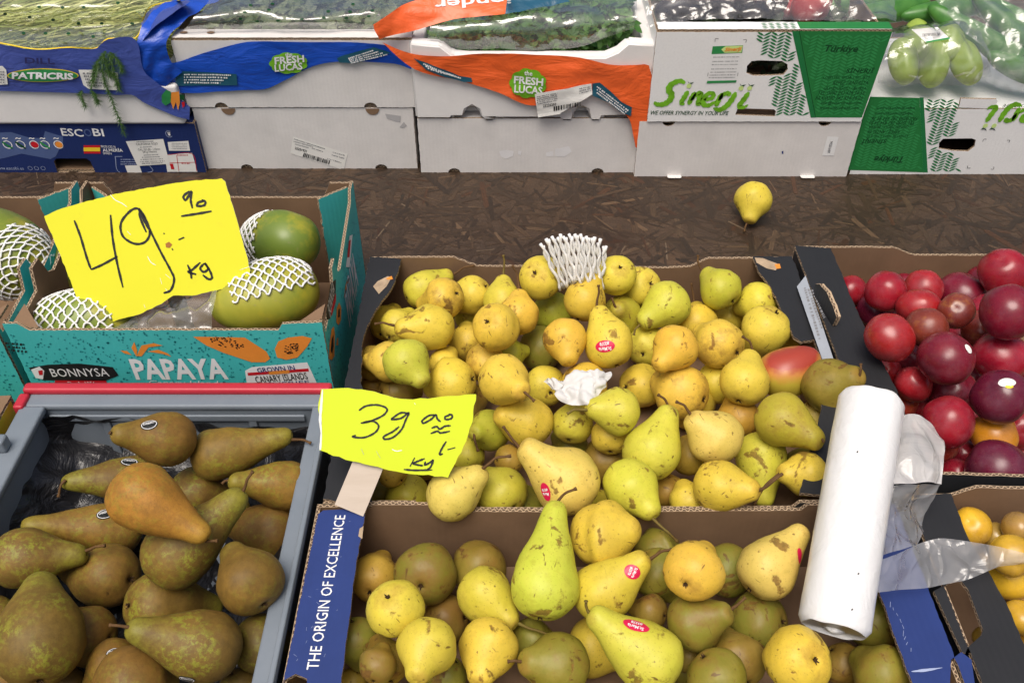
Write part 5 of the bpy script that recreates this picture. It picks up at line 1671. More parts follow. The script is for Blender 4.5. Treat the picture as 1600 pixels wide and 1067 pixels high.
for j in range(nl+1):
    t = j/nl
    for i in range(ns):
        th_ = 2*PI*i/ns
        rr_ = Rr*(1+.012*noise.noise(Vector((math.cos(th_)*1.5, math.sin(th_)*1.5, t*7)))+.010*noise.noise(Vector((math.cos(th_)*4, math.sin(th_)*4, t*20))))
        e = min(t, 1-t)*Lr
        if e < .004: rr_ -= .004-e
        sl = .002*noise.noise(Vector((math.cos(th_)*2, math.sin(th_)*2, 9+j//nl))) if j in (0, nl) else 0
        V.append(q0+axn*(t*Lr+sl)+(a_*math.cos(th_)+b_*math.sin(th_))*rr_)
    if j:
        for i in range(ns): Fc.append(((j-1)*ns+i, (j-1)*ns+(i+1) % ns, j*ns+(i+1) % ns, j*ns+i))
for j, rev in ((0, True), (nl, False)):
    b0 = len(V)
    c = q0+axn*(Lr*j/nl)
    for i in range(ns):
        th_ = 2*PI*i/ns
        V.append(c+(a_*math.cos(th_)+b_*math.sin(th_))*Rr*.3)
    for i in range(ns):
        q = (j*ns+i, j*ns+(i+1) % ns, b0+(i+1) % ns, b0+i)
        Fc.append(tuple(reversed(q)) if not rev else q)
    V.append(c-axn*(.004 if rev else -.004)); ci = len(V)-1
    for i in range(ns): Fc.append((b0+i, b0+(i+1) % ns, ci) if not rev else (b0+(i+1) % ns, b0+i, ci))
roll = world_obj('bag_roll', V, Fc, ROLL, None, True)
tag(roll, 'thick white roll of plastic bags lying across the pear crates', 'bag roll')
for k, (x, y) in enumerate(((1340, 706), (1341, 896), (1331, 952))):
    bvr = BVHTree.FromPolygons([(W[roll]@q.co) for q in roll.data.vertices], [tuple(p.vertices) for p in roll.data.polygons]) if k == 0 else bvr
    h = bvr.ray_cast(_C, ray(x, y).normalized())
    if h[0]:
        Mh = frame(h[0], h[1].orthogonal(), h[1].cross(h[1].orthogonal()))
        print_on('speck', poly_2d([ellipse(0, 0, .0012, .0007, 8)]), Mh, INK_BLACK, roll, .0006)
ZB = lambda x, y, z: at(1200+x/2.2375, 590+y/2.2375, z=z)
o = sheet('loose_bag', [[ZB(440, 140, .20), ZB(500, 130, .205), ZB(570, 160, .20), ZB(615, 220, .195)],
                        [ZB(430, 210, .20), ZB(500, 215, .205), ZB(570, 230, .20), ZB(616, 270, .192)],
                        [ZB(425, 300, .198), ZB(490, 300, .20), ZB(560, 305, .195), ZB(612, 330, .188)],
                        [ZB(420, 375, .195), ZB(490, 372, .195), ZB(550, 365, .19), ZB(606, 372, .18)]], BAG_WHITE, None, 50, 40, .0035, 26, 15)
tag(o, 'milky white plastic bag end beside the upper part of the roll', 'bag')
o = sheet('loose_bag', [[ZB(420, 380, .185), ZB(480, 372, .185), ZB(540, 370, .182), ZB(604, 376, .178)],
                        [ZB(410, 450, .17), ZB(470, 450, .165), ZB(520, 460, .15), ZB(545, 480, .14)],
                        [ZB(400, 540, .165), ZB(450, 540, .155), ZB(500, 545, .145), ZB(540, 540, .138)],
                        [ZB(390, 625, .165), ZB(430, 610, .155), ZB(480, 600, .15), ZB(520, 590, .145)]], BAG_THIN, None, 50, 40, .0035, 30, 17)
tag(o, 'thin clear bag with faint print hanging right of the roll', 'bag')
bvl = BVHTree.FromPolygons([(W[o]@q.co) for q in o.data.vertices], [tuple(p.vertices) for p in o.data.polygons])
def on_lb(x, y):
    d = ray(x, y).normalized(); h = bvl.ray_cast(_C, d)
    return (h[0] if h[0] is not None else at(x, y, z=.16))-d*.0015
for k, y in enumerate((435, 450, 463)):
    film_greek(o, on_lb, z8, 440+k*6, y, 490, y-8, 10, INK_GREY)
o = sheet('loose_bag', [[ZB(380, 640, .17), ZB(450, 615, .165), ZB(540, 575, .16), ZB(610, 562, .165), ZB(720, 575, .165), ZB(830, 595, .16), ZB(960, 630, .155)],
                        [ZB(375, 690, .165), ZB(450, 670, .16), ZB(540, 650, .152), ZB(620, 640, .15), ZB(720, 640, .152), ZB(820, 640, .155), ZB(950, 645, .15)],
                        [ZB(370, 752, .16), ZB(450, 742, .15), ZB(540, 735, .14), ZB(600, 725, .138), ZB(700, 705, .14), ZB(800, 665, .15), ZB(940, 650, .145)]], BAG_THIN, None, 80, 30, .0035, 26, 19)
tag(o, 'translucent bag strip trailing from the roll to the right edge', 'bag')

# ------------------------------------------------------------------ fruit
def pear_skin(name, conference=False):
    m, nt, b, _ = new_mat(name)
    g = NT(nt)
    oi = g.n('ShaderNodeObjectInfo')
    off = g.n('ShaderNodeVectorMath', operation='SCALE')
    cx = g.n('ShaderNodeCombineXYZ')
    for i in range(3): g.link(oi.outputs['Random'], cx.inputs[i])
    g.link(cx.outputs[0], off.inputs[0]); off.inputs['Scale'].default_value = 37.0
    add = g.n('ShaderNodeVectorMath', operation='ADD')
    g.link(g.coord(), add.inputs[0]); g.link(off.outputs[0], add.inputs[1])
    co = add.outputs[0]
    ax = g.attr('along').outputs['Fac']         # -1 at the blossom end, 0 bulb, 1 at the stem
    col = oi.outputs['Color']
    if not conference:
        big = g.ramp(g.noise(co, 22, 3, .55), [(.32, 0.), (.72, 1.)])
        green = g.mix(.5, col, (.30, .36, .035))
        base = g.mix(g.math('MULTIPLY', big, .45), col, green)
        base = g.mix(g.math('MULTIPLY', g.ramp(g.noise(co, 60, 4, .6), [(.4, 0.), (.8, 1.)]), .35), base, g.mix(.5, col, (.74, .53, .13)))
        # fine dots of the skin
        dots = g.ramp(g.voro(co, 330), [(.08, 1.), (.26, 0.)])
        base = g.mix(g.math('MULTIPLY', dots, .42), base, g.mix(.75, col, (.17, .11, .02)))
        # russet at both ends and in patches
        endr = g.math('ADD', g.ramp(g.math('ABSOLUTE', ax), [(.74, 0.), (1.0, .30)]), g.math('SUBTRACT', g.noise(co, 45, 5, .7), .28))
        rus = g.ramp(endr, [(.40, 0.), (.62, 1.)])
        base = g.mix(g.math('MULTIPLY', rus, .45), base, (.30, .14, .025))
        rp = g.ramp(g.noise(co, 15, 5, .75), [(.52, 0.), (.64, 1.)])
        ramt = g.math('MULTIPLY', rp, oi.outputs['Alpha'])
        base = g.mix(g.math('MULTIPLY', ramt, .85), base, (.17, .075, .018))
        # bruises, specks and scratches
        mot = g.noise(co, 95, 5, .75)
        base = g.mix(g.ramp(mot, [(.30, .45), (.50, 0.)]), base, g.mix(.6, col, (.26, .18, .02)))
        br = g.ramp(g.math('ADD', g.math('MULTIPLY', g.noise(co, 34, 3, .55, .6), .75), g.math('MULTIPLY', g.noise(co, 150, 4, .7), .25)), [(.592, 0.), (.635, 1.)])
        base = g.mix(g.math('MULTIPLY', br, .78), base, g.mix(g.ramp(mot, [(.4, 0.), (.6, 1.)]), (.09, .035, .010), (.22, .10, .02)))
        sp = g.math('MULTIPLY', g.ramp(g.voro(co, 95, rnd=1), [(.05, 1.), (.14, 0.)]), g.ramp(g.noise(co, 40, 2), [(.48, 0.), (.58, 1.)]))
        base = g.mix(g.math('MULTIPLY', sp, .75), base, (.08, .038, .012))
        scn = g.noise(g.mapping(co, (260, 40, 90), (.4, .7, .2)), 1.0, 2, .5, .6)
        base = g.mix(g.math('MULTIPLY', g.ramp(scn, [(.68, 0.), (.73, 1.)]), .8), base, (.12, .055, .016))
        hgt = g.math('ADD', g.math('ADD', g.noise(co, 130, 3), g.math('MULTIPLY', g.noise(co, 28, 2), 2.2)), g.math('MULTIPLY', g.math('ADD', br, sp), -.6))
        rough = g.ramp(g.math('MAXIMUM', rus, br), [(0, .46), (1, .7)])
    else:
        big = g.ramp(g.noise(co, 18, 3, .6), [(.3, 0.), (.7, 1.)])
        base = g.mix(g.math('MULTIPLY', big, .65), col, g.mix(.7, col, (.09, .055, .012)))
        base = g.mix(g.ramp(g.noise(co, 30, 4, .6), [(.5, 0.), (.8, .6)]), base, g.mix(.5, col, (.36, .20, .03)))
        fl = g.math('MULTIPLY', g.ramp(g.noise(co, 150, 6, .8), [(.48, 0.), (.56, 1.)]), g.ramp(g.noise(co, 22, 3, .6), [(.42, 0.), (.58, 1.)]))
        neck = g.ramp(g.math('ADD', ax, g.math('SUBTRACT', g.noise(co, 55, 5, .75), .5)), [(.55, 0.), (.95, .75)])
        fl = g.math('MULTIPLY', g.math('MAXIMUM', fl, neck), oi.outputs['Alpha'])
        base = g.mix(fl, base, (.27, .28, .028))
        dots = g.ramp(g.voro(co, 480), [(.10, 1.), (.26, 0.)])
        base = g.mix(g.math('MULTIPLY', dots, .35), base, (.09, .05, .012))
        br = g.ramp(g.noise(co, 45, 4, .6, .4), [(.70, 0.), (.74, 1.)])
        base = g.mix(g.math('MULTIPLY', br, .7), base, (.06, .03, .008))
        base = g.mix(g.ramp(g.noise(co, 110, 5, .8), [(.35, .6), (.6, 0.)]), base, g.mix(.6, base, (.05, .03, .008)))
        hgt = g.math('ADD', g.math('ADD', g.noise(co, 150, 4), g.math('MULTIPLY', g.noise(co, 28, 2), 2.0)), g.math('MULTIPLY', br, -.5))
        rough = g.ramp(fl, [(0, .58), (1, .46)])
    g.link(base, b.inputs['Base Color'])
    g.link(rough, b.inputs['Roughness'])
    b.inputs['Specular IOR Level'].default_value = .32
    g.link(g.bump(hgt, .42, .0012), b.inputs['Normal'])
    return m
YSKIN, CSKIN = pear_skin('yellow pear skin'), pear_skin('russet pear skin', True)
STEM = skin('pear stem', (.075, .040, .018), (.16, .085, .03), 60, .7, .2)
STEM_G = skin('fresh pear stem', (.17, .14, .03), (.12, .065, .02), 40, .6, .2)
CALYX = skin('dry calyx', (.022, .014, .009), (.09, .05, .022), 200, .9, .1)
STICK_R = plain('magenta sticker', (.62, .012, .07), .35, .4, .03)
STICK_D = plain('dark oval sticker', (.016, .018, .018), .35, .4, .03)

# tones: colour and share of russet patches
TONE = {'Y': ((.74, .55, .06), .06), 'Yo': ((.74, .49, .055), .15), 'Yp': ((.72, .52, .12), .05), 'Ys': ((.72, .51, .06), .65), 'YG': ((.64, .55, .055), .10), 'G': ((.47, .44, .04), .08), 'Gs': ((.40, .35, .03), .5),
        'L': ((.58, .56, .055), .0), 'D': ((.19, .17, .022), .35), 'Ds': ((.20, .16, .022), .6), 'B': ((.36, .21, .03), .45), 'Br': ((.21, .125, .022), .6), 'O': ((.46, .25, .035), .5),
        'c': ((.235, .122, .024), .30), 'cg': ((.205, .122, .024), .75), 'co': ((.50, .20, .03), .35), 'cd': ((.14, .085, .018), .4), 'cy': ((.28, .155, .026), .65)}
PROF = [(-.80, .0), (-.845, .10), (-.885, .20), (-.85, .42), (-.72, .66), (-.48, .87), (-.2, .98), (.05, 1.0), (.32, .955), (.6, .85), (.88, .70), (1.15, .555), (1.4, .455), (1.6, .385), (1.72, .30), (1.785, .19), (1.80, .09), (1.775, .0)]
def pear_mesh(k, seed, conf=False, neck=1.0, lump=.05, bend=.0):
    """pear in units of its bulb radius, stem along +Z"""
    zs = np.array([p[0] for p in PROF]); rs = np.array([p[1] for p in PROF])
    t = np.linspace(0, 1, len(PROF)); tt = np.linspace(0, 1, 30)
    P = [np.array(p) for p in PROF]
    cur = np.array([catmull(P, x) for x in tt])
    z, r_ = cur[:, 0].copy(), np.maximum(cur[:, 1], 0).copy()
    up = z > 0
    s = k/1.8
    z[up] = z[up]*s
    # a longer neck is slimmer, a short one fuller
    q = np.clip(z/k, 0, 1)
    r_ = np.where(up, r_*(1+(neck-1)*np.sin(np.pi*q)*.9), r_)
    if conf: r_ = np.where(up, np.maximum(r_*.96, np.interp(q, [0, .25, .5, .75, .93, 1], [1, .93, .68, .43, .27, 0])), r_)
    seg = 28
    V, al = [], []
    for j in range(len(z)):
        for i in range(seg):
            a = 2*PI*i/seg
            d = Vector((math.cos(a)*r_[j], math.sin(a)*r_[j], z[j]))
            n1 = noise.noise(d*1.1+Vector((seed*3.7, seed*1.3, 0)))
            n2 = noise.noise(d*2.6+Vector((seed*1.9, 5, seed*2.3)))
            kk = 1+lump*n1*1.6+lump*.5*n2
            # shallow ribs by the blossom end
            if z[j] < -.4: kk *= 1+.03*math.cos(5*a+seed)*min(1, (-.4-z[j])*3)
            bx = bend*max(0, z[j])**2/k
            V.append((d.x*kk+bx, d.y*kk, z[j]))
            al.append(z[j]/k if z[j] > 0 else z[j]/.88)
    Fc = [((j-1)*seg+i, (j-1)*seg+(i+1) % seg, j*seg+(i+1) % seg, j*seg+i) for j in range(1, len(z)) for i in range(seg)]
    return V, Fc, al

REG = {'a': (480, 370, 3.233), 'b': (840, 350, 3.048), 'c': (480, 590, 3.81), 'd': (840, 560, 3.333), 'e': (430, 770, 3.404), 'f': (860, 770, 3.593), 'g': (0, 580, 2.191), 'h': (1220, 370, 2.482), 'i': (1200, 590, 2.2375), 'j': (0, 260, 2.667), 'p': (0, 0, 1.0)}
def rp(reg, x, y):
    o = REG[reg]
    return o[0]+x/o[2], o[1]+y/o[2]

# region, bulb x y r, mode, mode point, layer, tone, stem end, label
# mode + : mode point is the neck end, nearer than the bulb; - : neck end, farther; c : mode point is the blossom end facing out
REAR = [
 ('a', 575, 272, 84, '-', 738, 192, 1.3, 'YG', (845, 145), 'yellow green pear lying at the back left corner, stem pointing right'),
 ('a', 690, 310, 105, 'c', 752, 285, 1.9, 'Ys', None, 'brown-scarred yellow pear facing out, back row second from the left'),
 ('a', 840, 288, 84, 'c', 900, 250, 1.2, 'Y', None, 'yellow pear with a curved brown scratch, back row third from the left'),
 ('a', 985, 330, 82, '-', 990, 195, 1.4, 'YG', (990, 92), 'pale pear standing upright at the back wall, thick stem straight up'),
 ('a', 1068, 400, 100, '-', 1072, 268, 1.8, 'Yo', (1036, 145), 'yellow pear with tall thin curved stem, beside the upright pale pear'),
 ('a', 402, 435, 84, '-', 450, 350, 1.0, 'Y', None, 'yellow pear against the left black ledge, partly behind a greener one'),
 ('a', 462, 452, 86, '-', 535, 372, 1.5, 'YG', None, 'greenish pear with a black spot near the left ledge'),
 ('a', 640, 458, 112, '+', 445, 450, 2.5, 'Y', (340, 440), 'large yellow pear lying on its side, stem pointing left at the ledge'),
 ('a', 950, 455, 116, 'c', 910, 428, 2.4, 'Yo', None, 'round yellow pear showing its dark blossom end, centre left of the heap'),
 ('a', 810, 535, 88, '-', 792, 440, 1.3, 'Ys', None, 'spotted yellow pear wedged between the side-lying pear and a round one'),
 ('a', 825, 400, 72, '-', 850, 370, 1.0, 'YG', None, 'yellow pear mostly hidden behind the round pear, centre left'),
 ('a', 1240, 375, 92, '-', 1262, 350, 1.0, 'G', None, 'dull green pear half hidden left of the white foam net'),
 ('a', 1182, 205, 100, 'c', 1150, 182, 1.7, 'Y', None, 'yellow pear at the back wall just left of the white foam net'),
 ('a', 1182, 565, 106, '-', 1200, 540, 1.0, 'D', None, 'dark green pear deep in the centre, left of the orange-yellow pear'),
 ('b', 130, 552, 106, '+', 150, 664, 2.1, 'Yo', None, 'orange-yellow pear pointing down, left of the pear with red sticker'),
 ('a', 500, 632, 120, '+', 592, 752, 2.5, 'L', None, 'large lime pear with neck pointing down right, above the lime sign'),
 ('a', 690, 642, 72, '-', 700, 620, 1.4, 'Y', None, 'small visible yellow pear just right of the large lime pear'),
 ('a', 738, 735, 122, '-', 738, 790, 2.2, 'Y', None, 'yellow pear right behind the top edge of the lime sign'),
 ('a', 900, 640, 90, '-', 930, 610, 1.5, 'Ys', None, 'scratched yellow pear under the round blossom-end pear'),
 ('a', 1030, 590, 72, '-', 1050, 570, 1.1, 'G', None, 'greenish pear peeping out below the round blossom-end pear'),
 ('a', 992, 722, 130, '+', 1092, 782, 2.6, 'Y', (1148, 830), 'big yellow pear, stem pointing down right, above the side-lying spotted pear'),
 ('a', 1200, 755, 96, '-', 1150, 700, 1.6, 'Ys', None, 'brown-flecked yellow pear just left of the white tissue'),
 ('a', 325, 640, 80, '-', 350, 600, .9, 'B', None, 'brownish pear at the left ledge, lower of two beside the lime pear'),
 ('a', 402, 632, 92, '-', 380, 590, 1.6, 'Ys', None, 'yellow pear with dark scar left behind the large lime pear'),
 ('a', 335, 765, 74, '-', 350, 740, .8, 'O', None, 'orange brown pear peeping above the left end of the lime sign'),
 ('a', 455, 785, 90, '-', 480, 760, 1.0, 'Br', None, 'russet brown pear peeping above the middle of the lime sign'),
 ('a', 1122, 935, 126, '+', 948, 882, 2.5, 'Yo', None, 'spotted yellow pear lying with neck to the left, right of the sign'),
 ('c', 1090, 312, 122, '+', 992, 330, 1.9, 'G', (1018, 438), 'green pear behind the right edge of the lime sign, stem downwards'),
 ('c', 955, 465, 95, '-', 940, 440, 1.3, 'YG', None, 'yellow pear partly covered by the right corner of the sign'),
 ('c', 855, 708, 152, '+', 1042, 542, 2.9, 'Yp', (1215, 465), 'pale yellow pear below the sign on the rim, stem to the upper right'),
 ('c', 1160, 690, 150, 'c', 1230, 770, 1.9, 'G', None, 'green yellow pear on the front rim, right of the pale yellow pear'),
 ('c', 600, 712, 122, '-', 650, 612, 1.1, 'G', (652, 598), 'dull green pear in the lower left corner, neck up under the sign'),
 ('c', 425, 690, 95, '-', 440, 660, .8, 'D', None, 'dark green pear in the left front corner beside the wooden stick'),
 ('c', 505, 560, 85, '-', 530, 550, 1.2, 'Yo', None, 'yellow pear just visible under the lower edge of the sign'),
 ('p', 886, 753, 53, '+', 811, 700, 3.0, 'Yp', (786, 666), 'large pale yellow pear with red sticker, behind the big green pear'),
 ('c', 1200, 490, 80, '-', 1210, 470, 1.0, 'B', None, 'brown pear in the gap between the spotted and the pale large pears'),
 ('b', 222, 372, 97, 'c', 190, 455, 2.0, 'Yo', None, 'yellow pear under the white foam net, at the back'),
 ('b', 375, 240, 84, 'c', 392, 207, 1.5, 'Y', None, 'yellow pear showing its blossom end just right of the foam net'),
 ('b', 492, 300, 86, '-', 410, 330, 1.1, 'Y', None, 'yellow pear at the back wall, second to the right of the foam net'),
 ('b', 342, 582, 112, '-', 276, 400, 2.7, 'Y', (290, 290), 'upright yellow pear with red oval sticker, centre of the rear crate'),
 ('b', 405, 442, 86, '+', 372, 402, 1.6, 'Gs', (355, 352), 'green pear with brown neck and short stub stem, behind the stickered pear'),
 ('b', 618, 382, 110, '+', 488, 478, 2.2, 'YG', (458, 530), 'greenish yellow pear lying with stem down left, back centre right'),
 ('b', 752, 480, 90, '-', 748, 380, 1.3, 'Yo', (732, 280), 'yellow pear with tall stem standing up, right of the greenish pear'),
 ('b', 872, 312, 98, '-', 782, 225, 2.2, 'G', (764, 148), 'bright green pear by the back wall, stem to the upper left'),
 ('b', 866, 572, 118, '-', 745, 512, 2.4, 'Ys', None, 'yellow pear with big brown bruises, right centre of the rear crate'),
 ('b', 1052, 372, 86, '-', 935, 405, 1.3, 'YG', None, 'yellow green pear in the back right corner under the ledge'),
 ('b', 908, 440, 76, '-', 940, 430, 1.1, 'YG', None, 'scratched green yellow pear between the bright green and the big round one'),
 ('b', 1086, 500, 116, 'c', 1136, 424, 2.4, 'Y', None, 'big round yellow pear near the right ledge, dark blossom dot'),
 ('b', 1196, 540, 62, '-', 1210, 520, 1.1, 'Y', None, 'yellow pear squeezed under the right ledge behind the round pear'),
 ('b', 655, 592, 112, '+', 566, 678, 2.4, 'Yo', None, 'yellow pear with russet neck pointing down left, right of the red sticker'),
 ('b', 518, 582, 86, '-', 545, 520, 1.2, 'YG', None, 'dark-speckled pear deep between the stickered pear and the russet-necked one'),
 ('b', 985, 752, 116, '-', 1030, 608, 2.5, 'Y', (975, 535), 'yellow pear standing with bent stem, left of the red mango'),
 ('p', 1299, 604, 45, '+', 1340, 590, 2.4, 'Ds', (1345, 568), 'green pear with brown cap resting on the right ledge near the roll'),
 ('b', 690, 802, 130, '-', 690, 770, 2.0, 'Ys', None, 'yellow pear with a rusty patch on top, behind the tall green pear'),
 ('b', 490, 772, 104, 'c', 422, 776, 1.8, 'Yo', None, 'yellow pear right of the white tissue, blossom end to the left'),
 ('b', 846, 760, 88, '-', 860, 730, 1.2, 'Y', None, 'yellow pear in the shade left of the pear with bent stem'),
 ('b', 374, 890, 116, '+', 238, 886, 2.8, 'L', (140, 904), 'lime green pear below the tissue, brown stem pointing left'),
 ('b', 222, 772, 100, '-', 188, 705, 1.7, 'Yo', (150, 620), 'yellow pear under the white tissue, stem sticking up'),
 ('b', 165, 950, 99, '-', 190, 900, 1.8, 'YG', None, 'yellow green pear directly below the white tissue'),
 ('d', 592, 490, 150, '-', 692, 252, 2.8, 'L', (626, 188), 'tall green yellow pear leaning right, centre front of the rear crate'),
 ('d', 928, 412, 142, '+', 802, 292, 2.9, 'Yp', (720, 224), 'pale yellow pear with dark stem to the upper left, beside the tall green one'),
 ('d', 1042, 322, 104, '-', 1080, 280, 1.6, 'O', None, 'orange yellow pear behind the pale yellow pear'),
 ('d', 1275, 322, 146, '+', 1468, 418, 2.8, 'Gs', (1492, 436), 'green pear with brown scuffs lying left of the roll'),
 ('d', 1440, 300, 84, '+', 1490, 400, 1.8, 'Yp', None, 'pale yellow pear sliver between the scuffed green pear and the roll'),
 ('d', 1168, 505, 132, '+', 1172, 765, 1.8, 'YG', None, 'long yellow green pear pointing down under the scuffed green pear'),
 ('d', 938, 662, 132, '+', 1142, 690, 2.8, 'Yo', (1275, 600), 'yellow pear with dark brown patch, stem right, near the front rim'),
 ('d', 1395, 602, 116, '+', 1262, 596, 2.4, 'Y', (1088, 850), 'yellow pear by the roll with long stem hanging over the rim'),
 ('d', 792, 505, 96, '-', 800, 470, 1.3, 'B', None, 'dull brown yellow pear between the tall green and the pale yellow one'),
 ('d', 474, 652, 136, '+', 590, 828, 2.9, 'YG', (730, 955), 'yellow green pear with long stem hanging down over the front rim'),
 ('d', 668, 692, 88, '-', 690, 670, 1.1, 'B', None, 'brownish pear low behind the front rim, under the tall green pear'),
 ('d', 785, 742, 90, '-', 760, 720, 1.1, 'Yo', None, 'orange yellow pear low behind the rim, left of the brown-patched one'),
 ('d', 345, 530, 106, '-', 350, 500, 1.0, 'Br', None, 'rotting brown pear in a gap above the large pale yellow pear'),
 ('d', 380, 402, 92, '-', 400, 380, 1.1, 'Yo', None, 'yellow pear in the shade right below the lime green pear'),
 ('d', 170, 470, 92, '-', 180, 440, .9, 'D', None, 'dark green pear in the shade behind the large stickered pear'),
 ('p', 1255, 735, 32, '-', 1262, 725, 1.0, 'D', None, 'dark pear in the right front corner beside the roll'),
]
FRONT = [
 ('e', 525, 452, 116, 'c', 506, 522, 1.1, 'O', None, 'orange brown pear in the back left corner of the front crate'),
 ('e', 800, 432, 150, '-', 845, 325, 1.5, 'Ds', None, 'olive russet pear at the back wall of the front crate, left'),
 ('e', 1092, 398, 126, '-', 1000, 335, 1.2, 'Br', None, 'russet pear at the back wall, left of the big green pear'),
 ('e', 640, 618, 155, 'c', 598, 556, 2.0, 'Y', None, 'yellow pear with dark blossom end beside the blue lettered ledge'),
 ('e', 1112, 532, 144, '+', 1288, 688, 2.3, 'YG', (1500, 770), 'yellow green pear with long stem pointing right, beside the big green pear'),
 ('p', 850, 919, 52, '-', 871, 782, 3.3, 'L', (901, 763), 'biggest bright green pear standing on the heap, dark curved stem'),
 ('e', 905, 670, 116, '-', 920, 650, 1.0, 'Br', None, 'brown pear in the gap in the middle left of the front crate'),
 ('e', 430, 785, 116, '-', 440, 740, .9, 'D', None, 'green brown pear against the blue lettered ledge'),
 ('e', 585, 900, 114, '-', 600, 870, .9, 'Br', None, 'dark brown pear low beside the blue ledge'),
 ('e', 805, 822, 162, '+', 755, 985, 2.4, 'YG', None, 'yellow green pear with neck pointing down, left foreground of the front crate'),
 ('e', 1135, 822, 160, '+', 1085, 1005, 2.4, 'Y', None, 'yellow pear with neck pointing down, second from the left in the foreground'),
 ('e', 1505, 910, 172, '+', 1310, 895, 2.4, 'Ds', (1235, 895), 'large russet and green pear in the foreground, stub stem to the left'),
 ('e', 1365, 785, 112, '-', 1380, 750, 1.1, 'D', None, 'dark green pear under the big bright green pear'),
 ('e', 915, 970, 96, '-', 930, 940, .9, 'D', None, 'dark green pear between the two foreground yellow pears'),
 ('e', 415, 1005, 70, '-', 430, 980, .8, 'B', None, 'brown yellow pear at the bottom left of the front crate'),
 ('f', 268, 232, 166, '+', 495, 226, 3.1, 'Yo', None, 'smooth orange-yellow pear with dark tip resting above the stickered pear'),
 ('f', 282, 562, 166, '+', 562, 378, 2.7, 'YG', (682, 318), 'yellow green pear with round red sticker by its neck'),
 ('f', 560, 930, 190, '+', 222, 688, 2.9, 'L', (200, 605), 'bright lime pear with oval red sticker in the foreground'),
 ('f', 805, 435, 171, 'c', 757, 508, 2.6, 'Yo', None, 'yellow pear with large dark blossom end facing out, front crate centre'),
 ('f', 1212, 432, 166, '-', 1430, 200, 2.7, 'Yp', None, 'pale yellow pear with brown bruise, neck under the roll'),
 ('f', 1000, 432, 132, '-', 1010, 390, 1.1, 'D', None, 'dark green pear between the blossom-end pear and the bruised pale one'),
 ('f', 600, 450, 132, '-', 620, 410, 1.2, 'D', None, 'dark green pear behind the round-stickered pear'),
 ('f', 815, 722, 146, '+', 1015, 660, 1.7, 'Ds', (1095, 585), 'olive pear with stem to the right, below the blossom-end pear'),
 ('f', 1170, 722, 146, '-', 1180, 690, 1.2, 'D', None, 'dark green pear below the bruised pale yellow pear'),
 ('f', 560, 665, 92, '-', 570, 640, 1.2, 'Br', None, 'brown pear between the round-stickered pear and the olive one'),
 ('f', 772, 915, 84, '-', 760, 890, 1.2, 'Br', None, 'small brown pear right of the bright lime pear'),
 ('f', 940, 1035, 168, '-', 960, 1000, 1.8, 'Ds', None, 'olive brown pear at the lower edge of the front crate'),
 ('f', 1042, 935, 150, '-', 1060, 900, 1.4, 'Br', None, 'russet pear behind the olive one at the lower edge'),
 ('f', 1385, 935, 186, 'c', 1480, 936, 2.2, 'Yo', None, 'yellow pear with dark blossom end under the lower end of the roll'),
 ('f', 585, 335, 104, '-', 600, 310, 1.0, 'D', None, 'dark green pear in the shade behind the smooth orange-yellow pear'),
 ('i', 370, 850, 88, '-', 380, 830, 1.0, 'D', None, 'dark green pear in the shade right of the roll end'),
 ('i', 400, 1035, 92, '-', 410, 1010, 1.0, 'Ds', None, 'dark pear by the right blue ledge at the lower edge'),
 ('i', 262, 1000, 66, '-', 270, 980, 1.0, 'Br', None, 'grey brown pear below the end of the roll'),
 ('p', 590, 1040, 26, '-', 592, 1035, .9, 'Br', None, 'brown pear in the gap left of the foreground yellow green pear'),
 ('p', 1075, 1040, 30, '-', 1080, 1030, .9, 'D', None, 'dark pear in the gap right of the bright lime pear'),
]
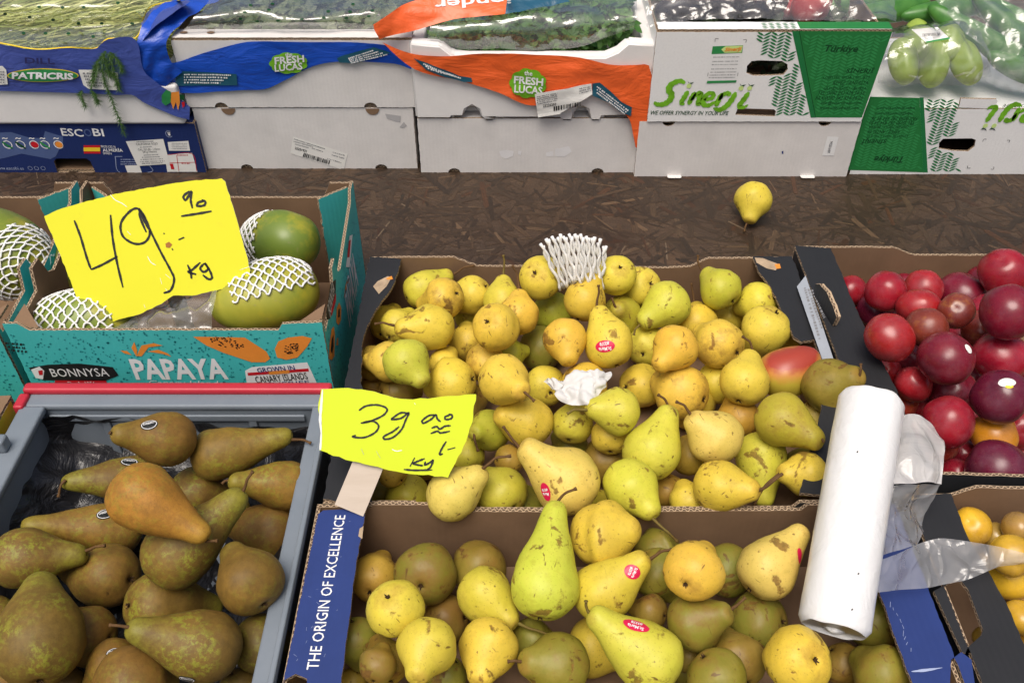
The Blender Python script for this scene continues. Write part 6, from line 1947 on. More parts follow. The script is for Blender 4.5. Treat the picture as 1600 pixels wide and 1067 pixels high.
CONF = [
 ('g', 580, 232, 92, '+', 400, 218, 1.3, 'c', (375, 210), 'brown pear with black oval sticker, topmost left in the grey crate'),
 ('g', 738, 284, 88, '+', 990, 232, 1.3, 'cy', (1065, 246), 'long brown pear with stem pointing right, at the back of the grey crate'),
 ('g', 475, 368, 78, '+', 245, 372, 1.1, 'cg', (200, 430), 'brown and green pear with sticker, left behind the orange one'),
 ('g', 482, 425, 112, '+', 700, 582, 2.9, 'co', (745, 580), 'bright orange-brown pear on top of the heap in the grey crate'),
 ('g', 668, 420, 92, '-', 850, 470, 1.0, 'cg', None, 'olive pear right behind the bright orange-brown one'),
 ('g', 600, 632, 114, '+', 808, 415, 1.9, 'cg', (866, 342), 'long olive pear crossing under the orange-brown one, stem up right'),
 ('g', 985, 392, 84, '+', 790, 372, 1.5, 'cy', (760, 385), 'orange brown pear with green neck, back right of the grey crate'),
 ('g', 928, 550, 96, '-', 765, 530, 1.4, 'c', None, 'brown pear against the right wall of the grey crate'),
 ('g', 402, 542, 86, '+', 118, 525, 1.6, 'cy', None, 'long yellow brown pear with sticker left of the orange one'),
 ('g', 70, 640, 100, '+', 270, 616, 1.6, 'cg', (360, 596), 'green brown pear at the left edge with stem pointing right'),
 ('g', 372, 702, 106, 'c', 440, 712, 1.5, 'c', None, 'brown pear with dark blossom end, left centre of the grey crate'),
 ('g', 135, 935, 146, '-', 100, 690, 2.7, 'cg', None, 'large green-necked brown pear in the left foreground'),
 ('g', 856, 718, 114, '-', 776, 600, 2.0, 'c', None, 'brown pear with green neck up, by the right wall of the grey crate'),
 ('g', 535, 800, 110, '-', 745, 800, 1.5, 'cg', None, 'brown pear with green flecks behind the one with stem to the left'),
 ('g', 712, 945, 118, '+', 452, 880, 2.6, 'cg', (375, 868), 'green-flecked pear with long neck and stem pointing left'),
 ('g', 895, 930, 100, '-', 920, 900, 1.2, 'cd', None, 'dark brown pear in the lower right of the grey crate'),
 ('g', 300, 905, 98, 'c', 370, 912, 1.4, 'c', None, 'brown pear right behind the large left foreground pear'),
 ('g', 390, 1012, 96, '-', 410, 980, 1.6, 'c', None, 'brown pear with black sticker near the lower edge'),
 ('g', 450, 1075, 132, '-', 460, 1040, 2.2, 'c', None, 'plain brown pear at the lower edge, middle of the grey crate'),
 ('g', -10, 840, 70, '-', 0, 810, 1.0, 'cg', None, 'green pear at the left edge behind the foreground pear'),
 ('g', 185, 800, 46, '-', 190, 790, 1.0, 'cg', None, 'green bit of a pear behind the large foreground pear'),
 ('g', 235, 1075, 60, '-', 240, 1060, 1.0, 'cd', None, 'dark pear at the lower edge right of the foreground pear'),
 ('g', 820, 1085, 70, '-', 830, 1070, 1.0, 'cd', None, 'dark pear at the lower right edge of the grey crate'),
]

STEMPAR = {}
def settle(rows, x0, x1, y0, y1, zfloor, zstep, kdef, iters=160, zbase=.034):
    """give every pear its place in the heap: each lies on its own line of sight, neighbours push apart along it"""
    n = len(rows)
    B = [rp(r[0], r[1], r[2]) for r in rows]
    Rp = np.array([r[3]/REG[r[0]][2] for r in rows])
    lay = np.array([r[7] for r in rows])
    Rp = Rp*(np.where(lay < 1.75, 1.12, 1.01) if kdef < 1.9 else 1.02)
    D = np.array([tuple(ray(*b)) for b in B])            # forward component is 1, so t is the depth
    C0 = np.array(tuple(_C))
    t = np.array([(C0[2]-(zfloor+zbase+zstep*(l-1)))/-d[2] for l, d in zip(lay, D)])
    ks, axs = [], []
    rr = random.Random(11)
    for r, b, R in zip(rows, B, Rp):
        w = (-ray(*b)).normalized()
        rt = (_R-w*_R.dot(w)).normalized(); u = w.cross(rt)
        m = rp(r[0], r[5], r[6])
        dx, dy = (m[0]-b[0])/R, -(m[1]-b[1])/R
        k = kdef*rr.uniform(.90, 1.06)
        L0 = math.hypot(dx, dy)
        hid = r[4] == '-' and L0 < .62
        if hid:                                            # only the bulb shows: neck turned aside under the neighbours
            ph = rr.uniform(0, 2*PI); k = 1.28; dx, dy = 1.15*math.cos(ph), 1.15*math.sin(ph)
        elif r[4] != 'c' and L0 > .95: k = min(max(L0*1.10, 1.32), max(kdef*1.06, L0*1.02))
        if r[4] == 'c':
            dx, dy = -dx/.86, -dy/.86
            L = math.hypot(dx, dy)
            if L > .98: dx, dy = dx/L*.98, dy/L*.98; L = .98
            dep = -math.sqrt(1-L*L)
            a = rt*dx+u*dy+w*dep
        else:
            L = math.hypot(dx, dy)
            if L > k*.97: k = L/.97
            dep = math.sqrt(max(0, k*k-L*L))*(1 if r[4] == '+' else -1)
            a = rt*dx+u*dy+w*dep
        ks.append(k); axs.append(np.array(tuple(a.normalized())))
    ks, axs = np.array(ks), np.array(axs)
    S_off = [(0, .97), (.55, .80), (1.0, .52)]           # spheres along the axis (share of k, radius)
    for it in range(iters):
        Rm = Rp*t/FPX
        ctr = C0+D*t[:, None]
        f = np.zeros(n)
        for oa, ra in S_off:
            pa = ctr+axs*(oa*ks*Rm*.85)[:, None]
            for ob, rb_ in S_off:
                pb = ctr+axs*(ob*ks*Rm*.85)[:, None]
                dv = pb[None]-pa[:, None]
                ds = np.linalg.norm(dv, axis=2)+1e-9
                pen_ = (Rm*ra)[:, None]+(Rm*rb_)[None]-ds
                pen_[np.arange(n), np.arange(n)] = 0
                hit = pen_ > .0015
                ii, jj = np.where(hit)
                for i, j in zip(ii, jj):
                    if i < j:
                        s = 1 if (lay[i] > lay[j] or (lay[i] == lay[j] and t[i] < t[j])) else -1
                        f[i] -= s*pen_[i, j]*.22; f[j] += s*pen_[i, j]*.22
            low = zfloor-(pa[:, 2]-Rm*ra)
            f = np.where(low > 0, f-low*.6, f)
        t = t+np.clip(f, -.004, .004)
        if y1 > y0:
            Rm = Rp*t/FPX
            for oa, ra in S_off:                          # stay in front of the back wall
                over = (C0+D*t[:, None]+axs*(oa*ks*Rm*.85)[:, None])[:, 1]+Rm*ra-(y1-.006)
                t = t-np.clip(over, 0, .01)/D[:, 1]
    res = []
    for i, r in enumerate(rows):
        res.append((C0+D[i]*t[i], Rp[i]*t[i]/FPX, ks[i], axs[i]))
    return res

def make_pear(row, place, conf, group, idx):
    reg, bx, by, R_, mode, mx, my, lay, tone, stem, label = row
    c, R, k, a = place
    a = Vector(a); c = Vector(c)
    col, al_ = TONE[tone]
    r = random.Random(idx*31+(500 if conf else 0))
    neck = r.uniform(.9, 1.16)
    if 'smooth orange-yellow' in label: neck = 1.45
    V, Fc, al = pear_mesh(k, idx+(100 if conf else 0), conf, neck, .045 if conf else .055, r.uniform(-.12, .12))
    q = Vector((0, 0, 1)).rotation_difference(a)
    spin = Matrix.Rotation(r.uniform(0, 6.28), 4, 'Z')
    M = Matrix.Translation(c)@q.to_matrix().to_4x4()@spin
    me = bpy.data.meshes.new('pear')
    me.from_pydata([(x*R, y*R, z*R) for x, y, z in V], [], Fc)
    me.materials.append(CSKIN if conf else YSKIN)
    me.polygons.foreach_set('use_smooth', [True]*len(me.polygons))
    at_ = me.attributes.new('along', 'FLOAT', 'POINT')
    at_.data.foreach_set('value', np.array(al, float))
    me.update()
    o = link(bpy.data.objects.new('pear', me), None, M)
    jit = [r.uniform(.93, 1.06) for _ in range(3)]
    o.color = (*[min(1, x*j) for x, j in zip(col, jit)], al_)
    tag(o, label, 'pear', group)
    # dry blossom end
    cv, cf = [], []
    for i in range(6):
        t = 2*PI*i/6+r.random()
        s = R*r.uniform(.07, .14)
        d = Vector((math.cos(t), math.sin(t), 0)); e = Vector((-math.sin(t), math.cos(t), 0))*R*.035
        b0 = len(cv)
        z0 = -.845*R
        cv += [d*R*.03-e+Vector((0, 0, z0)), d*R*.03+e+Vector((0, 0, z0)), d*s+e*.3+Vector((0, 0, z0-R*r.uniform(.05, .14))), d*s-e*.3+Vector((0, 0, z0-R*.07))]
        cf.append((b0, b0+1, b0+2, b0+3))
    b0 = len(cv)
    cv += [Vector((R*.075*math.cos(2*PI*i/8), R*.075*math.sin(2*PI*i/8), -.856*R)) for i in range(8)]
    cf.append(tuple(b0+i for i in range(7, -1, -1)))
    mesh_obj('blossom_end', cv, cf, CALYX, o, M)
    if stem is not None:
        tip = M@Vector((r.uniform(-.02, .02)*R, 0, (k-.10)*R))
        px, py, dt = px_of(tip)
        sx, sy = rp(reg, *stem)
        e = _C+ray(sx, sy)*(dt-.004)
        L = (e-tip).length
        mid = tip.lerp(e, .5)+Vector((r.uniform(-.1, .1), r.uniform(-.05, .05), .10))*L*.9+a*L*.12
        pts = [tip, tip.lerp(mid, .5)+a*L*.06, mid, mid.lerp(e, .55), e]
        pts = [Vector(p) for p in smooth_line([tuple(p) for p in pts], 3)]
        n = len(pts)
        rad = [max(.0011, .0020-.0006*min(1, i/4)+(.0006 if i > n-3 else 0)) for i in range(n)]
        v, f = tube_geo(pts, rad, 8)
        world_obj('stem', v, f, STEM_G if tone in ('L', 'G', 'YG') and r.random() < .6 else STEM, o, True)
    return o

def sticker(o, x, y, rx, ry, rot, mat, lines, ink=None, ring=False):
    """a paper sticker pressed onto a fruit where picture point x, y meets it; rx, ry in pixels"""
    Mo = W[o]
    bv = BVHTree.FromPolygons([Mo@v.co for v in o.data.vertices], [tuple(p.vertices) for p in o.data.polygons])
    h = bv.ray_cast(_C, ray(x, y).normalized())
    if h[0] is None:
        print('sticker missed', o['label']); return
    P, N = h[0], h[1]
    if N.dot(ray(x, y)) > 0: N = -N
    # smooth normal from neighbours
    sc = px_of(P)[2]/FPX
    T = (_R-N*_R.dot(N)).normalized(); B_ = N.cross(T)
    c, s = math.cos(rot), math.sin(rot)
    def fn(lift):
        def f(u, v):
            a, b = (u*c-v*s)*sc, (u*s+v*c)*sc
            O = P+T*a+B_*b+N*.03
            q = bv.ray_cast(O, -N)
            pt = q[0] if q[0] is not None and (q[0]-P).length < .06 else P+T*a+B_*b
            return pt+N*lift
        return f
    V, Fc = [(0, 0)], []
    nr, ns = 4, 24
    for j in range(1, nr+1):
        for i in range(ns):
            t = 2*PI*i/ns
            V.append((rx*j/nr*math.cos(t), ry*j/nr*math.sin(t)))
    for i in range(ns): Fc.append((0, 1+i, 1+(i+1) % ns))
    for j in range(1, nr):
        for i in range(ns): Fc.append((1+(j-1)*ns+i, 1+j*ns+i, 1+j*ns+(i+1) % ns, 1+(j-1)*ns+(i+1) % ns))
    st_ = print_fn('sticker', (np.array(V), Fc), fn(.0007), mat, o)
    ink = ink or INK_WHITE
    for (s_, cy, w, hh) in lines:
        print_fn('lettering', text_2d(s_, 0, cy, width=w, height=hh, bold=.02), fn(.0012), ink, st_)
    if ring:
        k = 20
        Vr = [(rx*.9*math.cos(2*PI*i/k), ry*.9*math.sin(2*PI*i/k)) for i in range(k)]+[(rx*.82*math.cos(2*PI*i/k), ry*.80*math.sin(2*PI*i/k)) for i in range(k)]
        print_fn('printed_ring', (np.array(Vr), [(i, (i+1) % k, k+(i+1) % k, k+i) for i in range(k)]), fn(.0012), ink, st_)

PEARS = {}
PLACED = []
def heap(rows, box, zfloor, zstep, k, conf, group, base, zb):
    pl = settle(rows, *box, zfloor, zstep, k, 160, zb)
    PLACED.extend(pl)
    for i, (r, p) in enumerate(zip(rows, pl)):
        PEARS[r[10]] = make_pear(r, p, conf, group, base+i)
heap(REAR, (rx0, rx1, ry0, ry1), .008, .030, 1.62, False, 'pears in the rear crate', 0, .056)
heap(FRONT, (fx0, fx1, fy0, fy1), .008, .032, 1.62, False, 'pears in the front crate', 200, .050)
heap(CONF, (gx0, gx1, gy0, gy1-.024), .020, .032, 2.0, True, 'brown pears in the grey crate', 400, .034)
# pears of the lowest layer, seen only through the gaps
gv, gf = [], []
for o_ in PEARS.values():
    b0 = len(gv)
    gv += [W[o_]@v.co for v in o_.data.vertices]
    gf += [tuple(b0+i for i in p.vertices) for p in o_.data.polygons]
gap = BVHTree.FromPolygons(gv, gf)
def fillers(x0, x1, y0, y1, nx, ny, group, label, base, conf=False, zf=.009, fit=.72, tones=('D', 'B', 'YG', 'Br', 'Y')):
    rr = random.Random(base)
    for j in range(ny):
        for i in range(nx):
            R = rr.uniform(.030, .034)
            c = Vector((x0+.045+(x1-x0-.09)*(i+.5*(j % 2)*.8)/(nx-.6), y0+.045+(y1-y0-.09)*j/(ny-1), zf+R))
            a = Vector((rr.gauss(0, 1), rr.gauss(0, 1), rr.gauss(0, .15))).normalized()
            tone = rr.choice(tones)
            # none inside a pear that already lies there
            inside = False
            for c2, R2, k2, a2 in PLACED:
                c2, a2 = Vector(c2), Vector(a2)
                for s1, q1 in ((0, 1), (.7, .75)):
                    for s2, q2 in ((0, 1), (.5, .8), (.9, .5)):
                        if ((c+a*R*s1)-(c2+a2*(s2*k2*R2))).length < (R*q1+R2*q2)*fit: inside = True
            if inside: continue
            # only those that a gap in the heap lets one see
            seen = 0
            for q in range(60):
                d = Vector((rr.gauss(0, 1), rr.gauss(0, 1), abs(rr.gauss(0, 1)))).normalized()
                p = c+d*R*1.02
                if d.dot(_C-p) > 0 and (gap.ray_cast(_C, (p-_C).normalized(), (p-_C).length-.001)[0] is None): seen += 1
            if seen < 4: continue
            rw = ('front', 'second', 'third', 'fourth', 'fifth', 'sixth')[j] if j < ny-1 else 'back'
            row = ('p', 0, 0, 0, '-', 0, 0, 0, tone, None, 'dim pear in a gap low in the %s crate, %s row, number %s from left' % (label, rw, ('one', 'two', 'three', 'four', 'five', 'six', 'seven')[i]))
            make_pear(row, (c, R, 1.7 if conf else 1.35, a), conf, group, base+j*nx+i)
fillers(rx0+.02, rx1-.02, ry0, ry1, 7, 5, 'lowest pears of the rear crate', 'rear', 1000)
fillers(fx0+.02, fx1-.02, fy0+.06, fy1, 7, 4, 'lowest pears of the front crate', 'front', 1100)
fillers(gx0+.04, gx1-.035, .30, .70, 7, 7, 'lowest pears of the grey crate', 'grey', 1200, True, .022, .80, ('c', 'cd', 'cg', 'c'))
def find(s): return next(o for l, o in PEARS.items() if s in l)
SM = [('St.Maria', 4.2, 20, 6), ('#3378', -4.2, 15, 6)]
sticker(find('upright yellow pear with red oval'), 945, 541, 15.5, 9.5, PI+.12, STICK_R, SM)
sticker(find('large pale yellow pear with red sticker'), 853, 768, 9, 15, PI+.35, STICK_R, [('Maria', 3.5, 12, 5), ('#3378', -3.5, 11, 5)])
sticker(find('biggest bright green'), 900, 878, 9, 14, PI+.2, STICK_R, [('Maria', 3.5, 12, 5), ('#3378', -3.5, 11, 5)])
sticker(find('round red sticker'), 988, 893, 11, 13, PI+1.15, STICK_R, [('St.Maria', 3.6, 16, 5), ('#3378', -3.6, 13, 5)])
sticker(find('oval red sticker in the'), 994, 977, 21, 11, PI-.35, STICK_R, [('St.Maria', 4.4, 26, 6.5), ('#3378', -4.6, 18, 6.5)])
sticker(find('pale yellow pear with brown bruise'), 1249, 868, 6, 12, PI, STICK_R, [])
CS = [('CONFERENCE', -2.8, 17, 4)]
for s_, x, y, ro in (('topmost left', 233, 664, .5), ('brown and green pear with sticker', 202, 722, .25), ('long yellow brown pear with sticker', 164, 803, .6), ('black sticker near the lower', 179, 1020, .5), ('green-flecked pear with long neck', 292, 1060, -.3)):
    sticker(find(s_), x, y, 13, 8.5, PI+ro, STICK_D, CS, INK_WHITE, True)

# one pear alone on the board
single = [('p', 1177, 312, 26, '+', 1169, 348, 1.0, 'Y', (1163, 362), 'single yellow pear lying alone on the bare board behind the crates')]
pl = settle(single, 0, 0, 0, 0, .002, .04, 1.5, 40, .026)
PEARS['single'] = make_pear(single[0], pl[0], False, None, 900)

# mango among the pears
m, nt, b, _ = new_mat('mango skin')
g = NT(nt); co = g.coord()
sep = g.n('ShaderNodeSeparateXYZ'); g.link(co, sep.inputs[0])
t_ = g.math('ADD', g.math('MULTIPLY', sep.outputs[2], 13.0), g.math('MULTIPLY', g.noise(co, 30, 4), .5))
g.link(g.ramp(t_, [(.74, (.46, .36, .04)), (.90, (.52, .22, .05)), (1.0, (.36, .05, .03))]), b.inputs['Base Color'])
b.inputs['Roughness'].default_value = .36
mc = at(*rp('b', 1205, 702), z=.114)
V, Fc = ellipsoid_geo(mc, (1, .35, .28), .042, .031, 28, 22, .05, 3, -.18, .004)
tag(world_obj('mango', V, Fc, m, None, True), 'red and yellow mango among the pears by the right ledge', 'mango')

# plums
def plum_skin():
    m, nt, b, _ = new_mat('plum skin')
    g = NT(nt)
    oi = g.n('ShaderNodeObjectInfo')
    cx = g.n('ShaderNodeCombineXYZ')
    for i in range(3): g.link(oi.outputs['Random'], cx.inputs[i])
    sc_ = g.n('ShaderNodeVectorMath', operation='SCALE'); g.link(cx.outputs[0], sc_.inputs[0]); sc_.inputs['Scale'].default_value = 29
    add = g.n('ShaderNodeVectorMath', operation='ADD'); g.link(g.coord(), add.inputs[0]); g.link(sc_.outputs[0], add.inputs[1])
    co = add.outputs[0]
    col = oi.outputs['Color']
    base = g.mix(g.ramp(g.noise(co, 24, 4, .6), [(.35, 0.), (.75, 1.)]), col, g.mix(.6, col, (.05, .004, .012)))
    dots = g.ramp(g.voro(co, 330), [(.06, 1.), (.16, 0.)])
    base = g.mix(g.math('MULTIPLY', dots, .30), base, (.55, .25, .14))
    stn = g.ramp(g.noise(co, 34, 5, .7), [(.55, 0.), (.75, 1.)])
    base = g.mix(g.math('MULTIPLY', stn, oi.outputs['Alpha']), base, (.42, .17, .03))
    bloom = g.ramp(g.noise(co, 40, 4, .7), [(.45, 0.), (.80, .10)])
    base = g.mix(bloom, base, (.45, .36, .42))
    g.link(base, b.inputs['Base Color'])
    g.link(g.ramp(g.noise(co, 45, 4, .7), [(.35, .20), (.75, .42)]), b.inputs['Roughness'])
    b.inputs['Specular IOR Level'].default_value = .5
    g.link(g.bump(g.noise(co, 110, 3), .06, .001), b.inputs['Normal'])
    return m
PLUM = plum_skin()
PT = {'r': ((.38, .012, .02), .08), 'R': ((.45, .018, .02), .08), 'd': ((.22, .010, .025), .08), 'p': ((.145, .010, .032), .06), 'k': ((.33, .011, .026), .10), 'b': ((.22, .035, .02), .8), 'n': ((.42, .05, .025), .7), 'y': ((.78, .40, .02), .0), 'Yl': ((.78, .45, .03), .0), 'Yb': ((.50, .32, .05), .3)}
PLUMS = [('h', 865, 137, 95, 2.9, 'k', 'large dark red plum on top at the back wall'), ('h', 275, 208, 52, 1.6, 'r', 'red plum in the back left corner of the plum crate'), ('h', 405, 212, 76, 1.8, 'r', 'red plum at the back, second from the left'),
 ('h', 550, 206, 71, 1.7, 'R', 'bright red plum at the back, third from the left'), ('h', 370, 285, 66, 1.7, 'p', 'purple black plum with a dimple in the back left'), ('h', 288, 305, 56, 1.3, 'R', 'red plum against the black ledge, second from the back'),
 ('h', 700, 225, 86, 1.5, 'd', 'dark plum at the back, left below the large top plum'), ('h', 535, 272, 80, 2.0, 'R', 'vivid red plum in the second row'), ('h', 680, 287, 70, 2.1, 'b', 'brownish red mottled plum in the second row'),
 ('h', 790, 292, 62, 1.5, 'k', 'dark red plum in the second row, left of the big crimson one'), ('h', 885, 292, 108, 2.6, 'd', 'big dark crimson plum at the right edge, second row'), ('h', 935, 190, 62, 1.7, 'd', 'dark plum at the right edge beside the large top plum'),
 ('h', 422, 392, 95, 2.5, 'R', 'large bright red plum with pale seam in the third row'), ('h', 566, 352, 82, 2.2, 'b', 'brown yellow mottled plum in the third row'), ('h', 780, 362, 72, 1.9, 'b', 'dark mottled plum in front of the big crimson one'),
 ('h', 700, 397, 72, 1.8, 'k', 'crimson plum behind the stickered dark plum'), ('h', 640, 472, 105, 2.8, 'd', 'big dark crimson plum with white sticker on its right edge'), ('h', 852, 465, 106, 2.5, 'k', 'big crimson plum right of the stickered one'),
 ('h', 482, 470, 62, 1.3, 'd', 'dark red plum in the gap under the bright red one'), ('h', 400, 522, 60, 1.5, 'R', 'red plum at the black ledge in the middle'), ('h', 515, 572, 71, 2.1, 'R', 'bright red plum left of centre above the roll'),
 ('h', 665, 600, 82, 1.6, 'd', 'dark red plum low in the middle of the crate'), ('h', 850, 620, 110, 2.7, 'p', 'purple plum with white bar code sticker'), ('h', 455, 640, 76, 2.0, 'n', 'orange-red mottled nectarine touching the top of the roll'),
 ('h', 555, 662, 52, 1.4, 'r', 'red plum low behind the large purple-red plum'), ('h', 645, 717, 108, 2.6, 'k', 'large purple-red plum beside the milky bag'), ('h', 585, 795, 86, 1.9, 'n', 'red nectarine behind the milky bag'),
 ('h', 828, 768, 85, 2.4, 'y', 'single yellow plum among the red ones'), ('h', 918, 742, 72, 1.8, 'r', 'red plum right of the yellow one at the edge'), ('h', 700, 842, 66, 1.5, 'd', 'dark red plum below the large purple-red one'),
 ('h', 840, 898, 114, 2.5, 'p', 'large purple plum at the front wall'), ('h', 678, 916, 52, 1.5, 'k', 'dark red plum low at the front wall beside the bag'), ('h', 928, 852, 62, 1.6, 'r', 'red plum at the right edge below the yellow one'),
 ('h', 470, 318, 42, 1.2, 'R', 'small red bit of plum in the gap of the second row'), ('h', 780, 180, 60, 1.1, 'd', 'dark plum low under the large top plum'), ('h', 610, 420, 60, 1.0, 'd', 'dark plum in the shade left behind the stickered one'), ('h', 760, 560, 62, 1.1, 'd', 'dark plum in the shade between the two stickered plums'), ('h', 330, 372, 56, 1.2, 'r', 'red plum low at the black ledge'), ('h', 262, 262, 50, 1.2, 'k', 'dark red plum in the corner by the ledge, behind the purple black one'), ('h', 378, 462, 52, 1.2, 'k', 'dark red plum at the ledge below the large bright red plum'), ('h', 445, 580, 50, 1.1, 'd', 'dark plum in the shade above the orange-red nectarine'), ('h', 620, 250, 52, 1.1, 'k', 'dark red plum low between vivid red and mottled plums'), ('h', 480, 195, 50, 1.1, 'd', 'dark plum low between the two red back plums'), ('h', 745, 455, 52, 1.1, 'k', 'dark plum low between the two big crimson ones'), ('h', 590, 560, 52, 1.1, 'd', 'dark plum in the shade right of the bright red plum'), ('h', 760, 700, 60, 1.1, 'k', 'red plum low above the yellow one'), ('h', 960, 560, 80, 1.6, 'd', 'dark plum at the right picture edge, middle')]
YPL = [('i', 712, 522, 62, 1.9, 'Yl', 'yellow plum at the back left of the black crate'), ('i', 792, 556, 46, 1.5, 'Yb', 'dull orange plum second from the left at the back'), ('i', 872, 522, 56, 2.0, 'Yb', 'brownish yellow plum at the torn back wall'),
 ('i', 850, 622, 74, 2.2, 'Yl', 'bright yellow plum behind the trailing bag strip'), ('i', 845, 692, 76, 1.9, 'Yl', 'yellow plum in front of the trailing bag strip'), ('i', 868, 762, 46, 1.5, 'Yb', 'small dull yellow plum at the black ledge'), ('i', 885, 838, 64, 2.0, 'Yl', 'yellow plum at the right edge, lowest'), ('i', 806, 765, 36, 1.2, 'Yl', 'yellow plum half under the black ledge'), ('i', 752, 905, 34, 1.0, 'Yb', 'yellow plum showing through the cut-out of the black ledge'), ('i', 760, 600, 50, 1.0, 'Yl', 'yellow plum low in the shade at the back left'), ('i', 930, 900, 60, 1.4, 'Yl', 'yellow plum cut off by the right picture edge, low down'), ('i', 930, 720, 60, 1.4, 'Yl', 'yellow plum at the right edge, middle')]
def sphere_mesh(seed, R, lump=.03):
    V, Fc = [], []
    nu, nv = 26, 18
    for j in range(nv+1):
        t = PI*j/nv
        for i in range(nu):
            p = 2*PI*i/nu
            d = Vector((math.sin(t)*math.cos(p), math.sin(t)*math.sin(p), -math.cos(t)))
            k = 1+lump*noise.noise(d*1.3+Vector((seed*2.1, seed, 0)))
            groove = math.exp(-(min(p, 2*PI-p)/.16)**2)*math.sin(t)
            k -= .035*groove
            top = math.exp(-((PI-t)/.22)**2); k -= .10*top
            V.append((d.x*R*k, d.y*R*k, d.z*R*k*.97))
        if j:
            for i in range(nu): Fc.append(((j-1)*nu+i, (j-1)*nu+(i+1) % nu, j*nu+(i+1) % nu, j*nu+i))
    return V, Fc
def plums(rows, zfloor, zstep, name, group, cat, ymax, zbase=.050):
    rows2 = [(r[0], r[1], r[2], r[3], '-', r[1], r[2], r[4]) for r in rows]
    n = len(rows)
    B = [rp(r[0], r[1], r[2]) for r in rows]
    lay = np.array([r[4] for r in rows]); Rp = np.array([r[3]/REG[r[0]][2] for r in rows])*np.where(lay < 2, 1.10, 1.0)
    D = np.array([tuple(ray(*b)) for b in B]); C0 = np.array(tuple(_C))
    t = np.array([(C0[2]-(zfloor+zbase+zstep*(l-1)))/-d[2] for l, d in zip(lay, D)])
    for it in range(160):
        t = np.minimum(t, (ymax-.006-Rp*t/FPX)/D[:, 1])
        Rm = Rp*t/FPX; c = C0+D*t[:, None]
        dv = c[None]-c[:, None]; ds = np.linalg.norm(dv, axis=2)
        pn = Rm[:, None]+Rm[None]-ds
        f = np.zeros(n)
        for i, j in zip(*np.where(pn > .001)):
            if i < j:
                s = 1 if lay[i] > lay[j] else -1
                f[i] -= s*pn[i, j]*.3; f[j] += s*pn[i, j]*.3
        low = zfloor-(c[:, 2]-Rm)
        f = np.where(low > 0, f-low*.6, f)
        t = t+np.clip(f, -.004, .004)
    out = {}
    for i, r in enumerate(rows):
        R = Rp[i]*t[i]/FPX
        V, Fc = sphere_mesh(i+len(rows), R, .06)
        rr = random.Random(i+77)
        ex = [rr.uniform(.95, 1.06), rr.uniform(.95, 1.06), rr.uniform(.90, 1.08)]
        V = [(x*ex[0], y*ex[1], z*ex[2]) for x, y, z in V]
        q = Matrix.Rotation(rr.uniform(0, 6.28), 4, 'Z')@Matrix.Rotation(rr.uniform(.3, 2.6), 4, 'X')@Matrix.Rotation(rr.uniform(0, 6.28), 4, 'Z')
        M = Matrix.Translation(Vector(C0+D[i]*t[i]))@q
        o = mesh_obj(name, V, Fc, PLUM, None, M, True)
        c, a = PT[r[5]]
        o.color = (*[x*rr.uniform(.85, 1.12) for x in c], a)
        tag(o, r[6], cat, group)
        out[r[6]] = o
    return out
PL = plums(PLUMS, .008, .028, 'plum', 'plums in the brown and black crate', 'plum', qy1)
plums(YPL, .008, .028, 'yellow_plum', 'yellow plums in the right front crate', 'plum', yy1)
o = PL['purple plum with white bar code sticker']
sticker(o, 1574, 597, 13, 8.5, .05, PAPER, [])
sticker(o, 1577, 604, 6, 3, .0, INK_YELLOW, [])
sticker(PL['big dark crimson plum with white sticker on its right edge'], 1513, 545, 7, 8, .3, PAPER, [])

# papayas in foam nets
m, nt, b, _ = new_mat('papaya skin')
g = NT(nt); co = g.coord()
oi = g.n('ShaderNodeObjectInfo')
base = g.mix(g.ramp(g.noise(co, 9, 4, .6, .3), [(.36, 0.), (.66, 1.)]), oi.outputs['Color'], (.18, .24, .025))
base = g.mix(g.ramp(g.noise(co, 13, 5, .7), [(.48, 0.), (.70, .85)]), base, (.50, .40, .03))
base = g.mix(g.ramp(g.noise(co, 70, 4, .7), [(.62, 0.), (.72, .6)]), base, (.30, .26, .12))
g.link(base, b.inputs['Base Color'])
b.inputs['Roughness'].default_value = .38
g.link(g.bump(g.noise(co, 30, 3), .12, .003), b.inputs['Normal'])
PAPS = m
def papaya(label, x, y, Y, ax, r1, r2, col, seed, taper=.12):
    c = at(*zj([(x, y)])[0], Y=Y)
    V, Fc = ellipsoid_geo(c, ax, r1, r2, 34, 26, .05, seed, taper, 0)
    o = world_obj('papaya', V, Fc, PAPS, None, True)
    o.color = (*col, 1)
    tag(o, label, 'papaya', 'papayas')
    return c, Vector(ax).normalized(), r1, r2, taper
NETM = plain('white foam net', (.84, .84, .82), .7, .25, .04, 60)
def foam_net(label, pap_, h0, h1, a0, a1, nrow=9, ncol=14, rad=.0013, seed=0):
    """diamond net of foam strands over part of a papaya"""
    c, ax, r1, r2, tp = pap_
    a = ax.orthogonal().normalized(); b_ = ax.cross(a)
    def S_(u, v):
        h = h0+(h1-h0)*v
        t = math.acos(max(-1, min(1, -h)))
        rr_ = max(0.0, math.sin(t))**.85*(1+tp*h)
        p = a0+(a1-a0)*u
        return c+ax*(h*r1)+(a*math.cos(p)+b_*math.sin(p))*(rr_*r2*1.02+.0012)
    items = []
    rr = random.Random(seed)
    for s in (1, -1):
        for k in range(ncol):
            pts = []
            for j in range(nrow*4+1):
                v = j/(nrow*4)
                zig = math.sin(v*nrow*PI+(0 if s > 0 else PI)+ (k % 2)*PI)
                u = (k+.5+.5*zig)/ncol
                pts.append(S_(u+.004*rr.uniform(-1, 1), v+.01*rr.uniform(-1, 1)))
            if s > 0: items.append(tube_geo(pts, [rad*rr.uniform(.85, 1.15) for _ in pts], 6))
    V, Fc = join_geo(items)
    o = world_obj('foam_net', V, Fc, NETM, None, True)
    return tag(o, label, 'foam net')
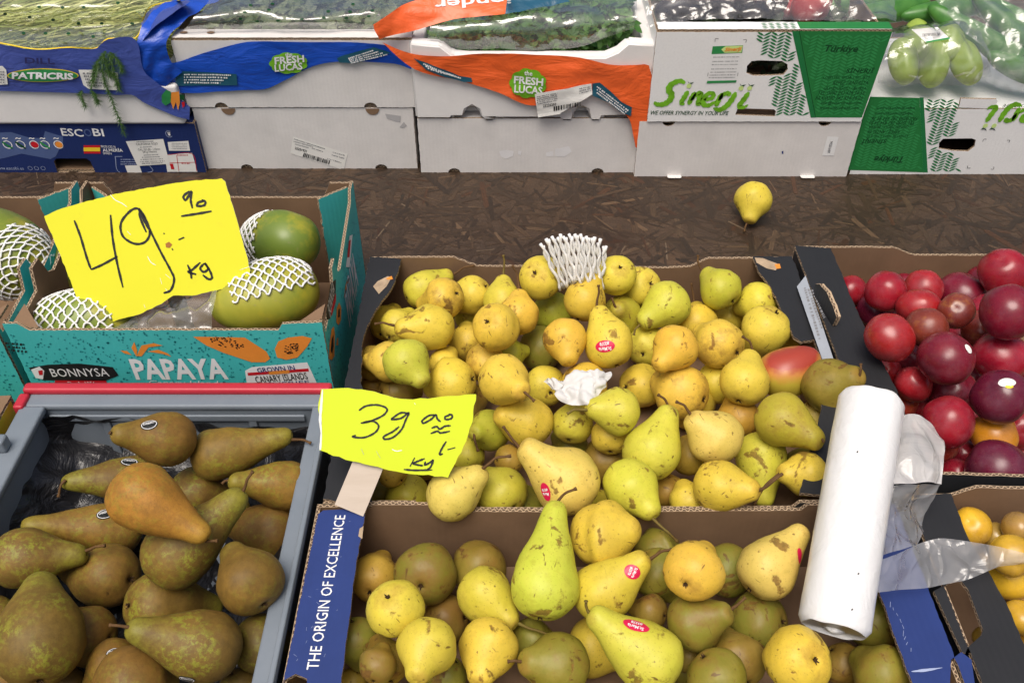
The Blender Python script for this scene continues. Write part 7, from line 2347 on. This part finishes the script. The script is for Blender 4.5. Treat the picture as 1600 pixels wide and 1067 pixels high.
def facing(pap_):
    """angle round the fruit that looks to the camera"""
    c, ax = pap_[0], pap_[1]
    a = ax.orthogonal().normalized(); b_ = ax.cross(a)
    d = (_C-c); 
    return math.atan2(d.dot(b_), d.dot(a))
pA = papaya('green papaya in the back right of the teal crate, net on its left end', 1165, 312, 1.075, (1, -.25, .1), .058, .044, (.13, .20, .03), 1)
pB = papaya('yellow green papaya in the front right of the teal crate', 1105, 545, .950, (1, .35, .05), .072, .047, (.38, .36, .04), 2)
pC = papaya('green papaya in a net at the front left of the teal crate', 335, 660, .925, (1, .1, .0), .072, .046, (.17, .24, .03), 3)
pD = papaya('brownish papaya end peeping out left of the large price sign', 290, 430, 1.05, (1, .5, .1), .07, .045, (.13, .13, .03), 4)
pE = papaya('yellow green papaya in the crate at the left picture edge', 0, 350, 1.04, (.75, -.6, -.1), .085, .056, (.16, .19, .02), 5)
def toward(pap_, d):
    """angle round the fruit that looks in direction d"""
    ax = pap_[1]
    a = ax.orthogonal().normalized(); b_ = ax.cross(a); d = Vector(d)
    return math.atan2(d.dot(b_), d.dot(a))
w_ = toward(pA, (0, -.6, .8)); foam_net('white foam net on the left end of the back right papaya', pA, -.96, -.28, w_-1.9, w_+1.9, 8, 18, seed=1)
w_ = toward(pB, (0, .25, 1)); foam_net('white foam net pulled over the top of the front right papaya', pB, -.55, .93, w_-.75, w_+1.1, 15, 11, seed=2)
w_ = toward(pC, (0, -.5, .8)); foam_net('white foam net round the front left papaya', pC, -.88, .75, w_-1.2, w_+1.2, 15, 13, seed=3)
w_ = toward(pE, (0, -.6, .8)); foam_net('white foam net round the papaya at the left picture edge', pE, .38, .96, w_-1.9, w_+1.9, 10, 17, seed=5)

# empty foam net on the pears
items = []
z2 = lambda x, y: rp('b', x, y)
nst = 12
rr = random.Random(12)
for k in range(nst):
    u = k/(nst-1)
    for side in ((0, .0), (1, .014)):
        pts = []
        top = (20+u*300, 95-45*math.sin(u*PI)+rr.uniform(-12, 12)); bot = (115+u*190, 312-35*math.sin(u*PI)+rr.uniform(-10, 12))
        for j in range(13):
            v = j/12
            zig = (7 if k % 2 else -7)*math.cos(v*PI*4)*(1 if side[0] == 0 else -1)
            x, y = top[0]*(1-v)+bot[0]*v+zig, top[1]*(1-v)+bot[1]*v
            Yv = .985+.012*(1-v)+side[1]*(1+.4*math.sin(u*PI))-.018*math.sin(u*PI)*(1-2*side[0])
            pts.append(at(*z2(x, y), Y=Yv))
        items.append(tube_geo(pts, [.0021*rr.uniform(.8, 1.25) for _ in pts], 6))
V, Fc = join_geo(items)
tag(world_obj('foam_net', V, Fc, NETM, None, True), 'empty white foam net standing on the pears at the back', 'foam net')

# crumpled tissue
TISSUE = plain('white tissue', (.64, .63, .61), .85, .15, .03)
tz = lambda x, y, z: at(*rp('b', x, y), z=z)
o = sheet('tissue', [[tz(25, 750, .150), tz(50, 735, .156), tz(60, 760, .150), tz(80, 790, .150)],
                     [tz(95, 790, .152), tz(150, 745, .160), tz(170, 780, .158), tz(95, 835, .150)],
                     [tz(170, 712, .158), tz(230, 700, .168), tz(220, 760, .164), tz(160, 858, .150)],
                     [tz(250, 705, .160), tz(290, 715, .170), tz(270, 770, .166), tz(225, 862, .152)],
                     [tz(345, 705, .158), tz(348, 730, .160), tz(320, 770, .158), tz(262, 850, .150)]], TISSUE, None, 36, 36, .007, 55, 4)
tag(o, 'crumpled white tissue lying on the pears', 'tissue')
